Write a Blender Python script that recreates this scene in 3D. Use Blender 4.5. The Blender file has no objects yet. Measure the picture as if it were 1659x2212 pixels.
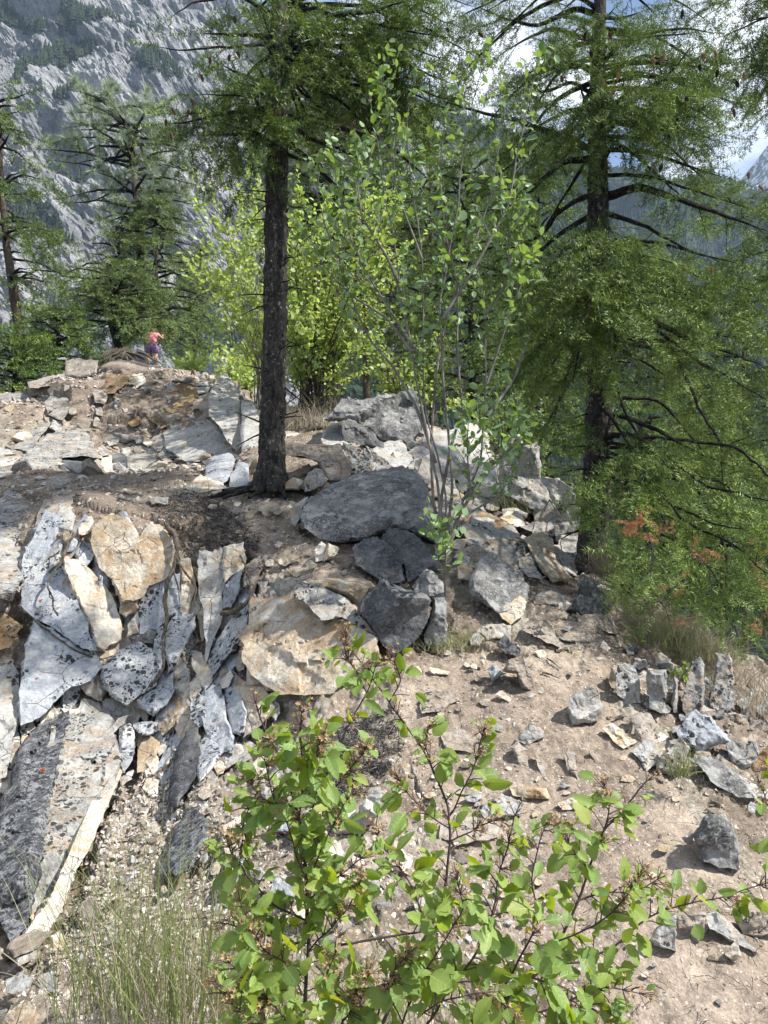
import bpy, math, random
import numpy as np
from mathutils import Vector, geometry
random.seed(7)
RNG = np.random.default_rng(7)
HAZE = 0.00011
SC = bpy.context.scene
COL = SC.collection
EYE = 1.6; FP = 1594.0; CU = 829.5; CV = 1106.0
# ---------------------------------------------------------------- camera
cam_d = bpy.data.cameras.new("camera"); cam = bpy.data.objects.new("camera", cam_d); COL.objects.link(cam)
cam.location = (0, 0, EYE); cam.rotation_euler = (math.radians(90), 0, 0)
cam_d.sensor_fit = 'HORIZONTAL'; cam_d.sensor_width = 36; cam_d.lens = 36 * FP / 1659.0
cam_d.clip_start = 0.05; cam_d.clip_end = 20000
SC.camera = cam
# ---------------------------------------------------------------- sky, sun, exposure
SUN_DIR = Vector((0.66, -0.16, 0.86)).normalized()
SUN_EL = math.asin(SUN_DIR.z); SUN_AZ = math.atan2(SUN_DIR.x, SUN_DIR.y)
world = bpy.data.worlds.new("World"); SC.world = world; world.use_nodes = True
nt = world.node_tree; nt.nodes.clear()
o_ = nt.nodes.new('ShaderNodeOutputWorld'); bg = nt.nodes.new('ShaderNodeBackground')
sky = nt.nodes.new('ShaderNodeTexSky'); sky.sky_type = 'NISHITA'; sky.sun_disc = False
sky.sun_elevation = SUN_EL; sky.sun_rotation = SUN_AZ; sky.air_density = 1.0; sky.dust_density = 0.6; sky.ozone_density = 2.5
tc = nt.nodes.new('ShaderNodeTexCoord'); mp = nt.nodes.new('ShaderNodeMapping'); mp.inputs['Scale'].default_value = (1, 1, 2.2)
mp.inputs['Location'].default_value = (0.35, 0.1, 0.42)
nz = nt.nodes.new('ShaderNodeTexNoise'); nz.inputs['Scale'].default_value = 3.2; nz.inputs['Detail'].default_value = 7; nz.inputs['Roughness'].default_value = .55
rp = nt.nodes.new('ShaderNodeValToRGB'); rp.color_ramp.elements[0].position = .45; rp.color_ramp.elements[1].position = .57
mx = nt.nodes.new('ShaderNodeMix'); mx.data_type = 'RGBA'; mx.inputs[7].default_value = (9.5, 9.8, 10.4, 1)
L = nt.links.new
L(tc.outputs['Generated'], mp.inputs['Vector']); L(mp.outputs[0], nz.inputs['Vector']); L(nz.outputs['Fac'], rp.inputs[0])
L(rp.outputs[0], mx.inputs[0]); L(sky.outputs[0], mx.inputs[6]); L(mx.outputs[2], bg.inputs['Color']); bg.inputs['Strength'].default_value = 0.07
L(bg.outputs[0], o_.inputs['Surface'])
sun_d = bpy.data.lights.new("sun", 'SUN'); sun_d.energy = 5.0; sun_d.angle = math.radians(1.2); sun_d.color = (1, .955, .89)
sun = bpy.data.objects.new("sun", sun_d); COL.objects.link(sun)
sun.rotation_euler = (-SUN_DIR).to_track_quat('-Z', 'Y').to_euler()
SC.view_settings.view_transform = 'Standard'; SC.view_settings.look = 'None'
SC.view_settings.exposure = 1.12; SC.view_settings.gamma = 1.0
SC.cycles.max_bounces = 6; SC.cycles.transparent_max_bounces = 4; SC.cycles.volume_bounces = 0

# ---------------------------------------------------------------- helpers
def at(u, v, D):
    return np.array([(u - CU) / FP * D, D, EYE + (CV - v) / FP * D])
def unit(a):
    a = np.asarray(a, float); return a / (np.linalg.norm(a, axis=-1, keepdims=True) + 1e-12)
_perm = np.random.default_rng(3).permutation(256); _perm = np.concatenate([_perm, _perm, _perm])
_grad = unit(np.random.default_rng(4).normal(size=(256, 3)))
def pnoise(p):
    p = np.asarray(p, float); i = np.floor(p).astype(int); f = p - i; i &= 255
    w = f * f * f * (f * (f * 6 - 15) + 10); r = 0
    for a in (0, 1):
        for b in (0, 1):
            for c in (0, 1):
                h = _perm[_perm[_perm[(i[..., 0] + a) & 255] + ((i[..., 1] + b) & 255)] + ((i[..., 2] + c) & 255)]
                g = _grad[h]; d = f - np.array([a, b, c])
                wt = (w[..., 0] if a else 1 - w[..., 0]) * (w[..., 1] if b else 1 - w[..., 1]) * (w[..., 2] if c else 1 - w[..., 2])
                r = r + wt * (g * d).sum(-1)
    return r * 1.6
def fbm(p, octv=4, gain=.5, ridge=False):
    a = 1; s = 0; p = np.asarray(p, float)
    for k in range(octv):
        n = pnoise(p + k * 17.3); s = s + a * ((1 - 2 * np.abs(n)) if ridge else n); a *= gain; p = p * 2.03
    return s
def cellnoise(p):
    """worley: returns F1, random value of nearest cell"""
    p = np.asarray(p, float); i = np.floor(p).astype(int)
    best = np.full(p.shape[:-1], 9.); rv = np.zeros(p.shape[:-1])
    for a in (-1, 0, 1):
        for b in (-1, 0, 1):
            for c in (-1, 0, 1):
                j = i + np.array([a, b, c]); h = _perm[_perm[_perm[j[..., 0] & 255] + (j[..., 1] & 255)] + (j[..., 2] & 255)]
                q = j + .5 + .45 * _grad[h]; d = np.linalg.norm(p - q, axis=-1); m = d < best
                best = np.where(m, d, best); rv = np.where(m, h / 255., rv)
    return best, rv
def tag(o, label=None, cat=None, group=None, kind=None):
    if label: o['label'] = label
    if cat: o['category'] = cat
    if group: o['group'] = group
    if kind: o['kind'] = kind
    return o
def empty(name, loc, label, cat, group=None):
    o = bpy.data.objects.new(name, None); o.location = tuple(float(x) for x in loc); COL.objects.link(o); o.empty_display_size = .1
    return tag(o, label, cat, group)
def mesh_np(name, V, F, mats, parent=None, mi=None, smooth=False, rnd=None, origin=None, sharp=None, attrs=None):
    """V (n,3) world verts; F list of (k,nside) index arrays; mats list; origin world point"""
    V = np.asarray(V, float)
    if parent is not None: origin = np.array(parent.location)
    if origin is None: origin = np.zeros(3)
    me = bpy.data.meshes.new(name)
    F = [np.asarray(f, dtype=np.int32) for f in (F if isinstance(F, list) else [F]) if len(f)]
    me.vertices.add(len(V)); me.vertices.foreach_set('co', (V - origin).astype(np.float32).ravel())
    nl = sum(f.size for f in F); npoly = sum(len(f) for f in F)
    me.loops.add(nl); me.loops.foreach_set('vertex_index', np.concatenate([f.ravel() for f in F]))
    me.polygons.add(npoly)
    tot = np.concatenate([np.full(len(f), f.shape[1]) for f in F]).astype(np.int32)
    st = np.concatenate([[0], np.cumsum(tot)[:-1]]).astype(np.int32)
    me.polygons.foreach_set('loop_start', st); me.polygons.foreach_set('loop_total', tot)
    if mi is not None: me.polygons.foreach_set('material_index', np.asarray(mi, dtype=np.int32))
    me.polygons.foreach_set('use_smooth', np.full(npoly, bool(smooth)))
    me.update(calc_edges=True); me.validate()
    if rnd is not None: attrs = dict(attrs or {}, rnd=rnd)
    for k, a in (attrs or {}).items():
        at_ = me.attributes.new(k, 'FLOAT', 'POINT'); at_.data.foreach_set('value', np.asarray(a, dtype=np.float32))
    if sharp: me.set_sharp_from_angle(angle=math.radians(sharp))
    for m in (mats if isinstance(mats, (list, tuple)) else [mats]): me.materials.append(m)
    o = bpy.data.objects.new(name, me); COL.objects.link(o)
    if parent is not None: o.parent = parent
    else: o.location = tuple(float(x) for x in origin)
    return o
class Acc:
    """accumulates pieces into one mesh"""
    def __init__(s): s.V = []; s.F = {}; s.M = {}; s.R = []; s.n = 0
    def add(s, V, F, m=0, rnd=0.5):
        V = np.asarray(V, float).reshape(-1, 3); F = np.asarray(F)
        s.V.append(V); k = F.shape[1]; s.F.setdefault(k, []).append(F + s.n); s.M.setdefault(k, []).append(np.full(len(F), m) if np.isscalar(m) else m)
        s.R.append(np.full(len(V), rnd) if np.isscalar(rnd) else rnd); s.n += len(V)
    def build(s, name, mats, parent=None, **kw):
        if not s.n: return None
        ks = sorted(s.F); F = [np.concatenate(s.F[k]) for k in ks]; mi = np.concatenate([np.concatenate(s.M[k]) for k in ks])
        return mesh_np(name, np.concatenate(s.V), F, mats, parent, mi=mi, rnd=np.concatenate(s.R), **kw)
def tube(acc, pts, rad, sides=6, m=0, rnd=.5, cap=True):
    P = np.asarray(pts, float); n = len(P); r = np.broadcast_to(np.asarray(rad, float), (n,))
    T = unit(np.gradient(P, axis=0)); ref = np.array([0, 0, 1.]) if abs(T[0][2]) < .9 else np.array([0, 1., 0])
    A = unit(np.cross(T, ref)); B = np.cross(T, A)
    th = np.arange(sides) / sides * 2 * math.pi
    V = P[:, None, :] + r[:, None, None] * (A[:, None, :] * np.cos(th)[None, :, None] + B[:, None, :] * np.sin(th)[None, :, None])
    i = np.arange(n - 1)[:, None] * sides; j = np.arange(sides)[None, :]; k = (j + 1) % sides
    F = np.stack([i + j, i + k, i + sides + k, i + sides + j], -1).reshape(-1, 4)
    acc.add(V.reshape(-1, 3), F, m, rnd)
def resample(pts, n):
    P = np.asarray(pts, float); d = np.concatenate([[0], np.cumsum(np.linalg.norm(np.diff(P, axis=0), axis=1))])
    t = np.linspace(0, d[-1], n)
    Q = np.stack([np.interp(t, d, P[:, k]) for k in range(3)], -1)
    if n > 6 and len(P) > 2:
        for _ in range(max(1, n // (3 * len(P)))):
            Q[1:-1] = .25 * Q[:-2] + .5 * Q[1:-1] + .25 * Q[2:]
    return Q
def inpoly(u, v, poly):
    u = np.asarray(u, float); v = np.asarray(v, float); c = np.zeros(u.shape, bool); n = len(poly)
    for i in range(n):
        x1, y1 = poly[i]; x2, y2 = poly[(i + 1) % n]
        if y1 == y2: continue
        m = ((y1 > v) != (y2 > v)) & (u < (x2 - x1) * (v - y1) / (y2 - y1) + x1); c ^= m
    return c
# ---------------------------------------------------------------- materials
class NB:
    def __init__(s, name):
        s.m = bpy.data.materials.new(name); s.m.use_nodes = True; s.t = s.m.node_tree; s.t.nodes.clear()
        s.out = s.n('ShaderNodeOutputMaterial')
    def n(s, ty, **kw):
        x = s.t.nodes.new(ty)
        for k, v in kw.items(): setattr(x, k, v)
        return x
    def l(s, a, b): s.t.links.new(a, b)
    def coords(s, scale=(1, 1, 1), obj_rand=True):
        tc = s.n('ShaderNodeTexCoord'); src = tc.outputs['Object']
        if obj_rand:
            oi = s.n('ShaderNodeObjectInfo'); ad = s.n('ShaderNodeVectorMath', operation='ADD'); ml = s.n('ShaderNodeVectorMath', operation='SCALE')
            cb = s.n('ShaderNodeCombineXYZ'); s.l(oi.outputs['Random'], cb.inputs[0]); s.l(oi.outputs['Random'], cb.inputs[1]); s.l(cb.outputs[0], ml.inputs[0]); ml.inputs['Scale'].default_value = 37.
            s.l(src, ad.inputs[0]); s.l(ml.outputs[0], ad.inputs[1]); src = ad.outputs[0]
        if tuple(scale) != (1, 1, 1):
            mp = s.n('ShaderNodeMapping'); mp.inputs['Scale'].default_value = scale; s.l(src, mp.inputs[0]); src = mp.outputs[0]
        return src
    def noise(s, vec, scale, detail=4, rough=.55, dist=0):
        x = s.n('ShaderNodeTexNoise'); x.inputs['Scale'].default_value = scale; x.inputs['Detail'].default_value = detail
        x.inputs['Roughness'].default_value = rough; x.inputs['Distortion'].default_value = dist; s.l(vec, x.inputs['Vector']); return x.outputs['Fac']
    def ramp(s, fac, stops, interp='LINEAR'):
        x = s.n('ShaderNodeValToRGB'); cr = x.color_ramp; cr.interpolation = interp
        while len(cr.elements) < len(stops): cr.elements.new(.5)
        for e, (p, c) in zip(cr.elements, stops):
            e.position = p; e.color = (c, c, c, 1) if np.isscalar(c) else (*c, 1)
        s.l(fac, x.inputs[0]); return x.outputs[0]
    def mix(s, fac, a, b, blend='MIX'):
        x = s.n('ShaderNodeMix', data_type='RGBA', blend_type=blend)
        for k, q in ((0, fac), (6, a), (7, b)):
            if isinstance(q, (int, float)): x.inputs[k].default_value = q
            elif isinstance(q, tuple): x.inputs[k].default_value = (*q, 1)
            else: s.l(q, x.inputs[k])
        return x.outputs[2]
    def math(s, op, a, b=0.):
        x = s.n('ShaderNodeMath', operation=op)
        for k, q in enumerate((a, b)):
            if isinstance(q, (int, float)): x.inputs[k].default_value = q
            else: s.l(q, x.inputs[k])
        return x.outputs[0]
    def attr(s, name='rnd'):
        x = s.n('ShaderNodeAttribute', attribute_name=name); return x.outputs['Fac']
    def bump(s, h, dist=.01, strength=1., prev=None):
        x = s.n('ShaderNodeBump'); x.inputs['Distance'].default_value = dist; x.inputs['Strength'].default_value = strength; s.l(h, x.inputs['Height'])
        if prev is not None: s.l(prev, x.inputs['Normal'])
        return x.outputs[0]
    def principled(s, col, rough=.9, normal=None, spec=.3):
        x = s.n('ShaderNodeBsdfPrincipled'); x.inputs['Roughness'].default_value = rough; x.inputs['Specular IOR Level'].default_value = spec
        if isinstance(col, tuple): x.inputs['Base Color'].default_value = (*col, 1)
        else: s.l(col, x.inputs['Base Color'])
        if normal is not None: s.l(normal, x.inputs['Normal'])
        s.l(x.outputs[0], s.out.inputs['Surface']); return x
def spots(b, vec, scale, size, keep):
    """round lichen spots: 1 inside. keep = share of cells"""
    v = b.n('ShaderNodeTexVoronoi'); v.inputs['Scale'].default_value = scale; b.l(vec, v.inputs['Vector'])
    sp = b.n('ShaderNodeSeparateColor'); b.l(v.outputs['Color'], sp.inputs[0])
    sz = b.math('MULTIPLY', sp.outputs[1], size)
    inside = b.math('LESS_THAN', v.outputs['Distance'], sz); k = b.math('LESS_THAN', sp.outputs[0], keep)
    return b.math('MULTIPLY', inside, k)
def rock_mat(name, c1, c2, c3, dark=.0, pale=.0, orange=.0, stain=None, crack=.5, strata=.0, palecol=(.46, .47, .46), darkcol=(.025, .027, .03), palethr=.54, darkscale=26):
    b = NB(name); vec = b.coords()
    wob = b.n('ShaderNodeTexNoise'); wob.inputs['Scale'].default_value = 25; wob.inputs['Detail'].default_value = 3; b.l(vec, wob.inputs['Vector'])
    wv = b.n('ShaderNodeVectorMath', operation='SCALE'); b.l(wob.outputs['Color'], wv.inputs[0]); wv.inputs['Scale'].default_value = .03
    wa = b.n('ShaderNodeVectorMath', operation='ADD'); b.l(vec, wa.inputs[0]); b.l(wv.outputs[0], wa.inputs[1]); wvec = wa.outputs[0]
    big = b.noise(vec, 3.5, 6, .6, .6); fine = b.noise(vec, 38, 6, .7); mid = b.noise(vec, 11, 6, .65)
    col = b.ramp(big, [(.32, c1), (.5, c2), (.68, c3)])
    col = b.mix(.75, col, b.ramp(fine, [(.3, .42), (.5, .85), (.7, 1.25)]), 'MULTIPLY')
    if stain: col = b.mix(b.ramp(b.noise(vec, 5, 6, .65, 1.2), [(.48, 0.), (.62, .85)]), col, stain)
    if pale:
        msk = b.ramp(mid, [(palethr - .03, 0.), (palethr + .06, .75)])
        patch = b.ramp(b.noise(wvec, 55, 6, .8), [(.53, 0.), (.59, 1.)])
        col = b.mix(b.math('MULTIPLY', b.math('MAXIMUM', msk, b.math('MULTIPLY', patch, .9)), pale), col, palecol)
        col = b.mix(b.math('MULTIPLY', spots(b, wvec, 14, .45, .3), .4 * pale), col, tuple(x * .8 for x in palecol))
        col = b.mix(b.math('MULTIPLY', b.math('MULTIPLY', spots(b, wvec, 6.5, .42, .3), b.ramp(b.noise(wvec, 34, 4, .7), [(.42, 0.), (.52, 1.)])), .6 * pale), col, tuple(x * .9 for x in palecol))
    if dark:
        zone = b.ramp(b.noise(vec, 4.2, 3, .5), [(.66 - .3 * dark, 0.), (.70 - .3 * dark, 1.)])
        d = b.math('MAXIMUM', spots(b, wvec, darkscale, .62, .75), spots(b, wvec, darkscale * 2.4, .6, .6))
        d = b.math('MAXIMUM', d, b.ramp(b.noise(wvec, 22, 6, .75), [(.60, 0.), (.615, 1.)]))
        col = b.mix(b.math('MULTIPLY', d, b.math('MULTIPLY', zone, .93)), col, darkcol)
        col = b.mix(b.math('MULTIPLY', spots(b, wvec, darkscale * .6, .4, .22), min(1, dark * 1.3)), col, darkcol)
    if orange:
        col = b.mix(b.math('MULTIPLY', spots(b, wvec, 22, .42, orange), .9), col, (.23, .065, .03))
    vo = b.n('ShaderNodeTexVoronoi', feature='DISTANCE_TO_EDGE'); vo.inputs['Scale'].default_value = 4.5; b.l(wvec, vo.inputs['Vector'])
    ck = b.ramp(vo.outputs['Distance'], [(.0, 1.), (.011, 0.)]); ck = b.math('MULTIPLY', ck, b.ramp(b.noise(vec, 2.3, 2), [(.5, 0.), (.56, 1.)]))
    col = b.mix(b.math('MULTIPLY', ck, crack), col, (.03, .025, .02))
    h = b.math('ADD', b.math('MULTIPLY', mid, .9), b.math('MULTIPLY', fine, .5)); h = b.math('SUBTRACT', h, b.math('MULTIPLY', ck, .6 * crack))
    if strata:
        sv = b.coords((2, 2, 30)); sn = b.noise(sv, 2.2, 4, .6); h = b.math('ADD', h, b.math('MULTIPLY', sn, strata)); col = b.mix(.35, col, b.ramp(sn, [(.35, .6), (.6, 1.15)]), 'MULTIPLY')
    nm = b.bump(h, .025, .9); b.principled(col, .93, nm, .2)
    return b.m
def leaf_mat(name, c_dark, c_light, trans=.4, rough=.45, tcol=None, noise_scale=1.5, gloss=.06, back=None, mid=None):
    b = NB(name); r = b.attr('rnd'); col = b.ramp(r, [(0., c_dark), (.55, mid), (1., c_light)] if mid else [(0., c_dark), (1., c_light)])
    vec = b.coords(obj_rand=False)
    col = b.mix(.6, col, b.ramp(b.noise(vec, noise_scale, 3), [(.3, .62), (.7, 1.3)]), 'MULTIPLY')
    if back is not None:
        g = b.n('ShaderNodeNewGeometry'); col = b.mix(g.outputs['Backfacing'], col, b.mix(.55, col, back))
    d = b.n('ShaderNodeBsdfDiffuse'); b.l(col, d.inputs[0])
    t = b.n('ShaderNodeBsdfTranslucent'); b.l(b.mix(.55, col, tcol or tuple(min(1, x * 1.8) for x in c_light)), t.inputs[0])
    m = b.n('ShaderNodeMixShader'); m.inputs[0].default_value = trans; b.l(d.outputs[0], m.inputs[1]); b.l(t.outputs[0], m.inputs[2])
    g = b.n('ShaderNodeBsdfGlossy'); g.inputs['Roughness'].default_value = rough; g.inputs[0].default_value = (.9, 1, .95, 1)
    m2 = b.n('ShaderNodeMixShader'); m2.inputs[0].default_value = gloss; b.l(m.outputs[0], m2.inputs[1]); b.l(g.outputs[0], m2.inputs[2])
    b.l(m2.outputs[0], b.out.inputs['Surface']); return b.m
def bark_mat(name, c1, c2, fleck=None, fl=.0, scale=30):
    b = NB(name); vec = b.coords((1, 1, .35)); n = b.noise(vec, scale, 6, .7); v2 = b.coords()
    col = b.ramp(n, [(.35, c1), (.65, c2)])
    if fleck: 
        f = b.ramp(b.noise(v2, 30, 5, .75), [(.58, 0.), (.63, 1.)])
        col = b.mix(b.math('MULTIPLY', f, fl), col, fleck)
    b.principled(col, .95, b.bump(n, .02, .8), .15); return b.m
def flat_mat(name, c, rough=.8, var=.25, scale=20):
    b = NB(name); vec = b.coords(); col = b.mix(var, c, b.ramp(b.noise(vec, scale, 4), [(.3, .2), (.7, 1.4)]), 'MULTIPLY'); b.principled(col, rough); return b.m
M = {}
# rock kinds
M['bluegrey'] = rock_mat('pale_blue_grey_lichened_rock', (.26, .275, .295), (.36, .38, .405), (.46, .455, .44), dark=.4, orange=.03, crack=.8)
M['speckle'] = rock_mat('black_speckled_grey_rock', (.27, .285, .30), (.38, .395, .405), (.46, .45, .43), dark=.72, orange=.05, crack=.5)
M['tan'] = rock_mat('fresh_tan_rock', (.33, .265, .19), (.45, .385, .29), (.55, .52, .46), dark=.0, crack=1., stain=(.33, .22, .12))
M['cream'] = rock_mat('fresh_cream_rock', (.46, .40, .31), (.58, .53, .45), (.66, .63, .57), crack=.7, stain=(.40, .30, .19))
M['rust'] = rock_mat('rust_stained_rock', (.12, .085, .05), (.25, .18, .10), (.36, .29, .20), dark=.5, crack=.8, stain=(.22, .125, .055))
M['dark'] = rock_mat('charcoal_lichened_rock', (.045, .047, .052), (.09, .092, .095), (.17, .168, .16), pale=.5, crack=.3, palecol=(.27, .28, .275), palethr=.6)
M['darkwhite'] = rock_mat('charcoal_rock_with_white_lichen', (.075, .075, .076), (.15, .147, .142), (.27, .26, .245), pale=.8, crack=.35, palecol=(.38, .385, .375), palethr=.53)
M['grey'] = rock_mat('mixed_grey_rock', (.16, .155, .145), (.25, .245, .23), (.34, .32, .28), pale=.55, dark=.55, crack=.7, stain=(.27, .20, .13))
M['lightgrey'] = rock_mat('light_grey_lichened_rock', (.24, .235, .225), (.35, .345, .33), (.45, .42, .37), pale=.55, dark=.22, stain=(.30, .24, .17), crack=.7)
M['slabdark'] = rock_mat('dark_leaning_slab_rock', (.03, .033, .04), (.07, .074, .082), (.15, .148, .14), pale=.5, dark=1.05, orange=.07, crack=.3, palecol=(.42, .43, .44), palethr=.53, darkscale=34)
M['bank'] = rock_mat('earthy_bank_rock', (.15, .125, .10), (.25, .225, .19), (.34, .31, .265), dark=.2, pale=.35, crack=.6)
M['dusty'] = rock_mat('dusty_brown_grey_rock', (.20, .165, .13), (.30, .25, .20), (.38, .34, .28), dark=.12, pale=.25, crack=.8, strata=.5)
# plants
M['needle'] = leaf_mat('fir_needles', (.010, .026, .007), (.18, .25, .045), .12, .5, gloss=.03, mid=(.055, .10, .02))  # ramp paints sunlit tips light and the shaded crown interior dark
M['needle_bright'] = leaf_mat('bright_fir_needles', (.03, .07, .014), (.21, .285, .06), .15, .5, gloss=.03, mid=(.075, .13, .028))
M['needle_far'] = leaf_mat('far_fir_needles', (.035, .065, .02), (.155, .21, .055), .2, .6, gloss=.03)
M['needle_pine'] = leaf_mat('pine_needles', (.11, .15, .085), (.27, .32, .20), .3, .5, gloss=.05)
M['needle_dead'] = leaf_mat('dead_orange_needles', (.25, .09, .03), (.50, .22, .10), .3, .6)
M['leaf'] = leaf_mat('shrub_leaves', (.07, .15, .035), (.22, .33, .09), .42, .38, tcol=(.38, .52, .06), gloss=.015, back=(.24, .33, .22))
M['leaf_lime'] = leaf_mat('lime_shrub_leaves', (.20, .28, .06), (.38, .47, .14), .5, .5, tcol=(.60, .72, .10), gloss=.04)
M['twig'] = flat_mat('brown_twig', (.05, .035, .025))
M['stem_grey'] = bark_mat('smooth_grey_stem', (.10, .09, .08), (.22, .20, .185), scale=14)
M['stem_red'] = flat_mat('red_brown_stem', (.10, .05, .045), .6)
M['stem_dark'] = flat_mat('dark_woody_stem', (.055, .042, .038), .7)
M['bark_black'] = bark_mat('charred_bark', (.010, .010, .010), (.075, .066, .06), (.26, .24, .19), .8)
M['bark_brown'] = bark_mat('brown_bark', (.035, .026, .02), (.11, .085, .065), (.2, .2, .18), .3)
M['bark_black2'] = bark_mat('black_bark', (.008, .008, .009), (.035, .03, .027), (.16, .16, .14), .35)
M['root'] = bark_mat('weathered_root', (.035, .028, .022), (.15, .125, .10), (.35, .34, .30), .4, 40)
M['cone'] = flat_mat('red_brown_cone', (.12, .06, .04), .7); M['cone_tan'] = flat_mat('tan_cone', (.30, .20, .13), .8); M['cone_dark'] = flat_mat('dark_cone', (.04, .025, .02), .8)
M['grass'] = leaf_mat('grass_blades', (.10, .14, .03), (.24, .28, .08), .35, .6, gloss=.03)
M['grass_dry'] = leaf_mat('dry_grass', (.15, .12, .085), (.33, .29, .21), .2, .8, gloss=.02)
M['litter'] = leaf_mat('dark_moss_and_litter', (.022, .02, .02), (.17, .16, .15), .0, .9, gloss=.0, tcol=(.1, .1, .1))
# ================================================================ terrain
COLS = {
 -900: [(950, 11), (1200, 6), (1500, 4.3), (1800, 3.1), (2212, 2.3), (2800, 1.45)],
 -350: [(900, 15), (1100, 8.5), (1300, 6), (1600, 4.9), (1800, 4.1), (2000, 3.2), (2212, 2.4), (2800, 1.5)],
 0: [(862, 18), (875, 12), (965, 10.5), (1100, 7.5), (1250, 6.1), (1500, 5.2), (1800, 4.4), (2000, 3.5), (2212, 2.5), (2800, 1.5)],
 150: [(808, 22), (822, 12.8), (950, 11.2), (1010, 9.4), (1060, 7.5), (1150, 6.1), (1500, 5.3), (1800, 4.5), (2000, 3.3), (2212, 2.35), (2800, 1.5)],
 260: [(775, 29), (790, 13.4), (950, 11.7), (1012, 10.6), (1030, 8.6), (1110, 6.3), (1150, 6.05), (1400, 5.7), (1600, 5.1), (1800, 4.1), (2000, 3.0), (2212, 2.2), (2800, 1.5)],
 330: [(789, 29.5), (800, 13.4), (950, 11.8), (1010, 10.6), (1030, 8.5), (1110, 6.3), (1140, 6.1), (1350, 5.75), (1600, 5.1), (1800, 4.), (2000, 2.9), (2212, 2.15), (2800, 1.5)],
 480: [(812, 24), (824, 13.2), (950, 11.5), (1005, 10), (1040, 8), (1120, 6.3), (1200, 5.9), (1400, 5.5), (1600, 4.6), (1800, 3.6), (2000, 2.75), (2212, 2.15), (2800, 1.5)],
 560: [(865, 15), (950, 10), (1050, 7.2), (1120, 6.3), (1200, 5.8), (1350, 5.2), (1600, 4.4), (1800, 3.5), (2000, 2.7), (2212, 2.15), (2800, 1.5)],
 700: [(895, 12), (960, 9), (1060, 7), (1150, 6), (1240, 5.2), (1300, 5.), (1450, 4.55), (1700, 3.6), (1900, 2.9), (2212, 2.2), (2800, 1.5)],
 850: [(890, 12.5), (930, 10), (1050, 7.2), (1170, 5.8), (1250, 5.25), (1400, 4.7), (1500, 4.2), (1700, 3.5), (1900, 2.9), (2212, 2.25), (2800, 1.5)],
 1000: [(945, 12), (1050, 8.5), (1180, 6.1), (1300, 5.25), (1400, 4.7), (1500, 4.2), (1700, 3.5), (2212, 2.3), (2800, 1.5)],
 1150: [(1015, 10.5), (1100, 8), (1200, 6.4), (1300, 5.3), (1450, 4.4), (1600, 3.8), (1800, 3.15), (2212, 2.3), (2800, 1.5)],
 1250: [(1190, 7), (1240, 6.2), (1300, 5.5), (1400, 4.7), (1600, 3.8), (1800, 3.15), (2212, 2.3), (2800, 1.5)],
 1400: [(1300, 6.2), (1400, 5.), (1500, 4.25), (1600, 3.8), (1800, 3.15), (2212, 2.3), (2800, 1.5)],
 1560: [(1405, 5.9), (1520, 4.6), (1620, 3.9), (1800, 3.2), (2212, 2.3), (2800, 1.5)],
 1720: [(1480, 5.6), (1650, 4.2), (1800, 3.4), (2212, 2.35), (2800, 1.5)],
 2100: [(1620, 5.2), (1900, 3.3), (2212, 2.5), (2800, 1.6)],
 2700: [(1700, 5), (1900, 3.6), (2212, 2.6), (2800, 1.7)]}
CU_ = np.array(sorted(COLS)); SKV = np.array([COLS[c][0][0] for c in CU_], float)
def skyv(u): return np.interp(u, CU_, SKV)
def tD(u, v):
    """terrain depth along the view ray"""
    u = np.atleast_1d(np.asarray(u, float)); v = np.atleast_1d(np.asarray(v, float))
    T = np.stack([np.interp(v, [p[0] for p in COLS[c]], [1 / p[1] for p in COLS[c]]) for c in CU_])
    k = np.clip(np.searchsorted(CU_, u) - 1, 0, len(CU_) - 2); f = np.clip((u - CU_[k]) / (CU_[k + 1] - CU_[k]), 0, 1); f = f * f * (3 - 2 * f) * .5 + f * .5
    i = np.arange(len(u)); return 1 / (T[k, i] * (1 - f) + T[k + 1, i] * f)
us = np.concatenate([np.linspace(-900, -60, 60)[:-1], np.linspace(-60, 1720, 600), np.linspace(1720, 2700, 60)[1:]])
ts = np.concatenate([np.linspace(0, 1, 460)[:-1], [1.0]])
U, Tt = np.meshgrid(us, ts, indexing='ij'); S0 = skyv(U + 12 * pnoise(np.stack([U / 60, U * 0, U * 0], -1)))
S0 = S0 + 4 * fbm(np.stack([U / 45, U * 0 + 3, U * 0], -1), 3)
VB = np.where(Tt < .82, S0 + (2260 - S0) * Tt / .82, 2260 + (2800 - 2260) * (Tt - .82) / .18)
Dg = tD(U.ravel(), VB.ravel()).reshape(U.shape)
for _ in range(3): 
    Dg[1:-1, 1:-1] = (Dg[:-2, 1:-1] + Dg[2:, 1:-1] + Dg[1:-1, :-2] + Dg[1:-1, 2:] + 4 * Dg[1:-1, 1:-1]) / 8
G = np.stack([(U - CU) / FP * Dg, Dg, EYE + (CV - VB) / FP * Dg], -1)
dU = np.gradient(G, axis=0); dV = np.gradient(G, axis=1); N0 = unit(np.cross(dV, dU)); N0 = np.where((N0[..., 1:2] > 0) & (N0[..., 2:3] < .3), -N0, N0)
PATH = [(862, 1425), (1000, 1395), (1130, 1420), (1190, 1385), (1090, 1300), (1120, 1255), (1240, 1240), (1330, 1320), (1350, 1400), (1300, 1480), (1360, 1580), (1470, 1720), (1540, 1830), (1620, 1900), (2700, 2100), (2700, 2900), (1250, 2900), (1300, 2212), (1050, 1960), (930, 1760), (870, 1600), (840, 1500)]
PATH2 = [(380, 1040), (560, 1062), (700, 1080), (640, 1140), (700, 1180), (760, 1200), (800, 1245), (690, 1250), (540, 1230), (540, 1160), (430, 1100), (330, 1060)]
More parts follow.
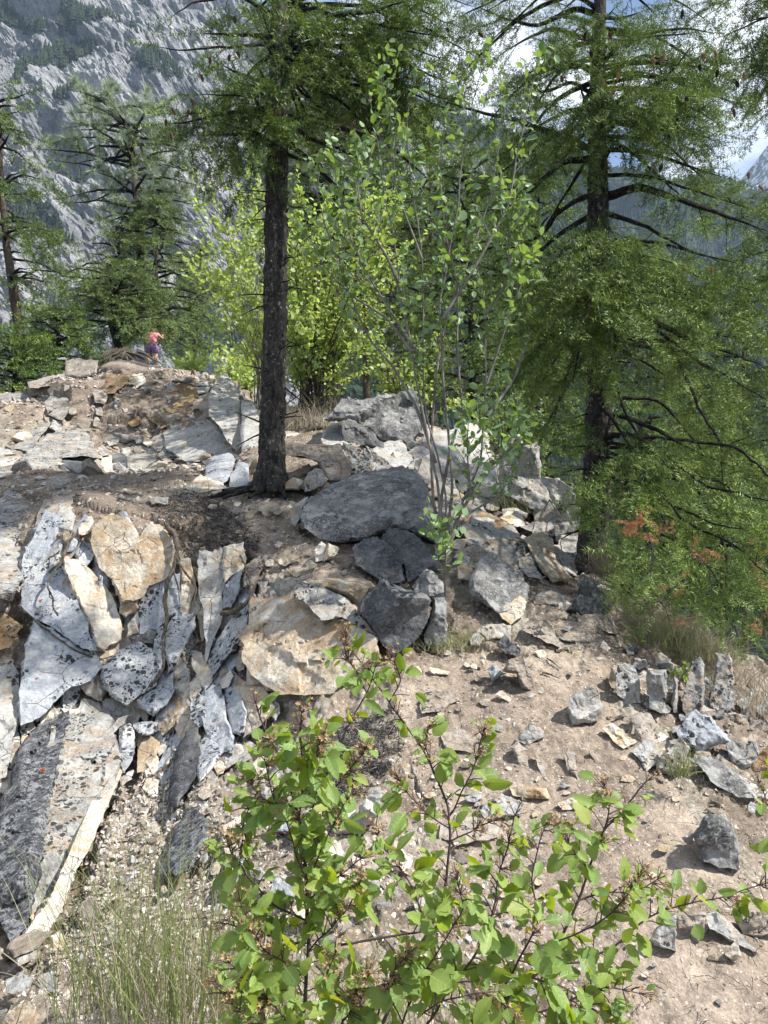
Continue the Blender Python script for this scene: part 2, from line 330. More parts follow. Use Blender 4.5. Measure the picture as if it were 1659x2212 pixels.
wob = 14 * pnoise(np.stack([U / 30, VB / 30, U * 0], -1)); Uw = U + wob; Vw = VB + wob
inP = inpoly(Uw, Vw, PATH); inP2 = inpoly(Uw, Vw, PATH2); isP = inP | inP2
cliffness = np.clip((N0[..., 2] < .75).astype(float), 0, 1)
amp = np.where(isP, .03, .055) * np.clip(Dg / 4.5, .6, 2.6)
f1, rv = cellnoise(G * np.array([2.2, 2.2, 3.0])); f2, rv2 = cellnoise(G * 6.1)
spc = np.linalg.norm(dV, axis=-1); wl = np.clip(.22 / spc, 0, 1) ** 1.5; wm = np.clip(.05 / spc, 0, 1) ** 1.5; wh = np.clip(.02 / spc, 0, 1) ** 1.5
dis = amp * (fbm(G * 1.1, 2, .5) * .9 * wl + fbm(G * 4.2, 2, .55) * .45 * wm + .5 * fbm(G * 11, 3, .6) * wh) + np.where(isP, .012, .05) * ((rv - .5) * wm + .5 * (rv2 - .5) * wh) * np.clip(Dg / 4.5, .6, 3)
CL = inpoly(U, VB, [(-100, 1050), (150, 1075), (330, 1120), (560, 1200), (560, 1560), (430, 1650), (330, 1620), (60, 2200), (-100, 2200)]); dis = dis - .05 * CL
dis = np.where(Tt > .8, dis * .4, dis)
G2 = G + N0 * dis[..., None]
nu, nv = U.shape
# rows that fall away behind the skyline, and rows that carry on behind the camera
top = G2[:, 0]; outr = []
for dy, dz, sx in ((60, -75, 2.2), (22, -26, 1.4), (8, -8, 1.15), (2.5, -1.6, 1.04), (.7, -.15, 1.01)):
    w = top.copy(); w[:, 0] *= sx; w[:, 1] += dy; w[:, 2] += dz + .3 * pnoise(w * .5) * min(1, dy); outr.append(w)
bot = G2[:, -1]; inr = []
for y, z, sx in ((0, 0., 1.0), (-3, -.1, 1.8), (-12, -1., 5), (-60, -8, 20)):
    w = bot.copy(); w[:, 0] *= sx; w[:, 1] = y; w[:, 2] = z; inr.append(w)
GG = np.concatenate([np.stack(outr, 1), G2, np.stack(inr, 1)], 1); na = len(outr)
nv2 = GG.shape[1]; idx = np.arange(nu * nv2).reshape(nu, nv2)
Fq = np.stack([idx[:-1, :-1], idx[:-1, 1:], idx[1:, 1:], idx[1:, :-1]], -1)
pm = np.zeros((nu, nv2), bool); pm[:, na:na + nv] = isP; pf = pm[:-1, :-1]
NG = unit(np.cross(np.gradient(G2, axis=1), np.gradient(G2, axis=0)))
# ---- ground materials
def ground_mat(name, path):
    b = NB(name); vec = b.coords(obj_rand=False); big = b.noise(vec, 1.6, 5, .6); mid = b.noise(vec, 14, 6, .7); fine = b.noise(vec, 90, 5, .75)
    if path: col = b.ramp(big, [(.35, (.215, .175, .138)), (.5, (.305, .248, .195)), (.65, (.39, .325, .26))])
    else: col = b.ramp(big, [(.35, (.16, .12, .09)), (.5, (.27, .225, .175)), (.66, (.37, .335, .28))])
    col = b.mix(.85, col, b.ramp(mid, [(.3, .45), (.55, 1.), (.7, 1.3)]), 'MULTIPLY'); col = b.mix(.6, col, b.ramp(fine, [(.3, .5), (.55, 1.), (.7, 1.4)]), 'MULTIPLY')
    v = b.n('ShaderNodeTexVoronoi'); v.inputs['Scale'].default_value = 70 if path else 42; b.l(vec, v.inputs['Vector'])
    sp = b.n('ShaderNodeSeparateColor'); b.l(v.outputs['Color'], sp.inputs[0])
    st = b.math('MULTIPLY', b.math('LESS_THAN', v.outputs['Distance'], .42), b.math('LESS_THAN', sp.outputs[0], .25 if path else .42))
    col = b.mix(b.math('MULTIPLY', st, .75), col, b.ramp(sp.outputs[1], [(0, (.26, .23, .19)), (1, (.52, .47, .40))]))
    h = b.math('ADD', b.math('MULTIPLY', mid, 1.), b.math('MULTIPLY', fine, .35)); h = b.math('ADD', h, b.math('MULTIPLY', st, .25))
    if not path:
        r = b.attr('dirt'); col = b.mix(b.math('MULTIPLY', r, .8), col, b.mix(.7, (.185, .148, .118), b.ramp(mid, [(.3, .6), (.7, 1.5)]), 'MULTIPLY'))
    b.principled(col, .97, b.bump(h, .02, 1.), .1); return b.m
M['path'] = ground_mat('trodden_dirt', True); M['ground'] = ground_mat('rubbly_hillside', False)
DIRT = [[(130, 800), (330, 785), (480, 810), (560, 860), (440, 850), (330, 900), (240, 960), (140, 900), (60, 860)], [(150, 1030), (330, 1000), (560, 1040), (640, 1080), (540, 1240), (380, 1110), (300, 1160), (160, 1100)], [(700, 1180), (1000, 1380), (1090, 1400), (1090, 1480), (1150, 1420), (960, 1300)], [(1330, 1400), (1600, 1800), (1659, 1900), (1659, 1500), (1500, 1400), (1350, 1300)], [(600, 880), (780, 890), (760, 940), (620, 930)], [(380, 1080), (560, 1120), (520, 1250), (440, 1180)]]
dm = np.zeros(U.shape)
for P in DIRT: dm = np.maximum(dm, inpoly(Uw, Vw, P).astype(float))
dmf = np.zeros((nu, nv2)); dmf[:, na:na + nv] = dm
def sub(name, mask, mat, kind_label):
    f = Fq[mask].reshape(-1, 4); used = np.unique(f); mp_ = np.full(nu * nv2, -1); mp_[used] = np.arange(len(used))
    o = mesh_np(name, GG.reshape(-1, 3)[used], mp_[f], mat, smooth=True, attrs={'dirt': dmf.ravel()[used]}); tag(o, kind='structure'); return o
sub('ground', ~pf, M['ground'], ''); sub('dirt_path', pf, M['path'], '')
def sample_cells(n, poly, rs=1.0, seed=0, umax=1750, umin=-80):
    """n random terrain points inside a polygon given on the photo, spread evenly over the real surface"""
    r = np.random.default_rng(seed); area = np.linalg.norm(np.cross(np.diff(G2, axis=0)[:, :-1], np.diff(G2, axis=1)[:-1, :]), axis=-1)
    m = (U[:-1, :-1] > umin) & (U[:-1, :-1] < umax)
    if poly is not None: m &= inpoly(U[:-1, :-1], VB[:-1, :-1], poly)
    w = np.where(m, area / Dg[:-1, :-1] ** rs, 0).ravel(); w /= w.sum(); k = r.choice(len(w), n, p=w); a, c = np.unravel_index(k, m.shape)
    f = r.random((2, n, 1)); p = G2[a, c] + (G2[a + 1, c] - G2[a, c]) * f[0] + (G2[a, c + 1] - G2[a, c]) * f[1]
    return p, NG[a, c] * np.sign(NG[a, c][:, 2:3] + 1e-9), Dg[a, c]
# ---- shards (templates)
def hullmesh(seed, flat=.45, n=14, pts=None):
    import bmesh
    r = np.random.default_rng(seed); bm = bmesh.new(); P = unit(r.normal(size=(n, 3))) * (.75 + .3 * r.random((n, 1))) * np.array([1, .75, flat])
    if r.random() < .6: P = np.clip(P, -.75, .62)
    for p in P: bm.verts.new(p * .5)
    bmesh.ops.convex_hull(bm, input=list(bm.verts)); 
    for v in [v for v in bm.verts if not v.link_faces]: bm.verts.remove(v)
    bmesh.ops.triangulate(bm, faces=list(bm.faces)); bm.verts.index_update()
    V = np.array([v.co[:] for v in bm.verts]); F = np.array([[v.index for v in f.verts] for f in bm.faces]); bm.free(); return V, F
SH = [hullmesh(s, f, n) for s, f, n in ((1, .4, 9), (2, .3, 8), (3, .5, 10), (4, .25, 8), (5, .55, 10), (6, .35, 9))]
def rand_rot(n, r, normal=None, spread=.5):
    if normal is None: q = unit(r.normal(size=(n, 4)))
    z = unit(normal + spread * r.normal(size=(n, 3))) if normal is not None else unit(r.normal(size=(n, 3)))
    x = unit(np.cross(z, r.normal(size=(n, 3)))); y = np.cross(z, x); return np.stack([x, y, z], -1)
def scatter(acc, T, pos, R, scl, m=0, rnd=None):
    V, F = T; n = len(pos); s = np.asarray(scl, float).reshape(n, 1, -1)
    W = np.einsum('nij,nkj->nki', R, V[None] * s) + pos[:, None]
    FF = (F[None] + (np.arange(n) * len(V))[:, None, None]).reshape(-1, F.shape[1])
    rr = .5 if rnd is None else np.repeat(rnd, len(V))
    acc.add(W.reshape(-1, 3), FF, m, rr)
def chips(name, zones, mats, kind_label):
    acc = Acc(); r = np.random.default_rng(11)
    for i, (poly, n, smin, smax, sink) in enumerate(zones):
        p, nn, d = sample_cells(n, poly, 1.2, 100 + i); k = r.integers(0, len(SH), n); s = smin * (smax / smin) ** (r.random(n) ** 2.2) * np.clip(d / 4.2, .7, 2.5)
        R = rand_rot(n, r, nn, .45)
        for t in range(len(SH)):
            q = k == t
            if q.any(): scatter(acc, SH[t], p[q] + nn[q] * (s[q] * sink)[:, None], R[q], s[q][:, None] * (.7 + .6 * r.random((q.sum(), 3))), rnd=r.random(q.sum()))
    o = acc.build(name, mats); tag(o, kind_label, None, kind='stuff'); return o
b = NB('stone_chips'); r_ = b.attr('rnd'); c_ = b.ramp(r_, [(0, (.17, .14, .115)), (.3, (.30, .255, .21)), (.6, (.42, .37, .31)), (.85, (.52, .49, .45)), (1, (.30, .31, .33))])
vv = b.coords(obj_rand=False); c_ = b.mix(.6, c_, b.ramp(b.noise(vv, 60, 4), [(.3, .5), (.7, 1.3)]), 'MULTIPLY'); b.principled(c_, .95, b.bump(b.noise(vv, 80, 4), .01, .7), .15); M['chips'] = b.m
SCREE = [(330, 1560), (420, 1400), (440, 1640), (380, 1700), (420, 1800), (560, 1750), (650, 1700), (700, 1900), (700, 2212), (0, 2212), (0, 2050), (110, 2000), (200, 1850), (250, 1700)]
LOWER = [(600, 1600), (900, 1620), (1100, 1900), (1300, 2212), (500, 2212), (500, 1850)]
GULLY = [(400, 1330), (480, 1500), (430, 1650), (340, 1640), (400, 1450)]
SCREEB = [(250, 1640), (430, 1500), (400, 1650), (560, 1800), (500, 2100), (100, 2100), (180, 1880)]
chips('scree', [(SCREE, 8000, .008, .055, .1), (SCREE, 1500, .03, .085, .05), (SCREEB, 7000, .008, .055, .15), (SCREEB, 900, .03, .08, .05), (GULLY, 1600, .008, .04, .1), (LOWER, 6000, .006, .06, .1), (PATH, 11000, .003, .03, .0), (PATH, 1300, .02, .06, -.12), (PATH2, 2600, .004, .05, .0),
  ([(1300, 1400), (1659, 1500), (1659, 2000), (1400, 1650)], 1500, .008, .05, .1), ([(0, 1050), (560, 1050), (600, 1600), (0, 1900)], 4500, .008, .06, .05),
  ([(0, 850), (140, 800), (480, 800), (560, 900), (560, 1060), (0, 1060)], 5200, .01, .075, .1), ([(850, 1180), (1250, 1180), (1300, 1400), (900, 1400)], 2200, .006, .05, .05), ([(620, 880), (1150, 950), (1200, 1200), (640, 1100)], 1600, .01, .07, .05), (None, 5000, .006, .05, .0)], M['chips'], 'pale angular stone chips')
# ================================================================ rocks traced one by one
REG = {4: (0, 730, .4), 5: (497.7, 796.3, .4), 6: (995.4, 862.7, .4), 7: (0, 1327.2, .4), 8: (663.6, 1327.2, .6), 0: (0, 0, 1), 1: (0, 0, .4)}
OUTL = []
def rock(name, reg, pts, mat, label, mode='face', bulge=.12, thick=.3, prot=.05, parent=None, D=None, facets=5, rough=1.0, cat=None, group=None, sp=None, seed=None, round_=0., tiltk=1.):
    ou, ov, k = REG[reg]; P = np.array([(ou + x * k, ov + y * k) for x, y in pts], float); rs = seed if seed is not None else int(abs(P.sum())) % 9999
    r = np.random.default_rng(rs)
    if name not in ('rock_fragment', 'embedded_stone') and mode == 'face' and D is None and reg in (4, 7) and P[:, 1].mean() > 1120:
        P = P.mean(0) + (P - P.mean(0)) * 1.05; tiltk *= .45; prot = prot + .045
    if name not in ('rock_fragment', 'embedded_stone'): OUTL.append(([tuple(p) for p in P], label))
    # fractal outline
    size_px = max(np.ptp(P[:, 0]), np.ptp(P[:, 1])); 
    for _ in range(3):
        Q = np.roll(P, -1, 0); d = np.linalg.norm(Q - P, axis=1); mid = (P + Q) / 2; nrm = np.stack([(Q - P)[:, 1], -(Q - P)[:, 0]], -1) / (d[:, None] + 1e-9)
        mid += nrm * (r.normal(size=len(P)) * .045 * np.minimum(d, 40))[:, None]; N_ = []
        for a, m_, dd in zip(P, mid, d):
            N_.append(a)
            if dd > 7: N_.append(m_)
        P = np.array(N_)
    base_v = P[:, 1].max(); bu = P[P[:, 1] > base_v - .15 * size_px - 2, 0].mean()
    dt = 1 / tD(P[:, 0], P[:, 1]); A = np.c_[np.ones(len(P)), P[:, 0] - bu, P[:, 1] - base_v]; co, *_ = np.linalg.lstsq(A, dt, rcond=None)
    Db = float(tD([bu], [base_v - (.0 if mode != 'face' else 0)])[0]) if D is None else D
    if mode == 'face' and D is None: inv0 = co[0]
    else: inv0 = 1 / Db
    kk = {'face': 1., 'stand': .12, 'lie': .55}[mode]; gu, gv = co[1] * kk, co[2] * kk
    if D is not None and mode == 'face': gu, gv = gu * inv0 / co[0], gv * inv0 / co[0]
    def depth(q): 
        inv = inv0 + gu * (q[:, 0] - bu) + gv * (q[:, 1] - base_v); return 1 / np.clip(inv, inv0 * .45, inv0 * 2.2)
    # interior points
    s = sp or np.clip(size_px / 42, 2.4, 5.5); lo = P.min(0); hi = P.max(0)
    gx, gy = np.meshgrid(np.arange(lo[0], hi[0], s), np.arange(lo[1], hi[1], s * .87)); gx = gx + (np.arange(gx.shape[0])[:, None] % 2) * s / 2
    I = np.c_[gx.ravel(), gy.ravel()] + r.normal(size=(gx.size, 2)) * s * .18; I = I[inpoly(I[:, 0], I[:, 1], P)]
    def edist(q):
        a = P; b_ = np.roll(P, -1, 0); ab = b_ - a; t = np.clip(((q[:, None] - a) * ab).sum(-1) / ((ab ** 2).sum(-1) + 1e-9), 0, 1)
        return np.linalg.norm(q[:, None] - (a + t[..., None] * ab), axis=-1).min(1)
    if len(I): e = edist(I); I = I[e > s * .45]
    nb = len(P); allp = np.r_[P, I] if len(I) else P
    co2, ed, fc, *_ = geometry.delaunay_2d_cdt([Vector(p) for p in allp], [(i, (i + 1) % nb) for i in range(nb)], [], 1, 1e-4)
    C = np.array([c[:] for c in co2]); F = np.array([f for f in fc if len(f) == 3])
    # ordered boundary of the triangulation
    from collections import Counter
    ec = {}
    for f in F:
        for a, b_ in ((f[0], f[1]), (f[1], f[2]), (f[2], f[0])): ec[(a, b_)] = 1
    bd = [(a, b_) for (a, b_) in ec if (b_, a) not in ec]
    # relief toward the camera: lower envelope of random facets
    m2 = 1. / FP * Db; X = (C - P.mean(0)) * m2; S = size_px * m2; H = bulge * S
    e = edist(C) * m2
    h = np.full(len(C), 1e9); gt = r.normal(size=2) * np.array([.26, .2]) * tiltk; prot = prot * max(1., Db / 5.5)
    for j in range(facets):
        sl = r.normal(size=2) * .38 + gt; c0 = (r.random(2) - .5) * S * .5; h = np.minimum(h, H * (1 + .3 * r.normal()) + (X - c0) @ sl)
    h = np.minimum(h, e * (2.2 if not round_ else 1.3) + .01 * S)
    if round_: h = (1 - round_) * h + round_ * H * np.sqrt(np.clip(1 - (1 - np.clip(e / (S * .28), 0, 1)) ** 2, 0, 1))
    h = np.clip(h, 0, H * 1.8)
    Dp = depth(C); base = np.stack([(C[:, 0] - CU) / FP * Dp, Dp, EYE + (CV - C[:, 1]) / FP * Dp], -1)
    view = unit(base - np.array([0, 0, EYE])); front = base - view * (h + prot)[:, None]
    th = max(thick * S, .02)
    # sides and back
    bv = sorted({a for a, _ in bd} | {b_ for _, b_ in bd}); mpb = {v: i for i, v in enumerate(bv)}; n0 = len(front); rings = [front]
    cen = front[bv].mean(0); prev = np.array(bv); Fs = []
    for q, (f_, sc_) in enumerate(((.25, 1.02), (.6, .98), (1., .8))):
        ring = cen + (front[bv] - cen) * sc_ + view[bv] * th * f_; ring += r.normal(size=ring.shape) * .012 * S; i0 = n0 + q * len(bv); rings.append(ring); cur = np.arange(len(bv)) + i0
        for a, b_ in bd: Fs.append((prev[mpb[b_]], prev[mpb[a]], cur[mpb[a]], cur[mpb[b_]]))
        prev = cur
    V = np.concatenate(rings); cc = len(V); V = np.r_[V, [V[prev].mean(0) + view.mean(0) * th * .15]]
    Ft = [(prev[mpb[b_]], prev[mpb[a]], cc) for a, b_ in bd]
    # roughness
    nr = unit(V - cen); nr[:n0] = -view; q3 = V + rs * 1.7
    f1_, rv_ = cellnoise(q3 / (S * .22)); d_ = (fbm(q3 / (S * .45), 5, .55) * .05 + (rv_ - .5) * .045 + fbm(q3 * 28, 2) * .006 / max(S, .1)) * S * rough
    edgef = np.ones(len(V)); edgef[:n0] = np.clip(e / (S * .05), .35, 1); V = V + nr * (d_ * edgef)[:, None]
    org = np.array([V[:, 0].mean(), V[:, 1].mean(), V[:, 2].min()])
    Fa = [F[:, ::-1]] if (F.size and np.cross(C[F[0][1]] - C[F[0][0]], C[F[0][2]] - C[F[0][0]]) > 0) else [F]
    o = mesh_np(name, V, [np.r_[Fa[0], np.array(Ft)], np.array(Fs)], M[mat], parent=parent, smooth=True, origin=org, sharp=28)
    import bmesh
    bm = bmesh.new(); bm.from_mesh(o.data); bmesh.ops.recalc_face_normals(bm, faces=list(bm.faces)); bm.to_mesh(o.data); bm.free(); o.data.set_sharp_from_angle(angle=math.radians(28))
    if parent is None: tag(o, label, cat or {'boulder': 'boulder', 'stone': 'stone'}.get(name, 'rock'), group)
    elif label: o['label'] = label
    return o
K = rock
# --- upper left hill
K('boulder', 4, [(-60, 300), (0, 300), (120, 300), (250, 350), (300, 430), (250, 500), (200, 560), (150, 620), (80, 600), (0, 570), (-60, 560)], 'grey', 'broad grey boulder at the left edge below the hilltop ledge', bulge=.15, thick=.4)
K('rock_slab', 4, [(-60, 600), (0, 590), (100, 620), (140, 640), (120, 680), (60, 760), (0, 780), (-60, 780)], 'lightgrey', 'greenish grey slab tucked under the broad grey boulder at the left edge')
K('boulder', 4, [(40, 850), (80, 700), (160, 600), (300, 510), (420, 500), (500, 560), (540, 650), (420, 640), (330, 650), (330, 790), (250, 830), (200, 900), (180, 1000), (130, 1120), (120, 1300), (80, 1380), (-80, 1390), (-80, 900)], 'grey', 'huge rounded lichen-covered rock mass filling the left edge above the blue-grey slabs', bulge=.12, thick=.3, prot=.12, facets=7, round_=.4)
K('rock_slab', 4, [(330, 650), (400, 640), (520, 700), (580, 740), (450, 760), (360, 750), (325, 700)], 'dark', 'dark triangular slab lying on the brown earth ledge at left', prot=.1)
K('stone', 4, [(600, 620), (750, 620), (860, 660), (880, 690), (720, 710), (620, 700)], 'dark', 'flat dark rock at the back of the small earth ledge', prot=.08)
K('rock_slab', 4, [(540, 680), (560, 640), (620, 620), (610, 720), (570, 725)], 'cream', 'thin cream and brown slab beside the flat dark rock on the ledge')
K('boulder', 4, [(545, 230), (570, 190), (640, 180), (700, 200), (690, 240), (620, 300), (560, 300)], 'rust', 'rust-stained rounded boulder sticking out under the hilltop', bulge=.25, thick=.5, round_=.5)
K('rock_slab', 4, [(710, 200), (770, 190), (790, 240), (740, 270), (705, 250)], 'cream', 'white slab beside the rust-stained boulder under the hilltop')
K('rock_block', 4, [(355, 125), (420, 110), (530, 120), (520, 190), (420, 220), (355, 200)], 'dusty', 'squared dusty block on the hilltop left of the gnarled roots', 'stand', bulge=.15, thick=.6)
K('rock_slab', 4, [(150, 240), (250, 210), (350, 190), (350, 230), (250, 260), (160, 270)], 'dusty', 'long low pinkish ledge rock along the hilltop at left', bulge=.1)
K('rock_slab', 4, [(760, 400), (850, 330), (900, 280), (960, 250), (1040, 245), (1080, 290), (1060, 350), (980, 440), (870, 490), (820, 450)], 'rust', 'orange-brown slab with dark streaks on the upper bank', bulge=.06)
K('stone', 4, [(690, 460), (730, 425), (765, 430), (750, 470), (710, 480)], 'rust', 'small orange rock left of the orange-brown slab')
K('rock_slab', 4, [(1060, 320), (1130, 300), (1135, 420), (1080, 450), (1000, 460), (935, 485), (980, 440)], 'dusty', 'brownish leaning slab between the orange slab and the grey pinnacle')
K('rock_slab', 4, [(1055, 300), (1075, 275), (1135, 262), (1125, 290), (1080, 305)], 'cream', 'flat pale stone wedged above the brownish leaning slab')
K('rock_pinnacle', 4, [(1130, 300), (1170, 220), (1220, 185), (1260, 240), (1290, 290), (1300, 450), (1295, 620), (1230, 560), (1180, 470), (1130, 420)], 'lightgrey', 'tall pointed grey pinnacle rock left of the charred trunk', 'lie', bulge=.18, thick=.5, prot=.15)
K('boulder', 4, [(1303, 340), (1360, 350), (1400, 440), (1390, 600), (1305, 630)], 'lightgrey', 'rounded pale rock squeezed between the pinnacle and the charred trunk', 'lie', bulge=.2, thick=.5)
K('boulder', 4, [(880, 510), (1000, 460), (1120, 440), (1180, 490), (1230, 560), (1280, 640), (1150, 650), (1000, 665), (900, 600)], 'lightgrey', 'wide white-lichened boulder below the orange-brown slab', bulge=.15, prot=.12, facets=7)
K('rock_block', 4, [(1110, 700), (1150, 640), (1240, 620), (1270, 660), (1240, 760), (1180, 800), (1100, 780)], 'bluegrey', 'bluish block leaning at the foot of the charred trunk', 'lie', bulge=.2, thick=.5, prot=.1)
K('rock_block', 4, [(1240, 745), (1285, 670), (1340, 680), (1345, 795), (1240, 805)], 'bluegrey', 'pale smooth block touching the left side of the charred trunk', 'lie', bulge=.2, thick=.5, prot=.15)
K('rock_slab', 4, [(1000, 810), (1080, 740), (1180, 770), (1225, 810), (1080, 835)], 'cream', 'pale flat slab in front of the bluish block by the charred trunk', 'lie', prot=.1)
K('stone', 4, [(800, 870), (850, 855), (910, 860), (905, 900), (820, 905)], 'lightgrey', 'grey stone on the earth ledge at the end of the dead stick', 'stand', bulge=.2, thick=.6)
K('stone', 4, [(1135, 835), (1190, 815), (1210, 845), (1160, 850)], 'cream', 'pale stone on the root by the foot of the charred trunk', 'stand', bulge=.2, thick=.6)
# --- left cliff
K('rock_slab', 4, [(505, 1040), (560, 985), (640, 965), (695, 990), (750, 1085), (805, 1010), (870, 1040), (935, 1110), (945, 1200), (905, 1275), (800, 1330), (770, 1390), (700, 1410), (655, 1425), (635, 1360), (600, 1290), (545, 1240), (515, 1160)], 'tan', 'heart-shaped tan rock face with cracks in the left cliff', bulge=.05, prot=.12, rough=.55, facets=4)
K('rock_slab', 4, [(655, 1430), (750, 1395), (748, 1460), (680, 1505), (650, 1480)], 'tan', 'small tan wedge right under the point of the heart-shaped rock', prot=.1)
K('rock_slab', 4, [(760, 1400), (905, 1280), (965, 1290), (965, 1480), (890, 1530), (840, 1580), (760, 1590)], 'bluegrey', 'smooth pale panel below right of the heart-shaped rock', bulge=.05, prot=.1, rough=.5)
K('rock_slab', 4, [(975, 1200), (1030, 1200), (1055, 1330), (1020, 1480), (975, 1480)], 'tan', 'narrow cracked tan panel right of the hanging root', bulge=.06)
K('rock_slab', 4, [(690, 1550), (745, 1468), (750, 1590), (690, 1612)], 'cream', 'small cream wedge beside the smooth pale panel', prot=.08)
K('rock_slab', 4, [(350, 1195), (420, 1220), (480, 1250), (560, 1330), (620, 1440), (650, 1560), (640, 1620), (560, 1680), (505, 1670), (470, 1540), (400, 1370), (360, 1260)], 'cream', 'brightest cream-white slab running down left of the heart-shaped rock', bulge=.09, prot=.07, facets=6)
K('rock_slab', 4, [(190, 1080), (240, 960), (330, 970), (360, 1060), (345, 1200), (395, 1370), (465, 1540), (498, 1670), (440, 1660), (350, 1600), (200, 1510), (120, 1440), (120, 1330), (135, 1180)], 'bluegrey', 'upper of the two big blue-grey slabs on the left cliff', bulge=.05, prot=.12, rough=.4, facets=3)
K('rock_slab', 4, [(190, 1545), (300, 1600), (440, 1690), (520, 1730), (530, 1790), (480, 1850), (380, 1880), (260, 2000), (180, 2060), (120, 2080), (115, 1950), (130, 1800), (160, 1650)], 'bluegrey', 'lower of the two big blue-grey slabs, dotted with orange lichen', bulge=.05, prot=.14, rough=.4, facets=3)
K('rock_slab', 4, [(300, 840), (390, 835), (395, 890), (340, 930), (280, 960), (250, 900)], 'dusty', 'pale pointed top of rock at the edge of the brown earth ledge')
K('rock_slab', 4, [(200, 960), (240, 870), (280, 870), (270, 960), (210, 1060), (180, 1100)], 'dusty', 'narrow grey streaked slab above the upper blue-grey slab')
K('boulder', 4, [(545, 1780), (580, 1740), (650, 1690), (760, 1650), (820, 1700), (850, 1790), (840, 1870), (760, 1920), (690, 1975), (640, 1950), (570, 1880), (545, 1840)], 'speckle', 'black-speckled boulder below the heart-shaped rock', bulge=.14, prot=.14, rough=.7)
K('rock_slab', 4, [(770, 1925), (860, 1870), (930, 1820), (940, 1900), (900, 1970), (830, 2035), (770, 2000), (720, 1960)], 'bluegrey', 'pale pointed slab under the black-speckled boulder', prot=.1)
K('rock_slab', 4, [(905, 1560), (960, 1490), (1040, 1490), (1045, 1560), (1000, 1650), (960, 1760), (910, 1800), (895, 1680)], 'speckle', 'tall speckled slab right of the hanging root', bulge=.1, prot=.12)
K('rock_slab', 4, [(838, 1590), (880, 1560), (888, 1700), (868, 1790), (820, 1760), (830, 1660)], 'speckle', 'narrow spotted slab left of the hanging root', prot=.12)
K('rock_slab', 4, [(700, 1620), (800, 1580), (840, 1590), (820, 1650), (720, 1650)], 'dark', 'small dark rock on top of the black-speckled boulder', prot=.12)
K('rock_column', 4, [(1080, 1170), (1200, 1165), (1205, 1350), (1190, 1540), (1150, 1620), (1112, 1760), (1105, 1600), (1100, 1460), (1075, 1380)], 'lightgrey', 'tall pale rock column under the dark moss mat', bulge=.07, prot=.1, rough=.6)
K('rock_column', 4, [(1215, 1130), (1310, 1110), (1325, 1190), (1300, 1250), (1220, 1310), (1205, 1230)], 'cream', 'cream block at the top right of the tall pale column', prot=.12)
K('rock_column', 4, [(1210, 1315), (1300, 1260), (1290, 1360), (1250, 1450), (1205, 1450)], 'bluegrey', 'pale block below the cream block beside the tall column', prot=.1)
K('rock_slab', 4, [(1330, 1230), (1400, 1180), (1420, 1240), (1370, 1330), (1320, 1330)], 'dusty', 'brownish leaning slab right of the column tops', prot=.1)
K('rock_slab', 4, [(1170, 1640), (1240, 1530), (1335, 1500), (1320, 1600), (1240, 1700), (1180, 1780), (1150, 1830), (1125, 1740)], 'speckle', 'leaning grey slab under the mossy curled root', prot=.08)
K('rock_slab', 7, [(300, 520), (450, 420), (560, 400), (590, 600), (640, 800), (600, 920), (540, 1020), (480, 1180), (380, 1350), (330, 1480), (250, 1640), (110, 1700), (120, 1500), (170, 1300), (210, 1000), (250, 760), (280, 620)], 'grey', 'mottled grey slab between the huge dark slab and the cream strip', bulge=.08, prot=.08, facets=6, rough=1.0, tiltk=.5)
K('boulder', 7, [(215, 610), (330, 500), (375, 470), (360, 600), (310, 760), (285, 900), (255, 1100), (225, 1300), (180, 1500), (150, 1650), (70, 1765), (20, 1650), (-60, 1500), (-60, 1270), (60, 950), (110, 730)], 'slabdark', 'huge dark leaning slab at the lower left with black and white lichen', bulge=.10, prot=.17, facets=5, rough=1.0, tiltk=.6)
K('rock_slab', 7, [(600, 740), (655, 820), (625, 930), (550, 1090), (490, 1240), (390, 1420), (345, 1560), (270, 1700), (150, 1700), (230, 1590), (310, 1440), (400, 1230), (520, 950)], 'cream', 'long cream strip of rock along the right side of the huge dark slab', bulge=.07, prot=.17, rough=.8, tiltk=.3)
K('stone', 7, [(645, 620), (700, 585), (725, 650), (715, 780), (670, 850), (645, 740)], 'speckle', 'narrow upright bluish stone with black dots in the scree', prot=.1, thick=.5)
K('stone', 7, [(590, 620), (640, 560), (690, 545), (670, 590), (600, 645)], 'lightgrey', 'small grey stone above the narrow bluish stone', prot=.1)
K('stone', 7, [(720, 590), (780, 580), (850, 590), (820, 640), (770, 655), (730, 620)], 'speckle', 'small lichened stone right of the narrow bluish stone', prot=.1)
K('stone', 7, [(850, 590), (900, 560), (960, 540), (940, 600), (880, 650)], 'tan', 'small tan stone at the top of the scree chute', prot=.08)
K('stone', 7, [(660, 880), (720, 840), (710, 890), (660, 925)], 'lightgrey', 'thin grey stone below the narrow bluish stone', prot=.1)
K('rock_slab', 7, [(1110, 400), (1180, 380), (1210, 450), (1240, 600), (1250, 740), (1200, 730), (1120, 640), (1095, 560)], 'bluegrey', 'pale slab with orange lichen left of a long vertical crack', prot=.1, rough=.6)
K('rock_slab', 7, [(1215, 395), (1280, 400), (1330, 520), (1310, 640), (1250, 640), (1222, 500)], 'bluegrey', 'pale slab on the right of the long vertical crack', prot=.08, rough=.6)
K('rock_slab', 7, [(1060, 720), (1120, 650), (1200, 745), (1150, 820), (1080, 900), (1060, 820)], 'bluegrey', 'triangular pale slab below the long vertical crack', prot=.12, rough=.6)
K('rock_slab', 7, [(1262, 390), (1420, 400), (1480, 500), (1400, 600), (1315, 660), (1335, 520)], 'tan', 'tan rock between the pale cracked slabs and the foreground shrub', prot=.05)
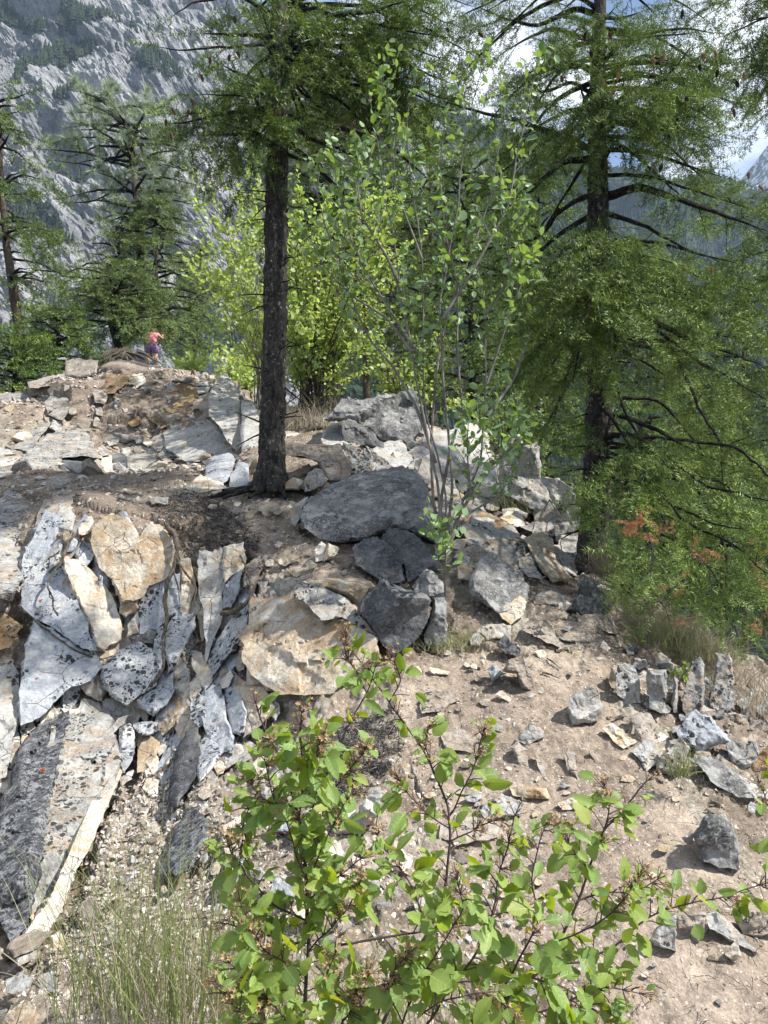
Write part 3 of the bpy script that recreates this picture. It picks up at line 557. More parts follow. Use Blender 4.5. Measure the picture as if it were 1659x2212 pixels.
K('rock_slab', 7, [(1190, 360), (1240, 300), (1260, 330), (1230, 390), (1195, 400)], 'cream', 'small rounded cream rock on top of the cracked slabs', prot=.1)
K('rock_slab', 7, [(1010, 640), (1070, 600), (1080, 750), (1050, 880), (960, 1030), (915, 1020), (930, 880), (960, 720)], 'dark', 'long dark rib of rock along the scree chute', prot=.14, bulge=.12)
K('rock_slab', 7, [(1030, 480), (1070, 430), (1105, 450), (1110, 560), (1080, 610), (1030, 560)], 'speckle', 'spotted rock above the long dark rib', prot=.1)
K('boulder', 7, [(910, 1300), (1000, 1080), (1050, 1050), (1120, 1120), (1100, 1220), (1040, 1360), (960, 1400), (920, 1380)], 'slabdark', 'dark and white spotted rock above the tall grass', prot=.12, bulge=.15)
K('stone', 7, [(1190, 1150), (1260, 1120), (1285, 1250), (1240, 1330), (1200, 1250)], 'cream', 'white wedge stone standing in the lower scree', prot=.1)
K('stone', 7, [(1180, 1480), (1240, 1340), (1320, 1320), (1290, 1430), (1220, 1500)], 'bluegrey', 'pale blade-shaped stone beside the tall grass', prot=.08)
K('stone', 7, [(1060, 960), (1130, 920), (1145, 980), (1100, 1000)], 'cream', 'pale stone at the top of the lower scree')
K('stone', 7, [(1075, 1060), (1120, 1010), (1130, 1070), (1085, 1090)], 'cream', 'upright pale chunk just above the white wedge stone')
K('stone', 7, [(1340, 860), (1400, 770), (1455, 780), (1440, 850), (1380, 890)], 'cream', 'white angular stone behind the top left of the foreground shrub')
K('rock_slab', 7, [(70, 1760), (180, 1700), (265, 1720), (200, 1800), (80, 1850), (50, 1800)], 'dusty', 'shaded brown rock under the foot of the huge dark slab', prot=.1)
K('stone', 7, [(30, 1980), (100, 1930), (170, 1950), (160, 2010), (90, 2060), (40, 2050)], 'lightgrey', 'flat white-crusted stone at the lower left corner', 'lie', prot=.05)
K('stone', 7, [(200, 1960), (260, 1930), (310, 1960), (300, 2040), (230, 2035)], 'grey', 'grey stone right of the flat white-crusted stone', 'lie', prot=.05)
K('stone', 7, [(270, 1740), (330, 1700), (355, 1790), (290, 1825)], 'cream', 'pale stone in the scree just left of the tall grass', 'lie')
K('stone', 7, [(80, 1860), (150, 1820), (205, 1810), (185, 1860), (100, 1900)], 'lightgrey', 'long pale stone below the shaded brown rock', 'lie')
K('stone', 7, [(440, 1560), (520, 1530), (545, 1620), (500, 1680), (440, 1640)], 'dusty', 'brown stone half hidden behind the tall grass', 'lie')
K('stone', 7, [(60, 2110), (150, 2090), (210, 2150), (190, 2230), (60, 2230), (20, 2180)], 'tan', 'tan stone cut off by the bottom edge at left', 'lie')
K('rock_slab', 7, [(0, 300), (60, 260), (100, 330), (105, 560), (60, 700), (40, 860), (-60, 900), (-60, 300)], 'lightgrey', 'crumbly pale rock at the left edge beside the lower blue-grey slab', prot=.02)
K('rock_slab', 7, [(-60, 0), (0, -10), (60, 20), (110, 60), (60, 170), (-60, 200)], 'rust', 'shadowed rust-brown rock at the left edge beside the blue-grey slabs', prot=.02)
# --- middle
K('boulder', 5, [(100, 1235), (200, 1250), (300, 1220), (350, 1190), (430, 1290), (490, 1365), (600, 1350), (700, 1400), (785, 1450), (770, 1560), (640, 1650), (560, 1750), (400, 1765), (260, 1760), (120, 1660), (60, 1560), (75, 1490), (35, 1440), (100, 1380)], 'tan', 'big broken tan block below the step of the path', bulge=.17, prot=.16, facets=9, rough=.9, thick=.4, tiltk=.3)
K('rock_slab', 5, [(345, 1170), (380, 1155), (520, 1190), (640, 1250), (720, 1350), (795, 1445), (700, 1400), (600, 1340), (490, 1360), (430, 1290), (350, 1230)], 'grey', 'grey lichened slab sloping over the right half of the big tan block', 'face', prot=.24, bulge=.06)
K('rock_slab', 5, [(385, 1150), (520, 1130), (760, 1150), (780, 1180), (705, 1290), (660, 1250), (540, 1190)], 'tan', 'tan ledge rock forming the step of the path', 'lie', prot=.05)
K('boulder', 5, [(370, 780), (440, 700), (560, 620), (720, 560), (900, 530), (1000, 560), (1060, 620), (1090, 720), (1105, 860), (1080, 930), (1000, 900), (880, 870), (800, 890), (720, 930), (620, 940), (480, 920), (400, 860)], 'darkwhite', 'largest rounded dark grey boulder with lichen beside the path', 'lie', bulge=.33, thick=.8, prot=.08, facets=7, round_=.5, rough=.75)
K('stone', 5, [(322, 835), (345, 740), (420, 690), (385, 790), (350, 850)], 'lightgrey', 'thin pale stone leaning on the left end of the largest boulder', 'stand', prot=.1)
K('boulder', 5, [(660, 970), (720, 920), (790, 910), (860, 960), (920, 1020), (935, 1140), (860, 1165), (760, 1110), (680, 1060)], 'dark', 'left one of the two dark rocks below the largest boulder', 'lie', bulge=.2, prot=.12, thick=.5)
K('boulder', 5, [(800, 930), (870, 870), (950, 875), (1020, 920), (1080, 1000), (1130, 1030), (1120, 1090), (1040, 1115), (960, 1150), (935, 1040), (860, 960)], 'dark', 'right one of the two dark rocks below the largest boulder', 'lie', bulge=.2, prot=.08, thick=.5)
K('standing_rock', 5, [(820, 1120), (900, 1170), (990, 1200), (1080, 1240), (1068, 1350), (1030, 1430), (960, 1500), (880, 1555), (820, 1490), (770, 1400), (700, 1310), (720, 1240), (790, 1170)], 'dark', 'thick standing charcoal rock to the right of the big tan block', 'stand', bulge=.2, prot=.1, thick=.5, facets=4, rough=.6)
K('standing_rock', 5, [(980, 1180), (1040, 1095), (1100, 1100), (1150, 1160), (1168, 1300), (1162, 1480), (1110, 1520), (1050, 1480), (1045, 1440), (1078, 1350), (1085, 1240), (1000, 1205)], 'darkwhite', 'round-topped narrow standing rock just below the tall grey-stemmed shrub', 'stand', bulge=.16, prot=.02, thick=.5, rough=.6)
K('rock_slab', 5, [(600, 290), (640, 275), (760, 330), (865, 430), (850, 480), (740, 415), (680, 405), (610, 385)], 'dark', 'long slab tipped on end behind the largest boulder', 'stand', bulge=.15, prot=.1, thick=.4)
K('boulder', 5, [(605, 400), (730, 430), (775, 520), (770, 570), (660, 585), (640, 500)], 'grey', 'upright grey block directly behind the left part of the largest boulder', 'stand', bulge=.2, thick=.6)
K('boulder', 5, [(735, 420), (800, 460), (850, 500), (870, 540), (780, 560), (770, 500)], 'grey', 'low grey block between the tipped slab and the largest boulder', 'stand', bulge=.2, thick=.6)
K('boulder', 5, [(300, 400), (500, 410), (590, 420), (640, 500), (652, 590), (540, 620), (500, 580), (480, 510), (380, 470), (300, 465)], 'dusty', 'wide flat-topped brown block right of the charred trunk', 'stand', bulge=.2, thick=.7, prot=.1)
K('rock_slab', 5, [(295, 340), (360, 345), (450, 390), (440, 400), (300, 395)], 'cream', 'pale flat slab lying uphill of the flat-topped brown block', 'face', prot=.03, bulge=.04)
K('stone', 5, [(400, 605), (420, 560), (480, 540), (525, 600), (490, 640), (400, 665)], 'grey', 'mossy upright stone under the flat-topped brown block', 'stand', thick=.6, bulge=.2, prot=.12)
K('stone', 5, [(295, 620), (340, 590), (398, 610), (370, 655), (295, 655)], 'tan', 'pinkish stone at the right side of the charred trunk base', 'stand', thick=.6, bulge=.2, prot=.12)
K('boulder', 5, [(520, 270), (600, 160), (700, 170), (860, 140), (980, 105), (1020, 200), (1030, 330), (960, 430), (850, 390), (760, 320), (620, 275)], 'darkwhite', 'large dark outcrop at the foot of the lime-green shrub', 'stand', bulge=.2, prot=.1, thick=.5, facets=8)
K('boulder', 5, [(860, 460), (960, 430), (1080, 350), (1300, 300), (1380, 340), (1400, 480), (1300, 560), (1150, 560), (1000, 540)], 'lightgrey', 'pale boulder behind the grey stems of the tall shrub', 'lie', bulge=.18, thick=.5)
K('boulder', 5, [(40, 60), (80, 160), (150, 200), (150, 260), (40, 260)], 'lightgrey', 'pale rock on the skyline left of the charred trunk', 'stand')
for i, (pp, mt, lb) in enumerate([([(455, 975), (490, 935), (515, 950), (500, 1035), (460, 1042)], 'cream', 'cream upright stone on the path above the tan step, left of its twin'), ([(510, 1000), (530, 940), (588, 970), (560, 1020), (503, 1045)], 'cream', 'cream split stone on the path above the tan step, right of its twin'), ([(400, 1055), (430, 1035), (472, 1060), (440, 1082)], 'cream', 'small cream stone below the upright cream pair on the path'), ([(250, 1035), (290, 1020), (330, 1045), (300, 1065), (255, 1060)], 'tan', 'tan stone at the left brink of the upper path'), ([(270, 1100), (310, 1090), (350, 1105), (310, 1120)], 'tan', 'flat tan stone near the brink of the upper path'), ([(235, 950), (260, 935), (285, 945), (260, 970)], 'tan', 'round brown stone stuck in the dark litter bank')]):
    K('stone', 5, pp, mt, lb, 'stand', bulge=.22, thick=.6, prot=.04)
# --- right bank
K('boulder', 6, [(50, 970), (100, 870), (170, 830), (260, 890), (335, 940), (362, 1020), (345, 1100), (290, 1130), (200, 1150), (120, 1100), (45, 1040)], 'darkwhite', 'dark lichened boulder on the uphill side of the path under the right tree', 'lie', bulge=.22, prot=.2, thick=.6, facets=7, rough=.7)
K('rock_slab', 6, [(195, 1145), (320, 1060), (355, 1095), (330, 1175), (270, 1215)], 'tan', 'yellowish foot stone under the dark lichened boulder', 'lie', prot=.12)
K('boulder', 6, [(0, 850), (80, 765), (200, 750), (300, 742), (352, 765), (350, 830), (300, 885), (240, 880), (170, 832), (60, 870)], 'grey', 'grey angular rock on top of the dark lichened boulder', 'lie', bulge=.18, prot=.1, thick=.5)
K('rock_slab', 6, [(-20, 640), (120, 610), (220, 650), (300, 700), (250, 745), (100, 760), (0, 740)], 'rust', 'rusty layered ledge behind the tall shrub stems', 'lie', prot=.05)
K('rock_slab', 6, [(320, 690), (430, 650), (500, 690), (492, 742), (380, 712)], 'lightgrey', 'flat capping slab on the pile of blocks left of the right tree', 'lie', prot=.15, bulge=.08)
K('rock_block', 6, [(340, 745), (440, 712), (500, 760), (522, 880), (600, 965), (500, 990), (440, 930), (380, 820)], 'tan', 'tan block with a rusty hollow in the pile left of the right tree', 'lie', prot=.08, bulge=.15)
K('rock_block', 6, [(502, 670), (652, 655), (645, 840), (560, 835), (512, 760)], 'lightgrey', 'squared grey block touching the left side of the right tree', 'stand', prot=.1, bulge=.12, thick=.6)
K('rock_block', 6, [(530, 865), (600, 835), (642, 870), (622, 955), (562, 935)], 'lightgrey', 'low lichened block at the left foot of the right tree', 'lie', prot=.1)
K('stone', 6, [(315, 860), (330, 850), (375, 850), (400, 910), (350, 915), (318, 905)], 'cream', 'small cream stone inside the pile of blocks', 'stand', prot=.15)
K('stone', 6, [(320, 920), (400, 900), (440, 975), (370, 960)], 'lightgrey', 'flat stone at the bottom of the pile of blocks', 'lie', prot=.12)
K('standing_rock', 6, [(430, 420), (520, 430), (600, 480), (627, 580), (612, 652), (540, 642), (500, 560)], 'lightgrey', 'upright leaning grey slab behind the pile of blocks', 'stand', bulge=.12, prot=.1, thick=.4)
K('boulder', 6, [(280, 200), (350, 215), (420, 250), (430, 420), (495, 560), (520, 645), (400, 600), (300, 540), (200, 500), (180, 350)], 'lightgrey', 'pale cliff-like boulder behind the small leafy saplings', 'stand', bulge=.15, thick=.5)
K('stone', 6, [(260, 600), (330, 620), (350, 690), (280, 690), (210, 640)], 'cream', 'sharp pale stone left of the flat capping slab', 'lie', prot=.15)
K('stone', 6, [(640, 1005), (670, 955), (720, 990), (800, 1080), (820, 1125), (700, 1075), (640, 1055)], 'dark', 'dark wedge rock at the foot of the right tree', 'stand', bulge=.15, thick=.5, prot=.05)
K('stone', 6, [(570, 1142), (640, 1055), (720, 1082), (812, 1115), (790, 1162), (650, 1165)], 'dark', 'dark flat-faced step rock below the dark wedge rock', 'stand', bulge=.12, thick=.5, prot=.05)
K('stone', 6, [(728, 1010), (790, 1005), (832, 1040), (795, 1072), (750, 1045)], 'cream', 'white rounded stone right of the dark wedge rock', 'stand', prot=.1, bulge=.2, thick=.6)
K('stone', 6, [(390, 1082), (480, 1030), (600, 1080), (560, 1112), (450, 1102), (400, 1112)], 'lightgrey', 'pale slab step across the path near the right tree', 'lie', prot=.04)
K('stone', 6, [(520, 1172), (558, 1140), (582, 1160), (572, 1187), (530, 1187)], 'cream', 'small pale stone on the step under the dark flat-faced rock', 'stand', prot=.04, bulge=.2)
K('stone', 6, [(620, 1172), (760, 1157), (830, 1200), (852, 1275), (740, 1245), (650, 1215)], 'dusty', 'broad brown step rock embedded in the path', 'lie', prot=.03)
K('stone', 6, [(540, 1292), (600, 1232), (670, 1240), (702, 1302), (620, 1312)], 'dusty', 'domed brown rock embedded in the path below the steps', 'lie', prot=.04, bulge=.2)
K('stone', 6, [(330, 1245), (400, 1172), (460, 1190), (530, 1300), (540, 1342), (460, 1312), (400, 1282)], 'dusty', 'ridge of brown rock along the left side of the steps', 'lie', prot=.04)
K('stone', 6, [(748, 1342), (770, 1300), (807, 1345), (785, 1362)], 'cream', 'bright white pointed stone alone on the upper path', 'stand', bulge=.25, thick=.7, prot=.02)
K('stone', 6, [(80, 1250), (150, 1215), (272, 1220), (268, 1292), (150, 1300)], 'lightgrey', 'flat grey stone in the dry litter below the round-topped standing rock', 'lie', prot=.06)
K('stone', 6, [(50, 1290), (90, 1255), (130, 1290), (100, 1330), (55, 1325)], 'lightgrey', 'rounded grey stone left of the flat grey stone in the litter', 'lie', prot=.06)
K('stone', 6, [(190, 1332), (240, 1270), (322, 1350), (322, 1402), (240, 1365)], 'dark', 'dark tilted stone in the dry litter beside the path', 'stand', bulge=.2, thick=.5, prot=.03)
K('stone', 6, [(230, 1470), (255, 1405), (330, 1392), (385, 1500), (392, 1585), (335, 1560), (300, 1480)], 'dusty', 'earth-covered rock splitting the path', 'stand', bulge=.2, thick=.6, prot=.02)
K('stone', 6, [(140, 1460), (180, 1430), (232, 1482), (170, 1522)], 'bluegrey', 'white angular stone at the left of the earth-covered rock', 'stand', bulge=.25, thick=.6, prot=.04)
K('stone', 6, [(100, 1412), (118, 1338), (135, 1400), (122, 1442)], 'cream', 'thin white stone standing in the litter', 'stand', bulge=.2, prot=.03)
K('stone', 6, [(400, 1362), (440, 1350), (467, 1380), (430, 1397)], 'cream', 'flat white stone beside the leafy sprig on the path', 'lie', prot=.02)
K('rock_block', 6, [(580, 1670), (590, 1610), (690, 1550), (740, 1570), (762, 1700), (740, 1735), (600, 1762)], 'lightgrey', 'large angular block standing alone in the middle of the path', 'stand', bulge=.22, thick=.7, prot=.03, facets=5, rough=.7)
for pp, mt, lb in [([(838, 1480), (850, 1435), (930, 1435), (962, 1500), (972, 1640), (900, 1632), (845, 1595)], 'lightgrey', 'first, broad block at the left end of the row of upright stones'),
    ([(800, 1530), (815, 1450), (842, 1440), (838, 1560), (815, 1560)], 'tan', 'narrow yellowish stone against the left side of the first upright block'),
    ([(1000, 1500), (1010, 1450), (1110, 1460), (1112, 1600), (1085, 1695), (1020, 1665)], 'grey', 'second upright stone in the row, with a grooved grey face'),
    ([(1148, 1690), (1152, 1500), (1172, 1510), (1170, 1692)], 'lightgrey', 'very thin upright sliver in the middle of the row of upright stones'),
    ([(1200, 1680), (1210, 1570), (1250, 1420), (1285, 1390), (1312, 1440), (1312, 1600), (1300, 1690), (1230, 1745)], 'grey', 'upright stone with a sharp pointed top in the row'),
    ([(1345, 1705), (1345, 1590), (1378, 1460), (1380, 1378), (1446, 1373), (1478, 1530), (1472, 1665), (1400, 1705)], 'grey', 'tallest upright stone with a squared top at the right end of the row')]:
    K('standing_stone', 6, pp, mt, lb, 'stand', bulge=.14, thick=.35, prot=.05, rough=.6, facets=3, tiltk=.4, cat='upright stone')
K('stone', 6, [(1050, 1422), (1120, 1408), (1182, 1440), (1130, 1465), (1060, 1455)], 'cream', 'pale flat rock behind the row of upright stones', 'stand', thick=.6, bulge=.2)
K('stone', 6, [(1160, 1452), (1240, 1450), (1230, 1512), (1180, 1502)], 'cream', 'pale rock with a green sprig in front, behind the upright row', 'stand', thick=.6, bulge=.2)
K('stone', 6, [(930, 1440), (940, 1400), (1010, 1405), (1000, 1450), (960, 1460)], 'grey', 'grey rock behind the gap between the first two upright stones', 'stand', thick=.6, bulge=.2)
K('boulder', 6, [(1163, 1795), (1270, 1680), (1350, 1710), (1400, 1780), (1452, 1850), (1400, 1862), (1290, 1912), (1220, 1862)], 'bluegrey', 'large pale angular boulder below the pointed upright stone', 'stand', bulge=.2, thick=.5, prot=.08)
K('stone', 6, [(880, 1722), (960, 1690), (1030, 1730), (1037, 1800), (920, 1805), (932, 1750)], 'dusty', 'brown broken rock in the bank right of the large angular block', 'lie', prot=.06)
K('stone', 6, [(763, 1778), (820, 1750), (880, 1790), (952, 1850), (880, 1887), (820, 1842)], 'cream', 'flat cream slab on the right side of the path below the angular block', 'lie', prot=.03)
K('stone', 6, [(922, 1898), (1000, 1830), (1052, 1860), (1012, 1940), (985, 1962)], 'lightgrey', 'upper of two flat pale slabs at the right edge of the path', 'lie', prot=.03)
K('stone', 6, [(980, 1968), (1020, 1925), (1062, 1890), (1072, 1950), (1000, 2010)], 'lightgrey', 'lower of two flat pale slabs at the right edge of the path', 'lie', prot=.03)
K('stone', 6, [(1040, 1822), (1080, 1795), (1122, 1820), (1080, 1852)], 'cream', 'small flat pale stone above the two flat slabs', 'lie', prot=.03)
K('boulder', 6, [(1060, 1965), (1130, 1850), (1200, 1840), (1227, 1880), (1200, 2000), (1130, 2025), (1050, 2010)], 'grey', 'striped grey rock with a tuft of grass on it', 'stand', bulge=.2, thick=.5, prot=.04)
K('rock_slab', 6, [(1230, 1940), (1330, 1930), (1450, 1990), (1540, 2060), (1602, 2155), (1500, 2150), (1350, 2062), (1300, 1990)], 'darkwhite', 'long dark slab with white lichen lying at the right edge', 'lie', prot=.1, bulge=.08)
K('rock_slab', 6, [(1480, 2020), (1560, 2060), (1700, 2150), (1700, 2210), (1560, 2115)], 'lightgrey', 'pale thin slab behind the long dark slab', 'lie', prot=.06)
K('boulder', 6, [(1370, 1705), (1480, 1690), (1620, 1740), (1560, 1785), (1420, 1775)], 'grey', 'low grey lichened rock right of the tallest upright stone', 'stand', bulge=.15)
K('boulder', 6, [(1432, 1855), (1530, 1860), (1595, 1850), (1602, 1950), (1520, 2005), (1460, 1955)], 'grey', 'dark-topped boulder right of the large pale angular boulder', 'stand', bulge=.2, prot=.04)
K('boulder', 6, [(1585, 1920), (1720, 1830), (1720, 1990), (1560, 2015)], 'rust', 'brown rock at the right edge beneath the dark-topped boulder', 'stand', prot=.04)
K('stone', 6, [(1580, 1660), (1720, 1620), (1720, 1720), (1620, 1710)], 'lightgrey', 'pale rock at the right edge above the low grey rock', 'stand', prot=.04)
K('boulder', 8, [(1388, 795), (1430, 730), (1490, 723), (1530, 770), (1552, 850), (1552, 922), (1480, 912), (1430, 892)], 'darkwhite', 'dark boulder with a worn pale top on the right side of the path', 'stand', bulge=.22, thick=.7, prot=.03, facets=4, rough=.6)
K('stone', 8, [(1350, 802), (1386, 773), (1388, 822), (1362, 824)], 'lightgrey', 'small grey stone leaning on the left of the dark pale-topped boulder', 'stand', bulge=.2)
K('stone', 8, [(1235, 1172), (1290, 1090), (1331, 1080), (1327, 1212), (1250, 1192)], 'lightgrey', 'pale angular stone in the lower path among shrub twigs', 'stand', bulge=.2, thick=.5)
K('stone', 8, [(1332, 1085), (1440, 1078), (1432, 1142), (1340, 1132)], 'dusty', 'brown ledge stone behind the pale angular stone of the lower path', 'stand', bulge=.15)
K('stone', 8, [(1430, 1082), (1480, 1068), (1560, 1150), (1620, 1218), (1560, 1192), (1450, 1132)], 'lightgrey', 'long pale slanting slab across the lower path', 'lie', prot=.05)
K('stone', 8, [(1503, 1222), (1550, 1170), (1562, 1230), (1540, 1253)], 'cream', 'small upright stone below the long slanting slab', 'stand', bulge=.2, thick=.6)
K('stone', 8, [(1540, 1072), (1700, 1055), (1700, 1150), (1570, 1152)], 'dusty', 'brown flat block at the right edge of the lower path', 'stand', bulge=.12)
K('rock_slab', 8, [(408, 302), (430, 280), (530, 275), (547, 310), (480, 352), (413, 357)], 'dusty', 'tan bedrock slab surfacing at the left of the path', 'face', prot=.02, bulge=.05)
K('stone', 8, [(725, 620), (860, 625), (862, 662), (740, 652)], 'tan', 'flat rectangular cream stone low in the path', 'lie', prot=.03, bulge=.1)
K('stone', 8, [(620, 702), (700, 650), (782, 680), (772, 722), (640, 735)], 'lightgrey', 'grey pointed rock in the path under the flat rectangular stone', 'lie', prot=.04, bulge=.15)
K('rock_slab', 8, [(475, 802), (480, 760), (560, 720), (700, 735), (682, 802), (540, 825)], 'dusty', 'broad pale bedrock hump in the middle of the lower path', 'face', prot=.02, bulge=.07)
K('stone', 8, [(900, 682), (980, 650), (1012, 692), (920, 704)], 'cream', 'flat white stone right of the grey pointed rock', 'lie', prot=.03)
for pp, lb in [([(735, 480), (760, 460), (792, 490), (802, 555), (770, 560)], 'left one of the blades of bedrock sticking out of the path'), ([(820, 500), (842, 520), (868, 602), (845, 580)], 'second blade of bedrock sticking out of the path'), ([(922, 500), (960, 508), (974, 592), (935, 562)], 'white-topped blade of bedrock sticking out of the path'), ([(1016, 490), (1030, 485), (1056, 530), (1042, 542)], 'smallest blade of bedrock sticking out of the path, at the right')]:
    K('stone', 8, pp, 'dusty', lb, 'lie', prot=.02, bulge=.15)
K('stone', 8, [(750, 452), (800, 393), (852, 420), (853, 440), (790, 472)], 'grey', 'grey layered stone lying flat in the middle of the path', 'lie', prot=.05, bulge=.12)
K('stone', 8, [(678, 290), (700, 276), (735, 305), (727, 317)], 'cream', 'small flat pale stone with a dark underside on the path', 'lie', prot=.03)
K('stone', 8, [(178, 770), (190, 690), (250, 620), (282, 650), (282, 700), (230, 750), (190, 792)], 'lightgrey', 'pale chunky rock standing in the lichen litter left of the path', 'stand', bulge=.2, thick=.5)
K('rock_slab', 8, [(480, 432), (560, 415), (602, 450), (592, 500), (500, 482)], 'dusty', 'pale crumbling bedrock patch on the left of the path', 'face', prot=.025, bulge=.06)
K('stone', 8, [(428, 207), (440, 190), (512, 205), (507, 217)], 'cream', 'long thin pale stone at the top left of the path', 'lie', prot=.02)
K('stone', 8, [(380, 192), (400, 185), (412, 210), (395, 217)], 'cream', 'small pale stone left of the long thin stone', 'lie', prot=.02)
# --- broken fragments filling the cliff between the traced slabs
def fill(region, n, aspect, mats, label, group, seed, smin=14, prot=.02, mode='face', bulge=.12, nm='rock_fragment'):
    r = np.random.default_rng(seed); us_ = [p[0] for p in region]; vs_ = [p[1] for p in region]; pts = []
    tries = 0
    while len(pts) < n and tries < 20000:
        tries += 1; p = (r.uniform(min(us_), max(us_)), r.uniform(min(vs_), max(vs_)))
        if not inpoly([p[0]], [p[1]], region)[0]: continue
        rad = smin * (1 + 1.1 * r.random() ** 2)
        if any(inpoly([p[0]], [p[1]], T)[0] for T, _ in OUTL): continue
        if any(abs(p[0] - q[0]) * aspect ** .5 < .8 * (rad + q[2]) and abs(p[1] - q[1]) / aspect ** .5 < .8 * (rad + q[2]) for q in pts): continue
        pts.append((*p, rad))
    for (u, v, rad) in pts:
        k = r.integers(5, 8); an = np.sort(r.random(k) * 6.28 + .0) ; an = (np.arange(k) + .5 * r.random(k)) / k * 6.283; rr = rad * (.75 + .5 * r.random(k)); tilt = .35 * r.normal()
        x = rr * np.cos(an) / aspect ** .5; y = rr * np.sin(an) * aspect ** .5; P = [(u + a * math.cos(tilt) - c * math.sin(tilt), v + a * math.sin(tilt) + c * math.cos(tilt)) for a, c in zip(x, y)]
        mt = mats[r.integers(0, len(mats))]; rock(nm, 0, P, mt, near_label(u, v, MATW[mt], 'fragment' if nm == 'rock_fragment' else 'embedded stone', label), mode, bulge=bulge, thick=.5, prot=prot + .03 * r.random(), group=group, cat='rock', sp=max(2.6, rad / 7))
MATW = {'bluegrey': 'bluish', 'speckle': 'speckled', 'tan': 'tan', 'cream': 'cream', 'rust': 'rusty', 'dark': 'charcoal', 'darkwhite': 'dark', 'grey': 'grey', 'lightgrey': 'pale grey', 'slabdark': 'dark', 'dusty': 'brownish', 'bank': 'earthy'}
USED = {}
def near_label(u, v, colour, noun, fallback):
    cand = []
    for P, lb in OUTL:
        c = np.array(P).mean(0); ext = np.ptp(np.array(P), axis=0) / 2; du = u - c[0]; dv = v - c[1]; d = math.hypot(max(0, abs(du) - ext[0]), max(0, abs(dv) - ext[1]))
        cand.append((d, du / max(ext[0], 1), dv / max(ext[1], 1), lb))
    cand.sort(key=lambda c: c[0])
    for best in cand[:7]:
        if best[0] > 75: break
        x = lab1(best, colour, noun)
        if len(x.split()) <= 16 and x not in USED: USED[x] = 1; return x
    return fallback
def lab1(best, colour, noun):
    rel = ('right of' if best[1] > 0 else 'left of') if abs(best[1]) > abs(best[2]) else ('below' if best[2] > 0 else 'above')
    w = best[3].split(); n = 8
    if len(w) > n:
        k = n
        while k > 4 and w[k] not in ('at', 'in', 'below', 'with', 'on', 'under', 'above', 'right', 'left', 'beside', 'of', 'by', 'beneath', 'behind', 'over', 'between', 'running', 'lying', 'to'): k -= 1
        if w[k - 1] in ('the', 'at', 'to', 'and', 'of'): k -= 1
        w = w[:k]
    art = '' if w[0] in ('first,', 'second') else 'the '
    return f"{colour} {noun} {rel} {art}{' '.join(w)}".replace('the the', 'the').replace(', broad', ' broad')
def under(region, n, lo, hi, aspect, mats, group, seed, prot=.0, mode='face', fb='rock showing between the slabs'):
    r = np.random.default_rng(seed); us_ = [p[0] for p in region]; vs_ = [p[1] for p in region]; pts = []; t = 0
    while len(pts) < n and t < 9000:
        t += 1; p = (r.uniform(min(us_), max(us_)), r.uniform(min(vs_), max(vs_))); rad = r.uniform(lo, hi)
        if not inpoly([p[0]], [p[1]], region)[0] or any(abs(p[0] - q[0]) * aspect ** .5 < .62 * (rad + q[2]) and abs(p[1] - q[1]) / aspect ** .5 < .62 * (rad + q[2]) for q in pts): continue
        pts.append((*p, rad))
    for u, v, rad in pts:
        k = r.integers(5, 8); an = (np.arange(k) + .6 * r.random(k)) / k * 6.283; rr = rad * (.8 + .5 * r.random(k)); tl = .3 * r.normal(); x = rr * np.cos(an) / aspect ** .5; y = rr * np.sin(an) * aspect ** .5
        mt = mats[r.integers(0, len(mats))]; rock('rock_fragment', 0, [(u + a * math.cos(tl) - c * math.sin(tl), v + a * math.sin(tl) + c * math.cos(tl)) for a, c in zip(x, y)], mt, near_label(u, v, 'broad ' + MATW[mt], 'rock', fb), mode, bulge=.12, thick=.4, prot=prot, tiltk=.6, group=group, cat='rock', sp=max(3., rad / 9))
under([(90, 1090), (200, 1120), (330, 1190), (420, 1240), (560, 1250), (560, 1560), (430, 1660), (330, 1640), (100, 1600)], 54, 28, 46, 2.4, ['lightgrey', 'bluegrey', 'cream', 'lightgrey', 'tan', 'bluegrey'], 'rock faces between the slabs of the left cliff', 401, .03)
under([(0, 880), (140, 840), (460, 850), (550, 900), (550, 1000), (300, 1010), (100, 1000), (0, 960)], 10, 20, 36, 1., ['bank', 'bank', 'grey'], 'rock faces in the bank below the hilltop', 402, .04)
under([(-40, 1500), (70, 1500), (60, 1900), (-40, 2000)], 8, 26, 44, 1.6, ['lightgrey', 'cream', 'dusty'], 'rock faces at the left edge', 403, .03)
under([(420, 1440), (540, 1500), (560, 1640), (470, 1760), (380, 1700)], 9, 24, 38, 1.5, ['bluegrey', 'lightgrey', 'tan'], 'rock faces between the slabs of the left cliff', 404, .02)
under([(700, 930), (1240, 1080), (1250, 1200), (1000, 1220), (940, 1100), (760, 1000)], 18, 26, 44, .9, ['lightgrey', 'grey', 'dusty', 'lightgrey'], 'rocks piled on the slope left of the right fir', 405, .08, 'lie')
fill(PATH[:12] + [(1500, 1950), (1400, 2150), (1250, 2212), (1050, 1960), (930, 1760), (850, 1550)], 76, .55, ['dusty', 'dusty', 'tan', 'cream', 'dusty', 'grey', 'lightgrey'], 'flat stone embedded in the trodden dirt of the lower path', 'flat stones embedded in the lower path', 321, 6, .012, 'lie', bulge=.09, nm='embedded_stone')
fill(PATH2, 16, .6, ['dusty', 'dusty', 'tan', 'cream'], 'flat stone embedded in the upper path by the charred trunk', 'flat stones embedded in the upper path', 322, 6, .012, 'lie', bulge=.09, nm='embedded_stone')
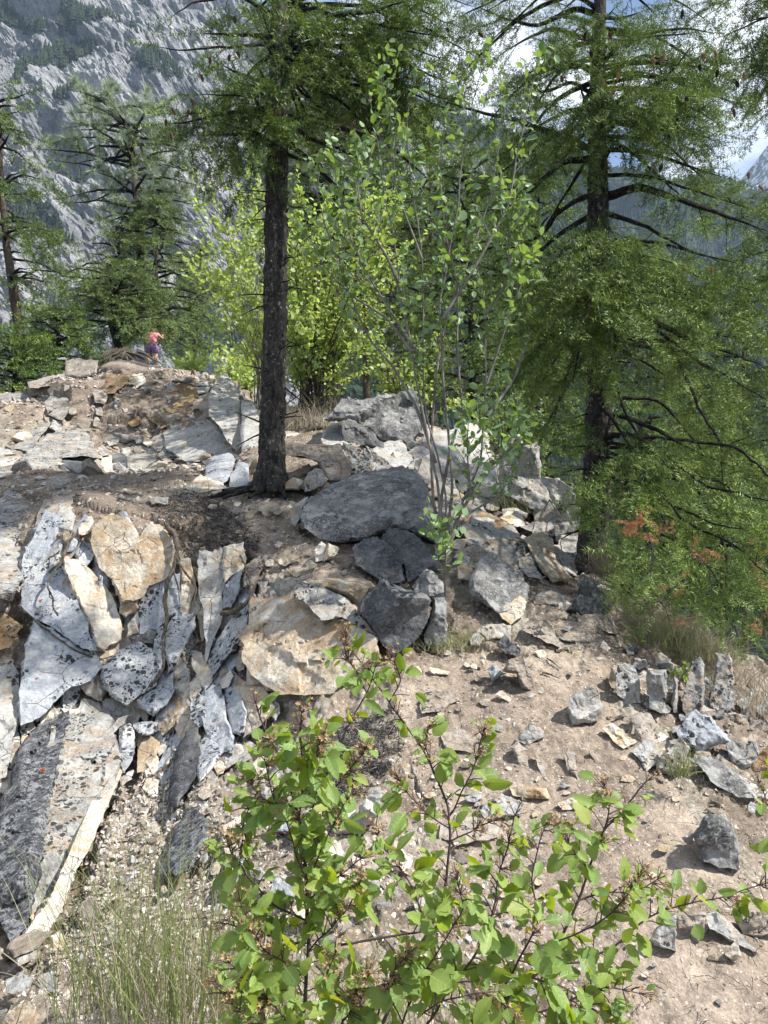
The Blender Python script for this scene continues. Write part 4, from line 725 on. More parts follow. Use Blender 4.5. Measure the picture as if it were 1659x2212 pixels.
fill([(110, 1090), (330, 1170), (430, 1215), (560, 1220), (600, 1300), (540, 1480), (430, 1660), (300, 1650), (110, 1560)], 26, 1.9, ['lightgrey', 'bluegrey', 'cream', 'dusty', 'tan'], 'broken rock wedged between the slabs of the left cliff', 'broken rocks wedged in the left cliff', 301, 13)
fill([(330, 1620), (450, 1700), (560, 1800), (520, 2000), (380, 1950), (280, 1850), (260, 1760)], 14, 1.2, ['lightgrey', 'cream', 'tan', 'grey'], 'angular rock lying in the scree above the tall grass', 'angular rocks in the scree above the tall grass', 310, 9, .03, bulge=.2)
fill([(0, 1560), (60, 1560), (50, 1700), (0, 1760)], 5, 1.5, ['lightgrey', 'cream'], 'broken pale rock beside the huge dark leaning slab', 'broken rocks wedged in the left cliff', 302, 14)
fill([(420, 1500), (560, 1500), (640, 1560), (560, 1760), (520, 1960), (440, 1880), (400, 1700)], 16, 1.3, ['lightgrey', 'cream', 'grey', 'tan'], 'broken rock in the rubble left of the foreground shrub', 'broken rocks behind the foreground shrub', 303, 13, bulge=.2)
fill([(0, 880), (140, 825), (300, 810), (460, 830), (450, 900), (380, 960), (330, 1010), (100, 1010), (0, 960)], 12, 1.1, ['bank', 'bank', 'dusty', 'grey', 'tan', 'lightgrey'], 'rock stuck in the crumbling bank below the hilltop', 'broken rocks in the upper bank', 304, 9, .05, bulge=.2)
fill([(200, 950), (560, 940), (540, 1030), (240, 1030)], 16, .7, ['lightgrey', 'grey', 'cream', 'dark'], 'rock at the back of the brown earth ledge', 'broken rocks behind the earth ledge', 305, 10, .08, bulge=.2)
fill([(700, 900), (1240, 1060), (1250, 1230), (1000, 1240), (950, 1180), (930, 1020), (760, 1000)], 34, .8, ['lightgrey', 'grey', 'grey', 'tan', 'darkwhite'], 'angular rock piled on the slope left of the right fir', 'angular rocks piled on the slope left of the right fir', 306, 14, .1, 'lie', bulge=.2)
fill([(1330, 1380), (1640, 1520), (1700, 1760), (1640, 1760), (1500, 1620), (1400, 1520)], 20, .9, ['lightgrey', 'grey', 'dusty', 'darkwhite'], 'angular rock in the bank right of the path', 'angular rocks in the bank right of the path', 307, 12, .03, 'lie', bulge=.2)
fill([(500, 1200), (580, 1230), (530, 1400), (500, 1500), (470, 1400)], 5, 1.6, ['grey', 'dusty'], 'brown rock left of the big tan block', 'broken rocks wedged in the left cliff', 308, 13)
fill([(560, 1640), (760, 1640), (900, 1800), (950, 2000), (700, 2100), (520, 2050)], 24, .9, ['lightgrey', 'cream', 'grey', 'bluegrey'], 'angular rock in the rubble behind the foreground shrub', 'broken rocks behind the foreground shrub', 309, 16, .02, 'lie', bulge=.2)
# --- loose stones: copies of a few chunky prototypes
def proto_stone(seed, mat):
    V, F = hullmesh(seed, .5, 16); 
    for _ in range(3):
        e = {}; nf = []; V = list(V)
        def midp(a, b_):
            k = (min(a, b_), max(a, b_))
            if k not in e: e[k] = len(V); V.append((V[a] + V[b_]) / 2)
            return e[k]
        for a, b_, c in F:
            x, y, z = midp(a, b_), midp(b_, c), midp(c, a); nf += [(a, x, z), (x, b_, y), (z, y, c), (x, y, z)]
        F = np.array(nf); V = np.array(V)
    V = V + unit(V) * (.035 * fbm(V * 3 + seed, 4))[:, None]
    me = mesh_np('stone', V, F, M[mat], smooth=True, sharp=28); d = me.data; bpy.data.objects.remove(me); return d
PRM = ['cream', 'dusty', 'lightgrey', 'tan', 'lightgrey', 'dusty', 'tan', 'grey']
PR = [proto_stone(20 + i, m) for i, m in enumerate(PRM)]
def loose(n, poly, smin, smax, label, group, seed, which=None):
    p, nn, d = sample_cells(n, poly, 1.2, seed); r = np.random.default_rng(seed)
    for i in range(n):
        s = smin + (smax - smin) * r.random() ** 1.6; s *= min(max(d[i] / 4.2, .8), 2.2)
        q_ = int(r.integers(0, len(PR))); o = bpy.data.objects.new('loose_stone', PR[q_]); pu = CU + p[i][0] / p[i][1] * FP; pv_ = CV - (p[i][2] - EYE) / p[i][1] * FP; size_w = 'tiny' if s / d[i] * FP < 22 else 'loose'; COL.objects.link(o)
        o.location = tuple(p[i] + nn[i] * s * .12); o.scale = (s * (.8 + .5 * r.random()), s * (.6 + .4 * r.random()), s * (.6 + .6 * r.random()))
        z = Vector(unit(nn[i] + .25 * r.normal(size=3))); q = z.to_track_quat('Z', 'Y'); o.rotation_mode = 'QUATERNION'
        from mathutils import Quaternion
        o.rotation_quaternion = q @ Quaternion((0, 0, 1), r.random() * 6.28); tag(o, near_label(pu, pv_, size_w + ' ' + MATW[PRM[q_]], 'stone', label), 'stone', group)
loose(60, PATH, .03, .085, 'small pale angular stone lying loose on the trodden dirt of the lower path', 'small stones loose on the lower path', 41)
loose(18, PATH2, .05, .12, 'small pale stone lying loose on the earth of the upper path by the charred trunk', 'small stones loose on the upper path', 42)
loose(60, SCREE, .05, .13, 'angular fist-sized stone lying in the scree at the lower left', 'fist-sized stones in the lower left scree', 43)
loose(45, LOWER, .05, .13, 'angular pale stone in the rubble behind the foreground shrub', 'stones in the rubble behind the foreground shrub', 44)
loose(50, [(0, 860), (140, 810), (480, 815), (560, 900), (560, 1020), (0, 1040)], .08, .2, 'grey or pale stone stuck in the crumbling bank below the hilltop', 'stones stuck in the upper bank', 45)
loose(26, [(860, 1200), (1250, 1240), (1250, 1400), (900, 1400)], .05, .12, 'small stone among dry litter between the standing rocks and the right tree', 'stones in the litter between the standing rocks and right tree', 46)
loose(26, [(1330, 1420), (1659, 1500), (1659, 1980), (1480, 1750)], .05, .15, 'grey stone in the bank at the right of the path', 'stones in the right bank', 47)
loose(22, [(640, 890), (1150, 980), (1200, 1180), (660, 1060)], .1, .25, 'grey stone on the slope behind the largest boulder', 'stones on the slope behind the largest boulder', 48)
loose(30, [(120, 1050), (560, 1050), (600, 1600), (120, 1700)], .04, .1, 'small stone wedged between the slabs of the left cliff', 'stones wedged in the left cliff', 49)
# ================================================================ mountains and far woods
def mount(name, sk, vb, Dt, Db, nu, nv, amp, mat, seed, u0=None, u1=None, fscale=1.):
    u0 = sk[0][0]; u1 = sk[-1][0]; uu = np.linspace(u0, u1, nu); tt = np.linspace(0, 1, nv); U_, T_ = np.meshgrid(uu, tt, indexing='ij')
    sv = np.interp(U_, [p[0] for p in sk], [p[1] for p in sk]); n1 = fbm(np.stack([U_ / 90 + seed, U_ * 0, U_ * 0], -1), 5, .55)
    sv = sv + 14 * n1; V_ = sv + (vb - sv) * T_
    iD = 1 / Dt + (1 / Db - 1 / Dt) * T_ ** 1.0; D_ = 1 / iD
    P = np.stack([(U_ - CU) / FP * D_, D_, EYE + (CV - V_) / FP * D_], -1)
    q = P / (Dt * .16) * fscale + seed
    d = fbm(q, 3, .5) * 1.2 * 1.3 + fbm(q * np.array([3, 3, 1.1]) + q[..., ::-1] * .6, 5, .55, ridge=True) * .42 
    c1, r1 = cellnoise(q * np.array([9, 9, 4.])); c2, r2 = cellnoise(q * 22.)
    d = d + .22 * (r1 - .5) + .10 * (r2 - .5)
    P[..., 1] -= d * amp; P[..., 2] += .35 * d * amp * (T_ > 0)
    bk = P[:, 0].copy(); bk[:, 1] += Dt * .5; bk[:, 2] -= Dt * .12
    A = np.concatenate([bk[:, None], P], 1); n = A.shape[1]; idx = np.arange(nu * n).reshape(nu, n)
    F = np.stack([idx[:-1, :-1], idx[:-1, 1:], idx[1:, 1:], idx[1:, :-1]], -1).reshape(-1, 4)
    o = mesh_np(name, A.reshape(-1, 3), F, mat, smooth=False); tag(o, kind='structure'); return P, U_, V_, D_
def mtn_mat(name, forest):
    b = NB(name); vec = b.coords(obj_rand=False); big = b.noise(vec, .012, 6, .62, .5); mid = b.noise(vec, .07, 6, .7); fine = b.noise(vec, .35, 4, .7)
    if forest == 1:
        col = b.ramp(mid, [(.35, (.018, .035, .02)), (.6, (.05, .08, .035))]); col = b.mix(b.ramp(big, [(.60, 0.), (.66, .8)]), col, (.20, .19, .17))
    elif forest == 2:
        col = b.ramp(big, [(.4, (.07, .09, .09)), (.6, (.16, .17, .17))]); col = b.mix(b.ramp(mid, [(.5, 0.), (.55, .9)]), col, (.85, .87, .9))
    else:
        col = b.ramp(big, [(.3, (.15, .155, .165)), (.5, (.30, .305, .315)), (.62, (.44, .435, .43)), (.75, (.47, .42, .37))])
        sm = b.coords((1, 1, .45), False); st = b.noise(sm, .10, 6, .72, 1.5)
        col = b.mix(.85, col, b.ramp(st, [(.32, .4), (.5, .9), (.65, 1.25)]), 'MULTIPLY'); col = b.mix(.7, col, b.ramp(fine, [(.3, .45), (.55, 1.), (.7, 1.3)]), 'MULTIPLY')
    h = b.math('ADD', mid, b.math('MULTIPLY', fine, .4)); b.principled(col, 1., b.bump(h, 9., 1.), .05); return b.m
b = NB('dark_far_conifer'); b.principled(b.ramp(b.attr(), [(0, (.012, .022, .012)), (1, (.035, .05, .022))]), 1.); M['far_tree'] = b.m
M['mtn'] = mtn_mat('grey_mountain_rock', 0); M['mtn_forest'] = mtn_mat('forested_mountain', 1); M['mtn_snow'] = mtn_mat('snow_streaked_mountain', 2)
MP, MU, MV, MD = mount('mountain', [(-900, -480), (-300, -400), (0, -330), (300, -190), (420, -90), (490, -10), (560, 40), (640, 95), (720, 150), (800, 200), (900, 250), (1020, 330), (1150, 460), (1300, 650)], 1500, 1050, 420, 420, 520, 26, M['mtn'], 3.1)
RP_, RU, RV, RD = mount('forested_mountain', [(500, 420), (700, 330), (850, 262), (950, 245), (1080, 262), (1200, 300), (1300, 395), (1400, 438), (1560, 428), (1659, 440), (1900, 420), (2600, 300)], 1900, 1500, 260, 300, 260, 45, M['mtn_forest'], 8.4)
mount('snowy_peak', [(1480, 520), (1560, 430), (1610, 372), (1659, 335), (1760, 262), (1900, 240), (2100, 330), (2600, 500)], 900, 2100, 1800, 120, 90, 90, M['mtn_snow'], 5.5)
g = 9000.; zg = -330.
o = mesh_np('valley', np.array([(-g, -g, zg), (g, -g, zg), (g, g, zg), (-g, g, zg)]), np.array([[0, 1, 2, 3]]), M['mtn_forest']); tag(o, kind='structure')
# distant conifers: cone tiers
def cone_tpl(seed):
    r = np.random.default_rng(seed); V = []; F = []; n = 7
    for t, (z0, z1, rr) in enumerate(((.05, .55, .2), (.3, .8, .15), (.58, 1., .095))):
        i = len(V); V.append((0, 0, z1)); 
        for k in range(n): a = (k + r.random() * .6) / n * 6.283; q = rr * (.65 + .6 * r.random()); V.append((q * math.cos(a), q * math.sin(a), z0 + .08 * r.random()))
        F += [(i, i + 1 + k, i + 1 + (k + 1) % n) for k in range(n)]
    return np.array(V), np.array(F)
CT = [cone_tpl(i) for i in range(4)]
def farwood(name, P, U_, V_, spec, mat, label, seed, h):
    r = np.random.default_rng(seed); acc = Acc(); dens = fbm(P / 110., 4) 
    for poly, n, ex in spec:
        m = np.ones(U_.shape, bool) if poly is None else inpoly(U_, V_, poly)
        w = np.where(m, np.clip(dens + ex, 0, 1), 0)[:-1, :-1] ; w[(U_[:-1, :-1] > 1750) | (U_[:-1, :-1] < -100) | (V_[:-1, :-1] < -60)] = 0
        if w.sum() == 0: continue
        w = (w * P[:-1, :-1, 1] ** 2).ravel(); k = r.choice(len(w), n, p=w / w.sum()); a, c = np.unravel_index(k, (U_.shape[0] - 1, U_.shape[1] - 1)); f = r.random((2, n, 1))
        p = P[a, c] + (P[a + 1, c] - P[a, c]) * f[0] + (P[a, c + 1] - P[a, c]) * f[1]; s = h * (.55 + .7 * r.random(n)); p[:, 2] -= s * .08
        R = np.zeros((n, 3, 3)); an = r.random(n) * 6.28; R[:, 0, 0] = np.cos(an); R[:, 0, 1] = -np.sin(an); R[:, 1, 0] = np.sin(an); R[:, 1, 1] = np.cos(an); R[:, 2, 2] = 1
        t = r.integers(0, 4, n)
        for q in range(4): 
            z = t == q
            if z.any(): scatter(acc, CT[q], p[z], R[z], s[z][:, None] * np.array([1, 1, 1.]), rnd=r.random(z.sum()))
    o = acc.build(name, mat); tag(o, label, kind='stuff')
Z = lambda pts: [(x * .4, y * .4) for x, y in pts]
farwood('distant_conifers', MP, MU, MV, [
    (Z([(0, 60), (60, 60), (110, 110), (200, 170), (260, 190), (250, 220), (180, 180), (90, 130), (0, 110)]), 260, .9),
    (Z([(130, 540), (180, 380), (260, 340), (330, 270), (450, 260), (540, 300), (430, 370), (350, 380), (260, 400), (190, 480), (160, 550)]), 520, 1.),
    (Z([(330, 200), (430, 120), (500, 170), (560, 120), (680, 180), (620, 200), (500, 250), (400, 240)]), 330, 1.),
    (Z([(690, 400), (760, 370), (860, 420), (940, 400), (1010, 500), (900, 505), (830, 490), (760, 430)]), 280, 1.),
    (Z([(400, -20), (560, -20), (700, -10), (780, 60), (650, 20), (500, 20)]), 60, .8), (Z([(550, -40), (750, -40), (800, 20), (600, 10)]), 50, .9),
    (Z([(1080, 50), (1180, 80), (1230, 140), (1110, 110)]), 60, 1.), (Z([(0, 1080), (200, 1100), (330, 1200), (380, 1300), (200, 1250), (0, 1200)]), 300, .8),
    (Z([(330, 600), (480, 590), (450, 640), (340, 640)]), 40, .8), ([(400, 600), (560, 640), (560, 830), (400, 800)], 320, .4), ([(620, 200), (820, 300), (820, 700), (620, 500)], 260, .2), ([(120, 540), (240, 560), (260, 760), (160, 740)], 40, .3), (None, 500, -.15)], M['far_tree'], 'dark conifers scattered over the far grey rock face', 5, 12.)
farwood('distant_forest', RP_, RU, RV, [(None, 12000, .75)], M['far_tree'], 'far conifer forest on the blue slopes at the right', 6, 15.)
# ================================================================ conifers
def spray_tpl(seed, n_side=7, step=.045, nl=.085, nw=.010, flat=.3, hang=.06, radial=False):
    """one flat branchlet of unit length along +X; returns V,F, per-face material (0 needle 1 wood), per-vertex rnd"""
    r = np.random.default_rng(seed); segs = []; n = 8; ax = np.array([[t, .03 * r.normal() * t, -hang * t * t] for t in np.linspace(0, 1, n)]); segs.append((ax, 1.))
    for i in range(n_side):
        t = .12 + .8 * i / n_side + .03 * r.normal(); s = 1 if i % 2 else -1; L_ = (.5 - .36 * t) * (.7 + .6 * r.random()); a = math.radians(48 + 10 * r.normal())
        o = np.array([np.interp(t, np.linspace(0, 1, n), ax[:, k]) for k in range(3)]); d = np.array([math.cos(a), s * math.sin(a), -.1 + .1 * r.normal()])
        segs.append((np.array([o + d * L_ * q + np.array([0, 0, -hang * .5 * q * q * L_]) for q in np.linspace(0, 1, 4)]), .6))
    V = []; F = []; Mi = []; Rn = []
    for pts, w in segs:
        L_ = np.linalg.norm(np.diff(pts, axis=0), axis=1).sum(); m = max(3, int(L_ / step)); q = resample(pts, m + 1); T = unit(np.gradient(q, axis=0))
        for k in range(len(q)):
            for s in (-1, 1) if not radial else (-1, 1, -.4, .4):
                side = np.cross([0, 0, 1.], T[k]); up = np.cross(T[k], side); ph = r.normal() * flat * 1.6 if not radial else r.random() * 6.28
                lat = side * s * math.cos(ph) + up * math.sin(ph); d = unit(T[k] * (.35 + .3 * r.random()) + lat); l = nl * (.75 + .4 * r.random()) * (1 if k < len(q) - 2 else .8)
                b0 = q[k] + T[k] * step * r.random(); wv = unit(np.cross(d, np.cross(lat, T[k]) + .3 * r.normal(size=3))) * nw * .5
                i = len(V); V += [b0 - wv, b0 + wv, b0 + d * l]; F.append((i, i + 1, i + 2)); Mi.append(0); rr = .25 + .5 * r.random() + (.3 if k > len(q) - 4 else 0); Rn += [rr] * 3  # last needles lighter: new growth, plus sunlit tips put into the colour
        i = len(V); 
        for k in range(0, len(pts) - 1):
            j = len(V); V += [pts[k] + [0, 0, .006 * w], pts[k] - [0, 0, .006 * w], pts[k + 1]]; F.append((j, j + 1, j + 2)); Mi.append(1); Rn += [.3] * 3
            j = len(V); V += [pts[k] + [0, .006 * w, 0], pts[k] - [0, .006 * w, 0], pts[k + 1]]; F.append((j, j + 1, j + 2)); Mi.append(1); Rn += [.3] * 3
    return np.array(V), np.array(F), np.array(Mi), np.array(Rn)
SPR = {'near': [spray_tpl(s, 5, .05, .14, .021, flat=.8) for s in range(5)], 'mid': [spray_tpl(s + 9, 5, .055, .14, .027, flat=.8) for s in range(4)], 'far': [spray_tpl(s + 20, 6, .085, .16, .05, flat=.8) for s in range(4)]}
def tuft_tpl(seed, n=34, w=.055):
    r = np.random.default_rng(seed); d = unit(r.normal(size=(n, 3)) + np.array([.9, 0, .15])); V = []; F = []
    for k in range(n):
        wv = unit(np.cross(d[k], r.normal(size=3))) * w * .5; b0 = np.array([.15 * r.random(), 0, 0]); i = len(V); V += [b0 - wv, b0 + wv, b0 + d[k] * (.7 + .35 * r.random())]; F.append((i, i + 1, i + 2))
    return np.array(V), np.array(F), np.zeros(n, int), np.repeat(.2 + .7 * r.random(n), 3)
SPR['pine'] = [tuft_tpl(s) for s in range(4)]
class Foliage:
    def __init__(s, kind): s.k = kind; s.P = []; s.D = []; s.S = []; s.B = []
    def put(s, p, d, size, bias=0.): s.P.append(p); s.D.append(d); s.S.append(size); s.B.append(bias)
    def build(s, name, mats, parent, r):
        if not s.P: return None
        P = np.array(s.P); D = unit(np.array(s.D)); S = np.array(s.S); n = len(P); up = np.array([0, 0, 1.]) + .8 * r.normal(size=(n, 3)); Bv = np.array(s.B)
        Y = unit(np.cross(up, D)); Zv = np.cross(D, Y); R = np.stack([D, Y, Zv], -1); T = SPR[s.k]; t = r.integers(0, len(T), n); acc = Acc(); jit = .3 * (r.random(n) - .5) + Bv
        for q, (V, F, Mi, Rn) in enumerate(T):
            z = np.where(t == q)[0]
            if len(z) == 0: continue
            W = np.einsum('nij,nkj->nki', R[z], V[None] * S[z][:, None, None]) + P[z][:, None]; FF = (F[None] + (np.arange(len(z)) * len(V))[:, None, None]).reshape(-1, 3)
            acc.add(W.reshape(-1, 3), FF, np.tile(Mi, len(z)), np.clip((Rn[None] + jit[z][:, None]).ravel(), 0, 1))
        return acc.build(name, mats, parent)
def limb_fill(wood, fol, pts, r0, r, size=.28, sec=.14, seclen=.6, droop=.25, start=.22, dens=1., bias=0., taper=.12, dead=0., sides=6, tipr=.003):
    """a limb with secondary branches left and right, sprays along them"""
    L_ = np.linalg.norm(np.diff(pts, axis=0), axis=1).sum(); n = max(8, int(L_ / .08) + 2); n = min(n, 60); P = resample(pts, n); w = r.normal(size=(n, 3)) * .012 * L_ ** .5; w[0] = 0; P = P + np.cumsum(w, 0) * .35
    t = np.linspace(0, 1, n); rad = r0 * (1 - t) ** .8 + tipr; tube(wood, P, rad, sides); T = unit(np.gradient(P, axis=0))
    m = max(2, int(L_ * (1 - start) / sec))
    for i in range(m):
        if fbm(np.array([[P[min(n - 1, int((start + (1 - start) * i / m) * (n - 1)))][0] * 3.1, P[0][2] * 2.3, i * .35]]), 1)[0] < -.12: continue
        cb = .6 * (r.random() - .5)  # random clump tone, painting light and dark clumps into the needle colour
        q = start + (1 - start) * (i + r.random() * .8) / m; k = min(n - 1, int(q * (n - 1))); s = 1 if i % 2 else -1
        side = unit(np.cross(T[k], [0, 0, 1.])) * s; a = .4 + .45 * r.random(); d = unit(T[k] * (1 - a) + side * a + np.array([0, 0, -droop * (.1 + r.random())]) + .3 * r.normal(size=3))
        l = seclen * (1.1 - .75 * q) * (.4 + .85 * r.random()); ns = max(2, int(l / .09)); Q = np.array([P[k] + d * l * u_ + np.array([0, 0, -droop * .9 * l * u_ * u_]) for u_ in np.linspace(0, 1, ns + 2)])
        tube(wood, Q, np.linspace(max(.25 * rad[k], .003), .0015, ns + 2), 4)
        if r.random() < dead: continue
        TQ = unit(np.gradient(Q, axis=0)); cnt = max(2, int(l / (size * .36) * dens))
        for j in range(cnt):
            v_ = (j + .6) / cnt; kk = min(len(Q) - 1, int(v_ * (len(Q) - 1) + .5)); sd = unit(np.cross(TQ[kk], [0, 0, 1.])) * (1 if (j + i) % 2 else -1)
            dd = TQ[kk] + sd * .8 * (1 - v_ * .6) + np.array([0, 0, -droop * .5]) + .38 * r.normal(size=3); fol.put(Q[kk], dd, size * (.6 + .6 * r.random()), bias + cb + .15 * (r.random() - .5))
        fol.put(Q[-1], TQ[-1] + .1 * r.normal(size=3), size * (.8 + .4 * r.random()), bias + cb + .15)
    fol.put(P[-1], T[-1], size, bias + .1)
def trunk_mesh(name, pts, rads, mat, parent, sides=40, amp=.1, step=.02, seed=0, flare=.0):
    P = np.asarray(pts, float); L_ = np.linalg.norm(np.diff(P, axis=0), axis=1).sum(); n = int(L_ / step) + 2; d = np.concatenate([[0], np.cumsum(np.linalg.norm(np.diff(P, axis=0), axis=1))]); t = np.linspace(0, d[-1], n)
    Q = np.stack([np.interp(t, d, P[:, k]) for k in range(3)], -1)
    for _ in range(int(.12 / step) * 3): Q[1:-1] = .25 * Q[:-2] + .5 * Q[1:-1] + .25 * Q[2:]
    R_ = np.interp(t, d, rads); th = np.arange(sides) / sides * 2 * math.pi; T = unit(np.gradient(Q, axis=0)); A = unit(np.cross(T, [0, 1., 0])); B_ = np.cross(T, A)
    dirv = A[:, None] * np.cos(th)[None, :, None] + B_[:, None] * np.sin(th)[None, :, None]
    V = Q[:, None] + dirv * R_[:, None, None]; s = V * np.array([1, 1, .33]) / R_.mean() + seed
    c1, rv = cellnoise(s * 3.2); f = fbm(s * 1.5, 4, .6); d_ = ((rv - .5) * .8 - (c1 - .4) * .7 + .7 * f) * amp
    fl = flare * np.exp(-t / (R_.mean() * 2.2))[:, None] * (.6 + .8 * np.abs(np.sin(th * 2.5 + seed)))[None]
    V = Q[:, None] + dirv * (R_[:, None] * (1 + d_ + fl))[..., None]
    i = np.arange(n - 1)[:, None] * sides; j = np.arange(sides)[None]; k = (j + 1) % sides; F = np.stack([i + j, i + k, i + sides + k, i + sides + j], -1).reshape(-1, 4)
    return mesh_np(name, V.reshape(-1, 3), F, mat, parent, smooth=True, sharp=38)
def cone_mesh():
    r = np.random.default_rng(2); V, F = [], []; n = 9; rows = 11
    for i in range(rows * 2 + 1):
        z = -i / (rows * 2); w = .42 * math.sin(math.pi * min(.97, .12 + .85 * (i / (rows * 2)))) ** .7 * (1. if i % 2 else .62)
        for k in range(n): a = (k + (i // 2 % 2) * .5) / n * 6.283; V.append((w * math.cos(a) * .55, w * math.sin(a) * .55, z))
    V = np.array(V)
    for i in range(rows * 2):
        for k in range(n): a = i * n; F.append((a + k, a + (k + 1) % n, a + n + (k + 1) % n, a + n + k))
    o = {}
    for m in ('cone', 'cone_tan', 'cone_dark'):
        x = mesh_np('pine_cone', V, np.array(F), M[m], smooth=False); o[m] = x.data; bpy.data.objects.remove(x)
    return o
CONE = cone_mesh()
def add_cone(parent, p, s, m, r):
    o = bpy.data.objects.new('cone', CONE[m]); COL.objects.link(o); o.parent = parent; o.location = tuple(np.array(p) - np.array(parent.location)); o.scale = (s, s, s); o.rotation_euler = (.3 * r.normal(), .3 * r.normal(), r.random() * 6)
def ax(pts, D):
    """trunk axis: (u, v) traced on the photo at one depth"""
    return np.array([at(p[0], p[1], D + (p[2] if len(p) > 2 else 0)) for p in pts])
def on_axis(A, z): return np.array([np.interp(z, A[::1, 2], A[:, k]) if A[0, 2] < A[-1, 2] else np.interp(z, A[::-1, 2], A[::-1, k]) for k in range(3)])
def curve_limb(A, tgt, rise, r):
    """limb from the trunk to a target point; rise = metres the root stands above (+) or below (-) the tip"""
    z0 = tgt[2] + rise; p0 = on_axis(A, z0); m = (p0 + tgt) / 2 + np.array([0, 0, .10 * np.linalg.norm(tgt - p0)]) + .04 * r.normal(size=3)
    return np.array([p0, p0 + (m - p0) * .55 + [0, 0, .02], m, tgt + (m - tgt) * .4, tgt])
# ---------------------------------------------------------------- right fir (B)
def stubs(w, A, rpx, D, n, r, vlo, vhi):
    for _ in range(n):
        v = r.uniform(vlo, vhi); z = EYE + (CV - v) / FP * D; p = on_axis(A, z); a = r.uniform(-1.2, math.pi + 1.2) * -1; d = np.array([math.cos(a), math.sin(a), r.normal() * .25]); l = r.uniform(.12, .3) + rpx * D / FP
        tube(w, resample([p, p + d * l * .6, p + d * l + [0, 0, .03 * r.normal()]], 5), np.linspace(.012, .004, 5), 5)
rb = np.random.default_rng(21)
AB = ax([(1275, 1262), (1285, 1150), (1294, 900), (1300, 700), (1292, 500), (1290, 300), (1292, 100), (1297, 0), (1302, -300), (1306, -700)], 6.2)
TB = empty('fir_tree', AB[0], 'big dark fir on the right with drooping limbs, many cones and a blackened trunk', 'fir tree')
trunk_mesh('trunk', AB, [r_ * 6.2 / FP for r_ in (35, 31, 27, 26, 23, 19, 15, 13, 10, 5)], M['bark_black'], TB, 44, .13, .02, 3, .35)
wood = Acc(); fol = Foliage('near'); DB = 6.2
def T_(u, v, dy=0., D=DB): return at(u, v, D + dy)
bare = [  # traced limbs: (points, root radius px, secondary length, dead share)
 ([(1310, 425, 0), (1370, 403, -.2), (1440, 425, -.4), (1520, 455, -.6), (1600, 482, -.7), (1650, 500, -.8)], 9, .5, .3),
 ([(1312, 462, 0), (1400, 490, .2), (1480, 540, .3), (1545, 556, .3)], 5, .4, .7),
 ([(1306, 325, 0), (1400, 318, -.2), (1480, 350, -.3), (1560, 380, -.3)], 5, .5, .3),
 ([(1280, 325, 0), (1200, 290, .3), (1110, 262, .5), (1030, 240, .7), (960, 215, .8)], 8, .6, .2),
 ([(1280, 342, 0), (1220, 350, -.2), (1160, 395, -.4), (1090, 450, -.5), (1020, 466, -.6)], 7, .6, .4),
 ([(1280, 495, 0), (1240, 512, -.1), (1212, 530, -.2)], 6, .35, .6),
 ([(1210, 450, .3), (1180, 500, .4), (1120, 535, .5), (1080, 540, .5)], 4, .4, .5),
 ([(1315, 675, 0), (1390, 685, -.2), (1450, 720, -.4), (1540, 755, -.6), (1650, 800, -.8)], 8, .6, .3),
 ([(1320, 745, 0), (1380, 775, -.2), (1432, 808, -.3)], 6, .4, .6),
 ([(1318, 800, 0), (1350, 900, -.3), (1385, 960, -.5), (1400, 1000, -.6)], 4, .3, .8),
 ([(1320, 860, 0), (1420, 860, .1), (1480, 930, .1), (1550, 1000, .1)], 4, .35, .8),
 ([(1320, 720, 0), (1450, 740, -.1), (1500, 860, -.2), (1560, 950, -.3), (1570, 1050, -.3)], 5, .4, .7),
 ([(1300, 265, 0), (1380, 200, -.3), (1430, 170, -.5), (1480, 110, -.7)], 6, .6, .1),
 ([(1296, 85, 0), (1250, 95, -.1), (1180, 130, -.2), (1130, 160, -.3)], 5, .6, .1),
 ([(1296, 60, 0), (1350, 75, .2), (1450, 60, .3), (1540, 75, .4)], 5, .6, .1),
 ([(1290, 30, 0), (1240, 20, .1), (1160, 60, .2), (1090, 40, .3), (1040, 20, .3)], 6, .7, .1),
 ([(1290, 210, 0), (1230, 170, .3), (1170, 200, .4), (1120, 150, .5)], 5, .6, .1)]
for pts, rr, sl, dead in bare:
    limb_fill(wood, fol, np.array([T_(*p) for p in pts]), rr * DB / FP, rb, .28, .11, sl, .3, .25, dead=dead, dens=1.1)
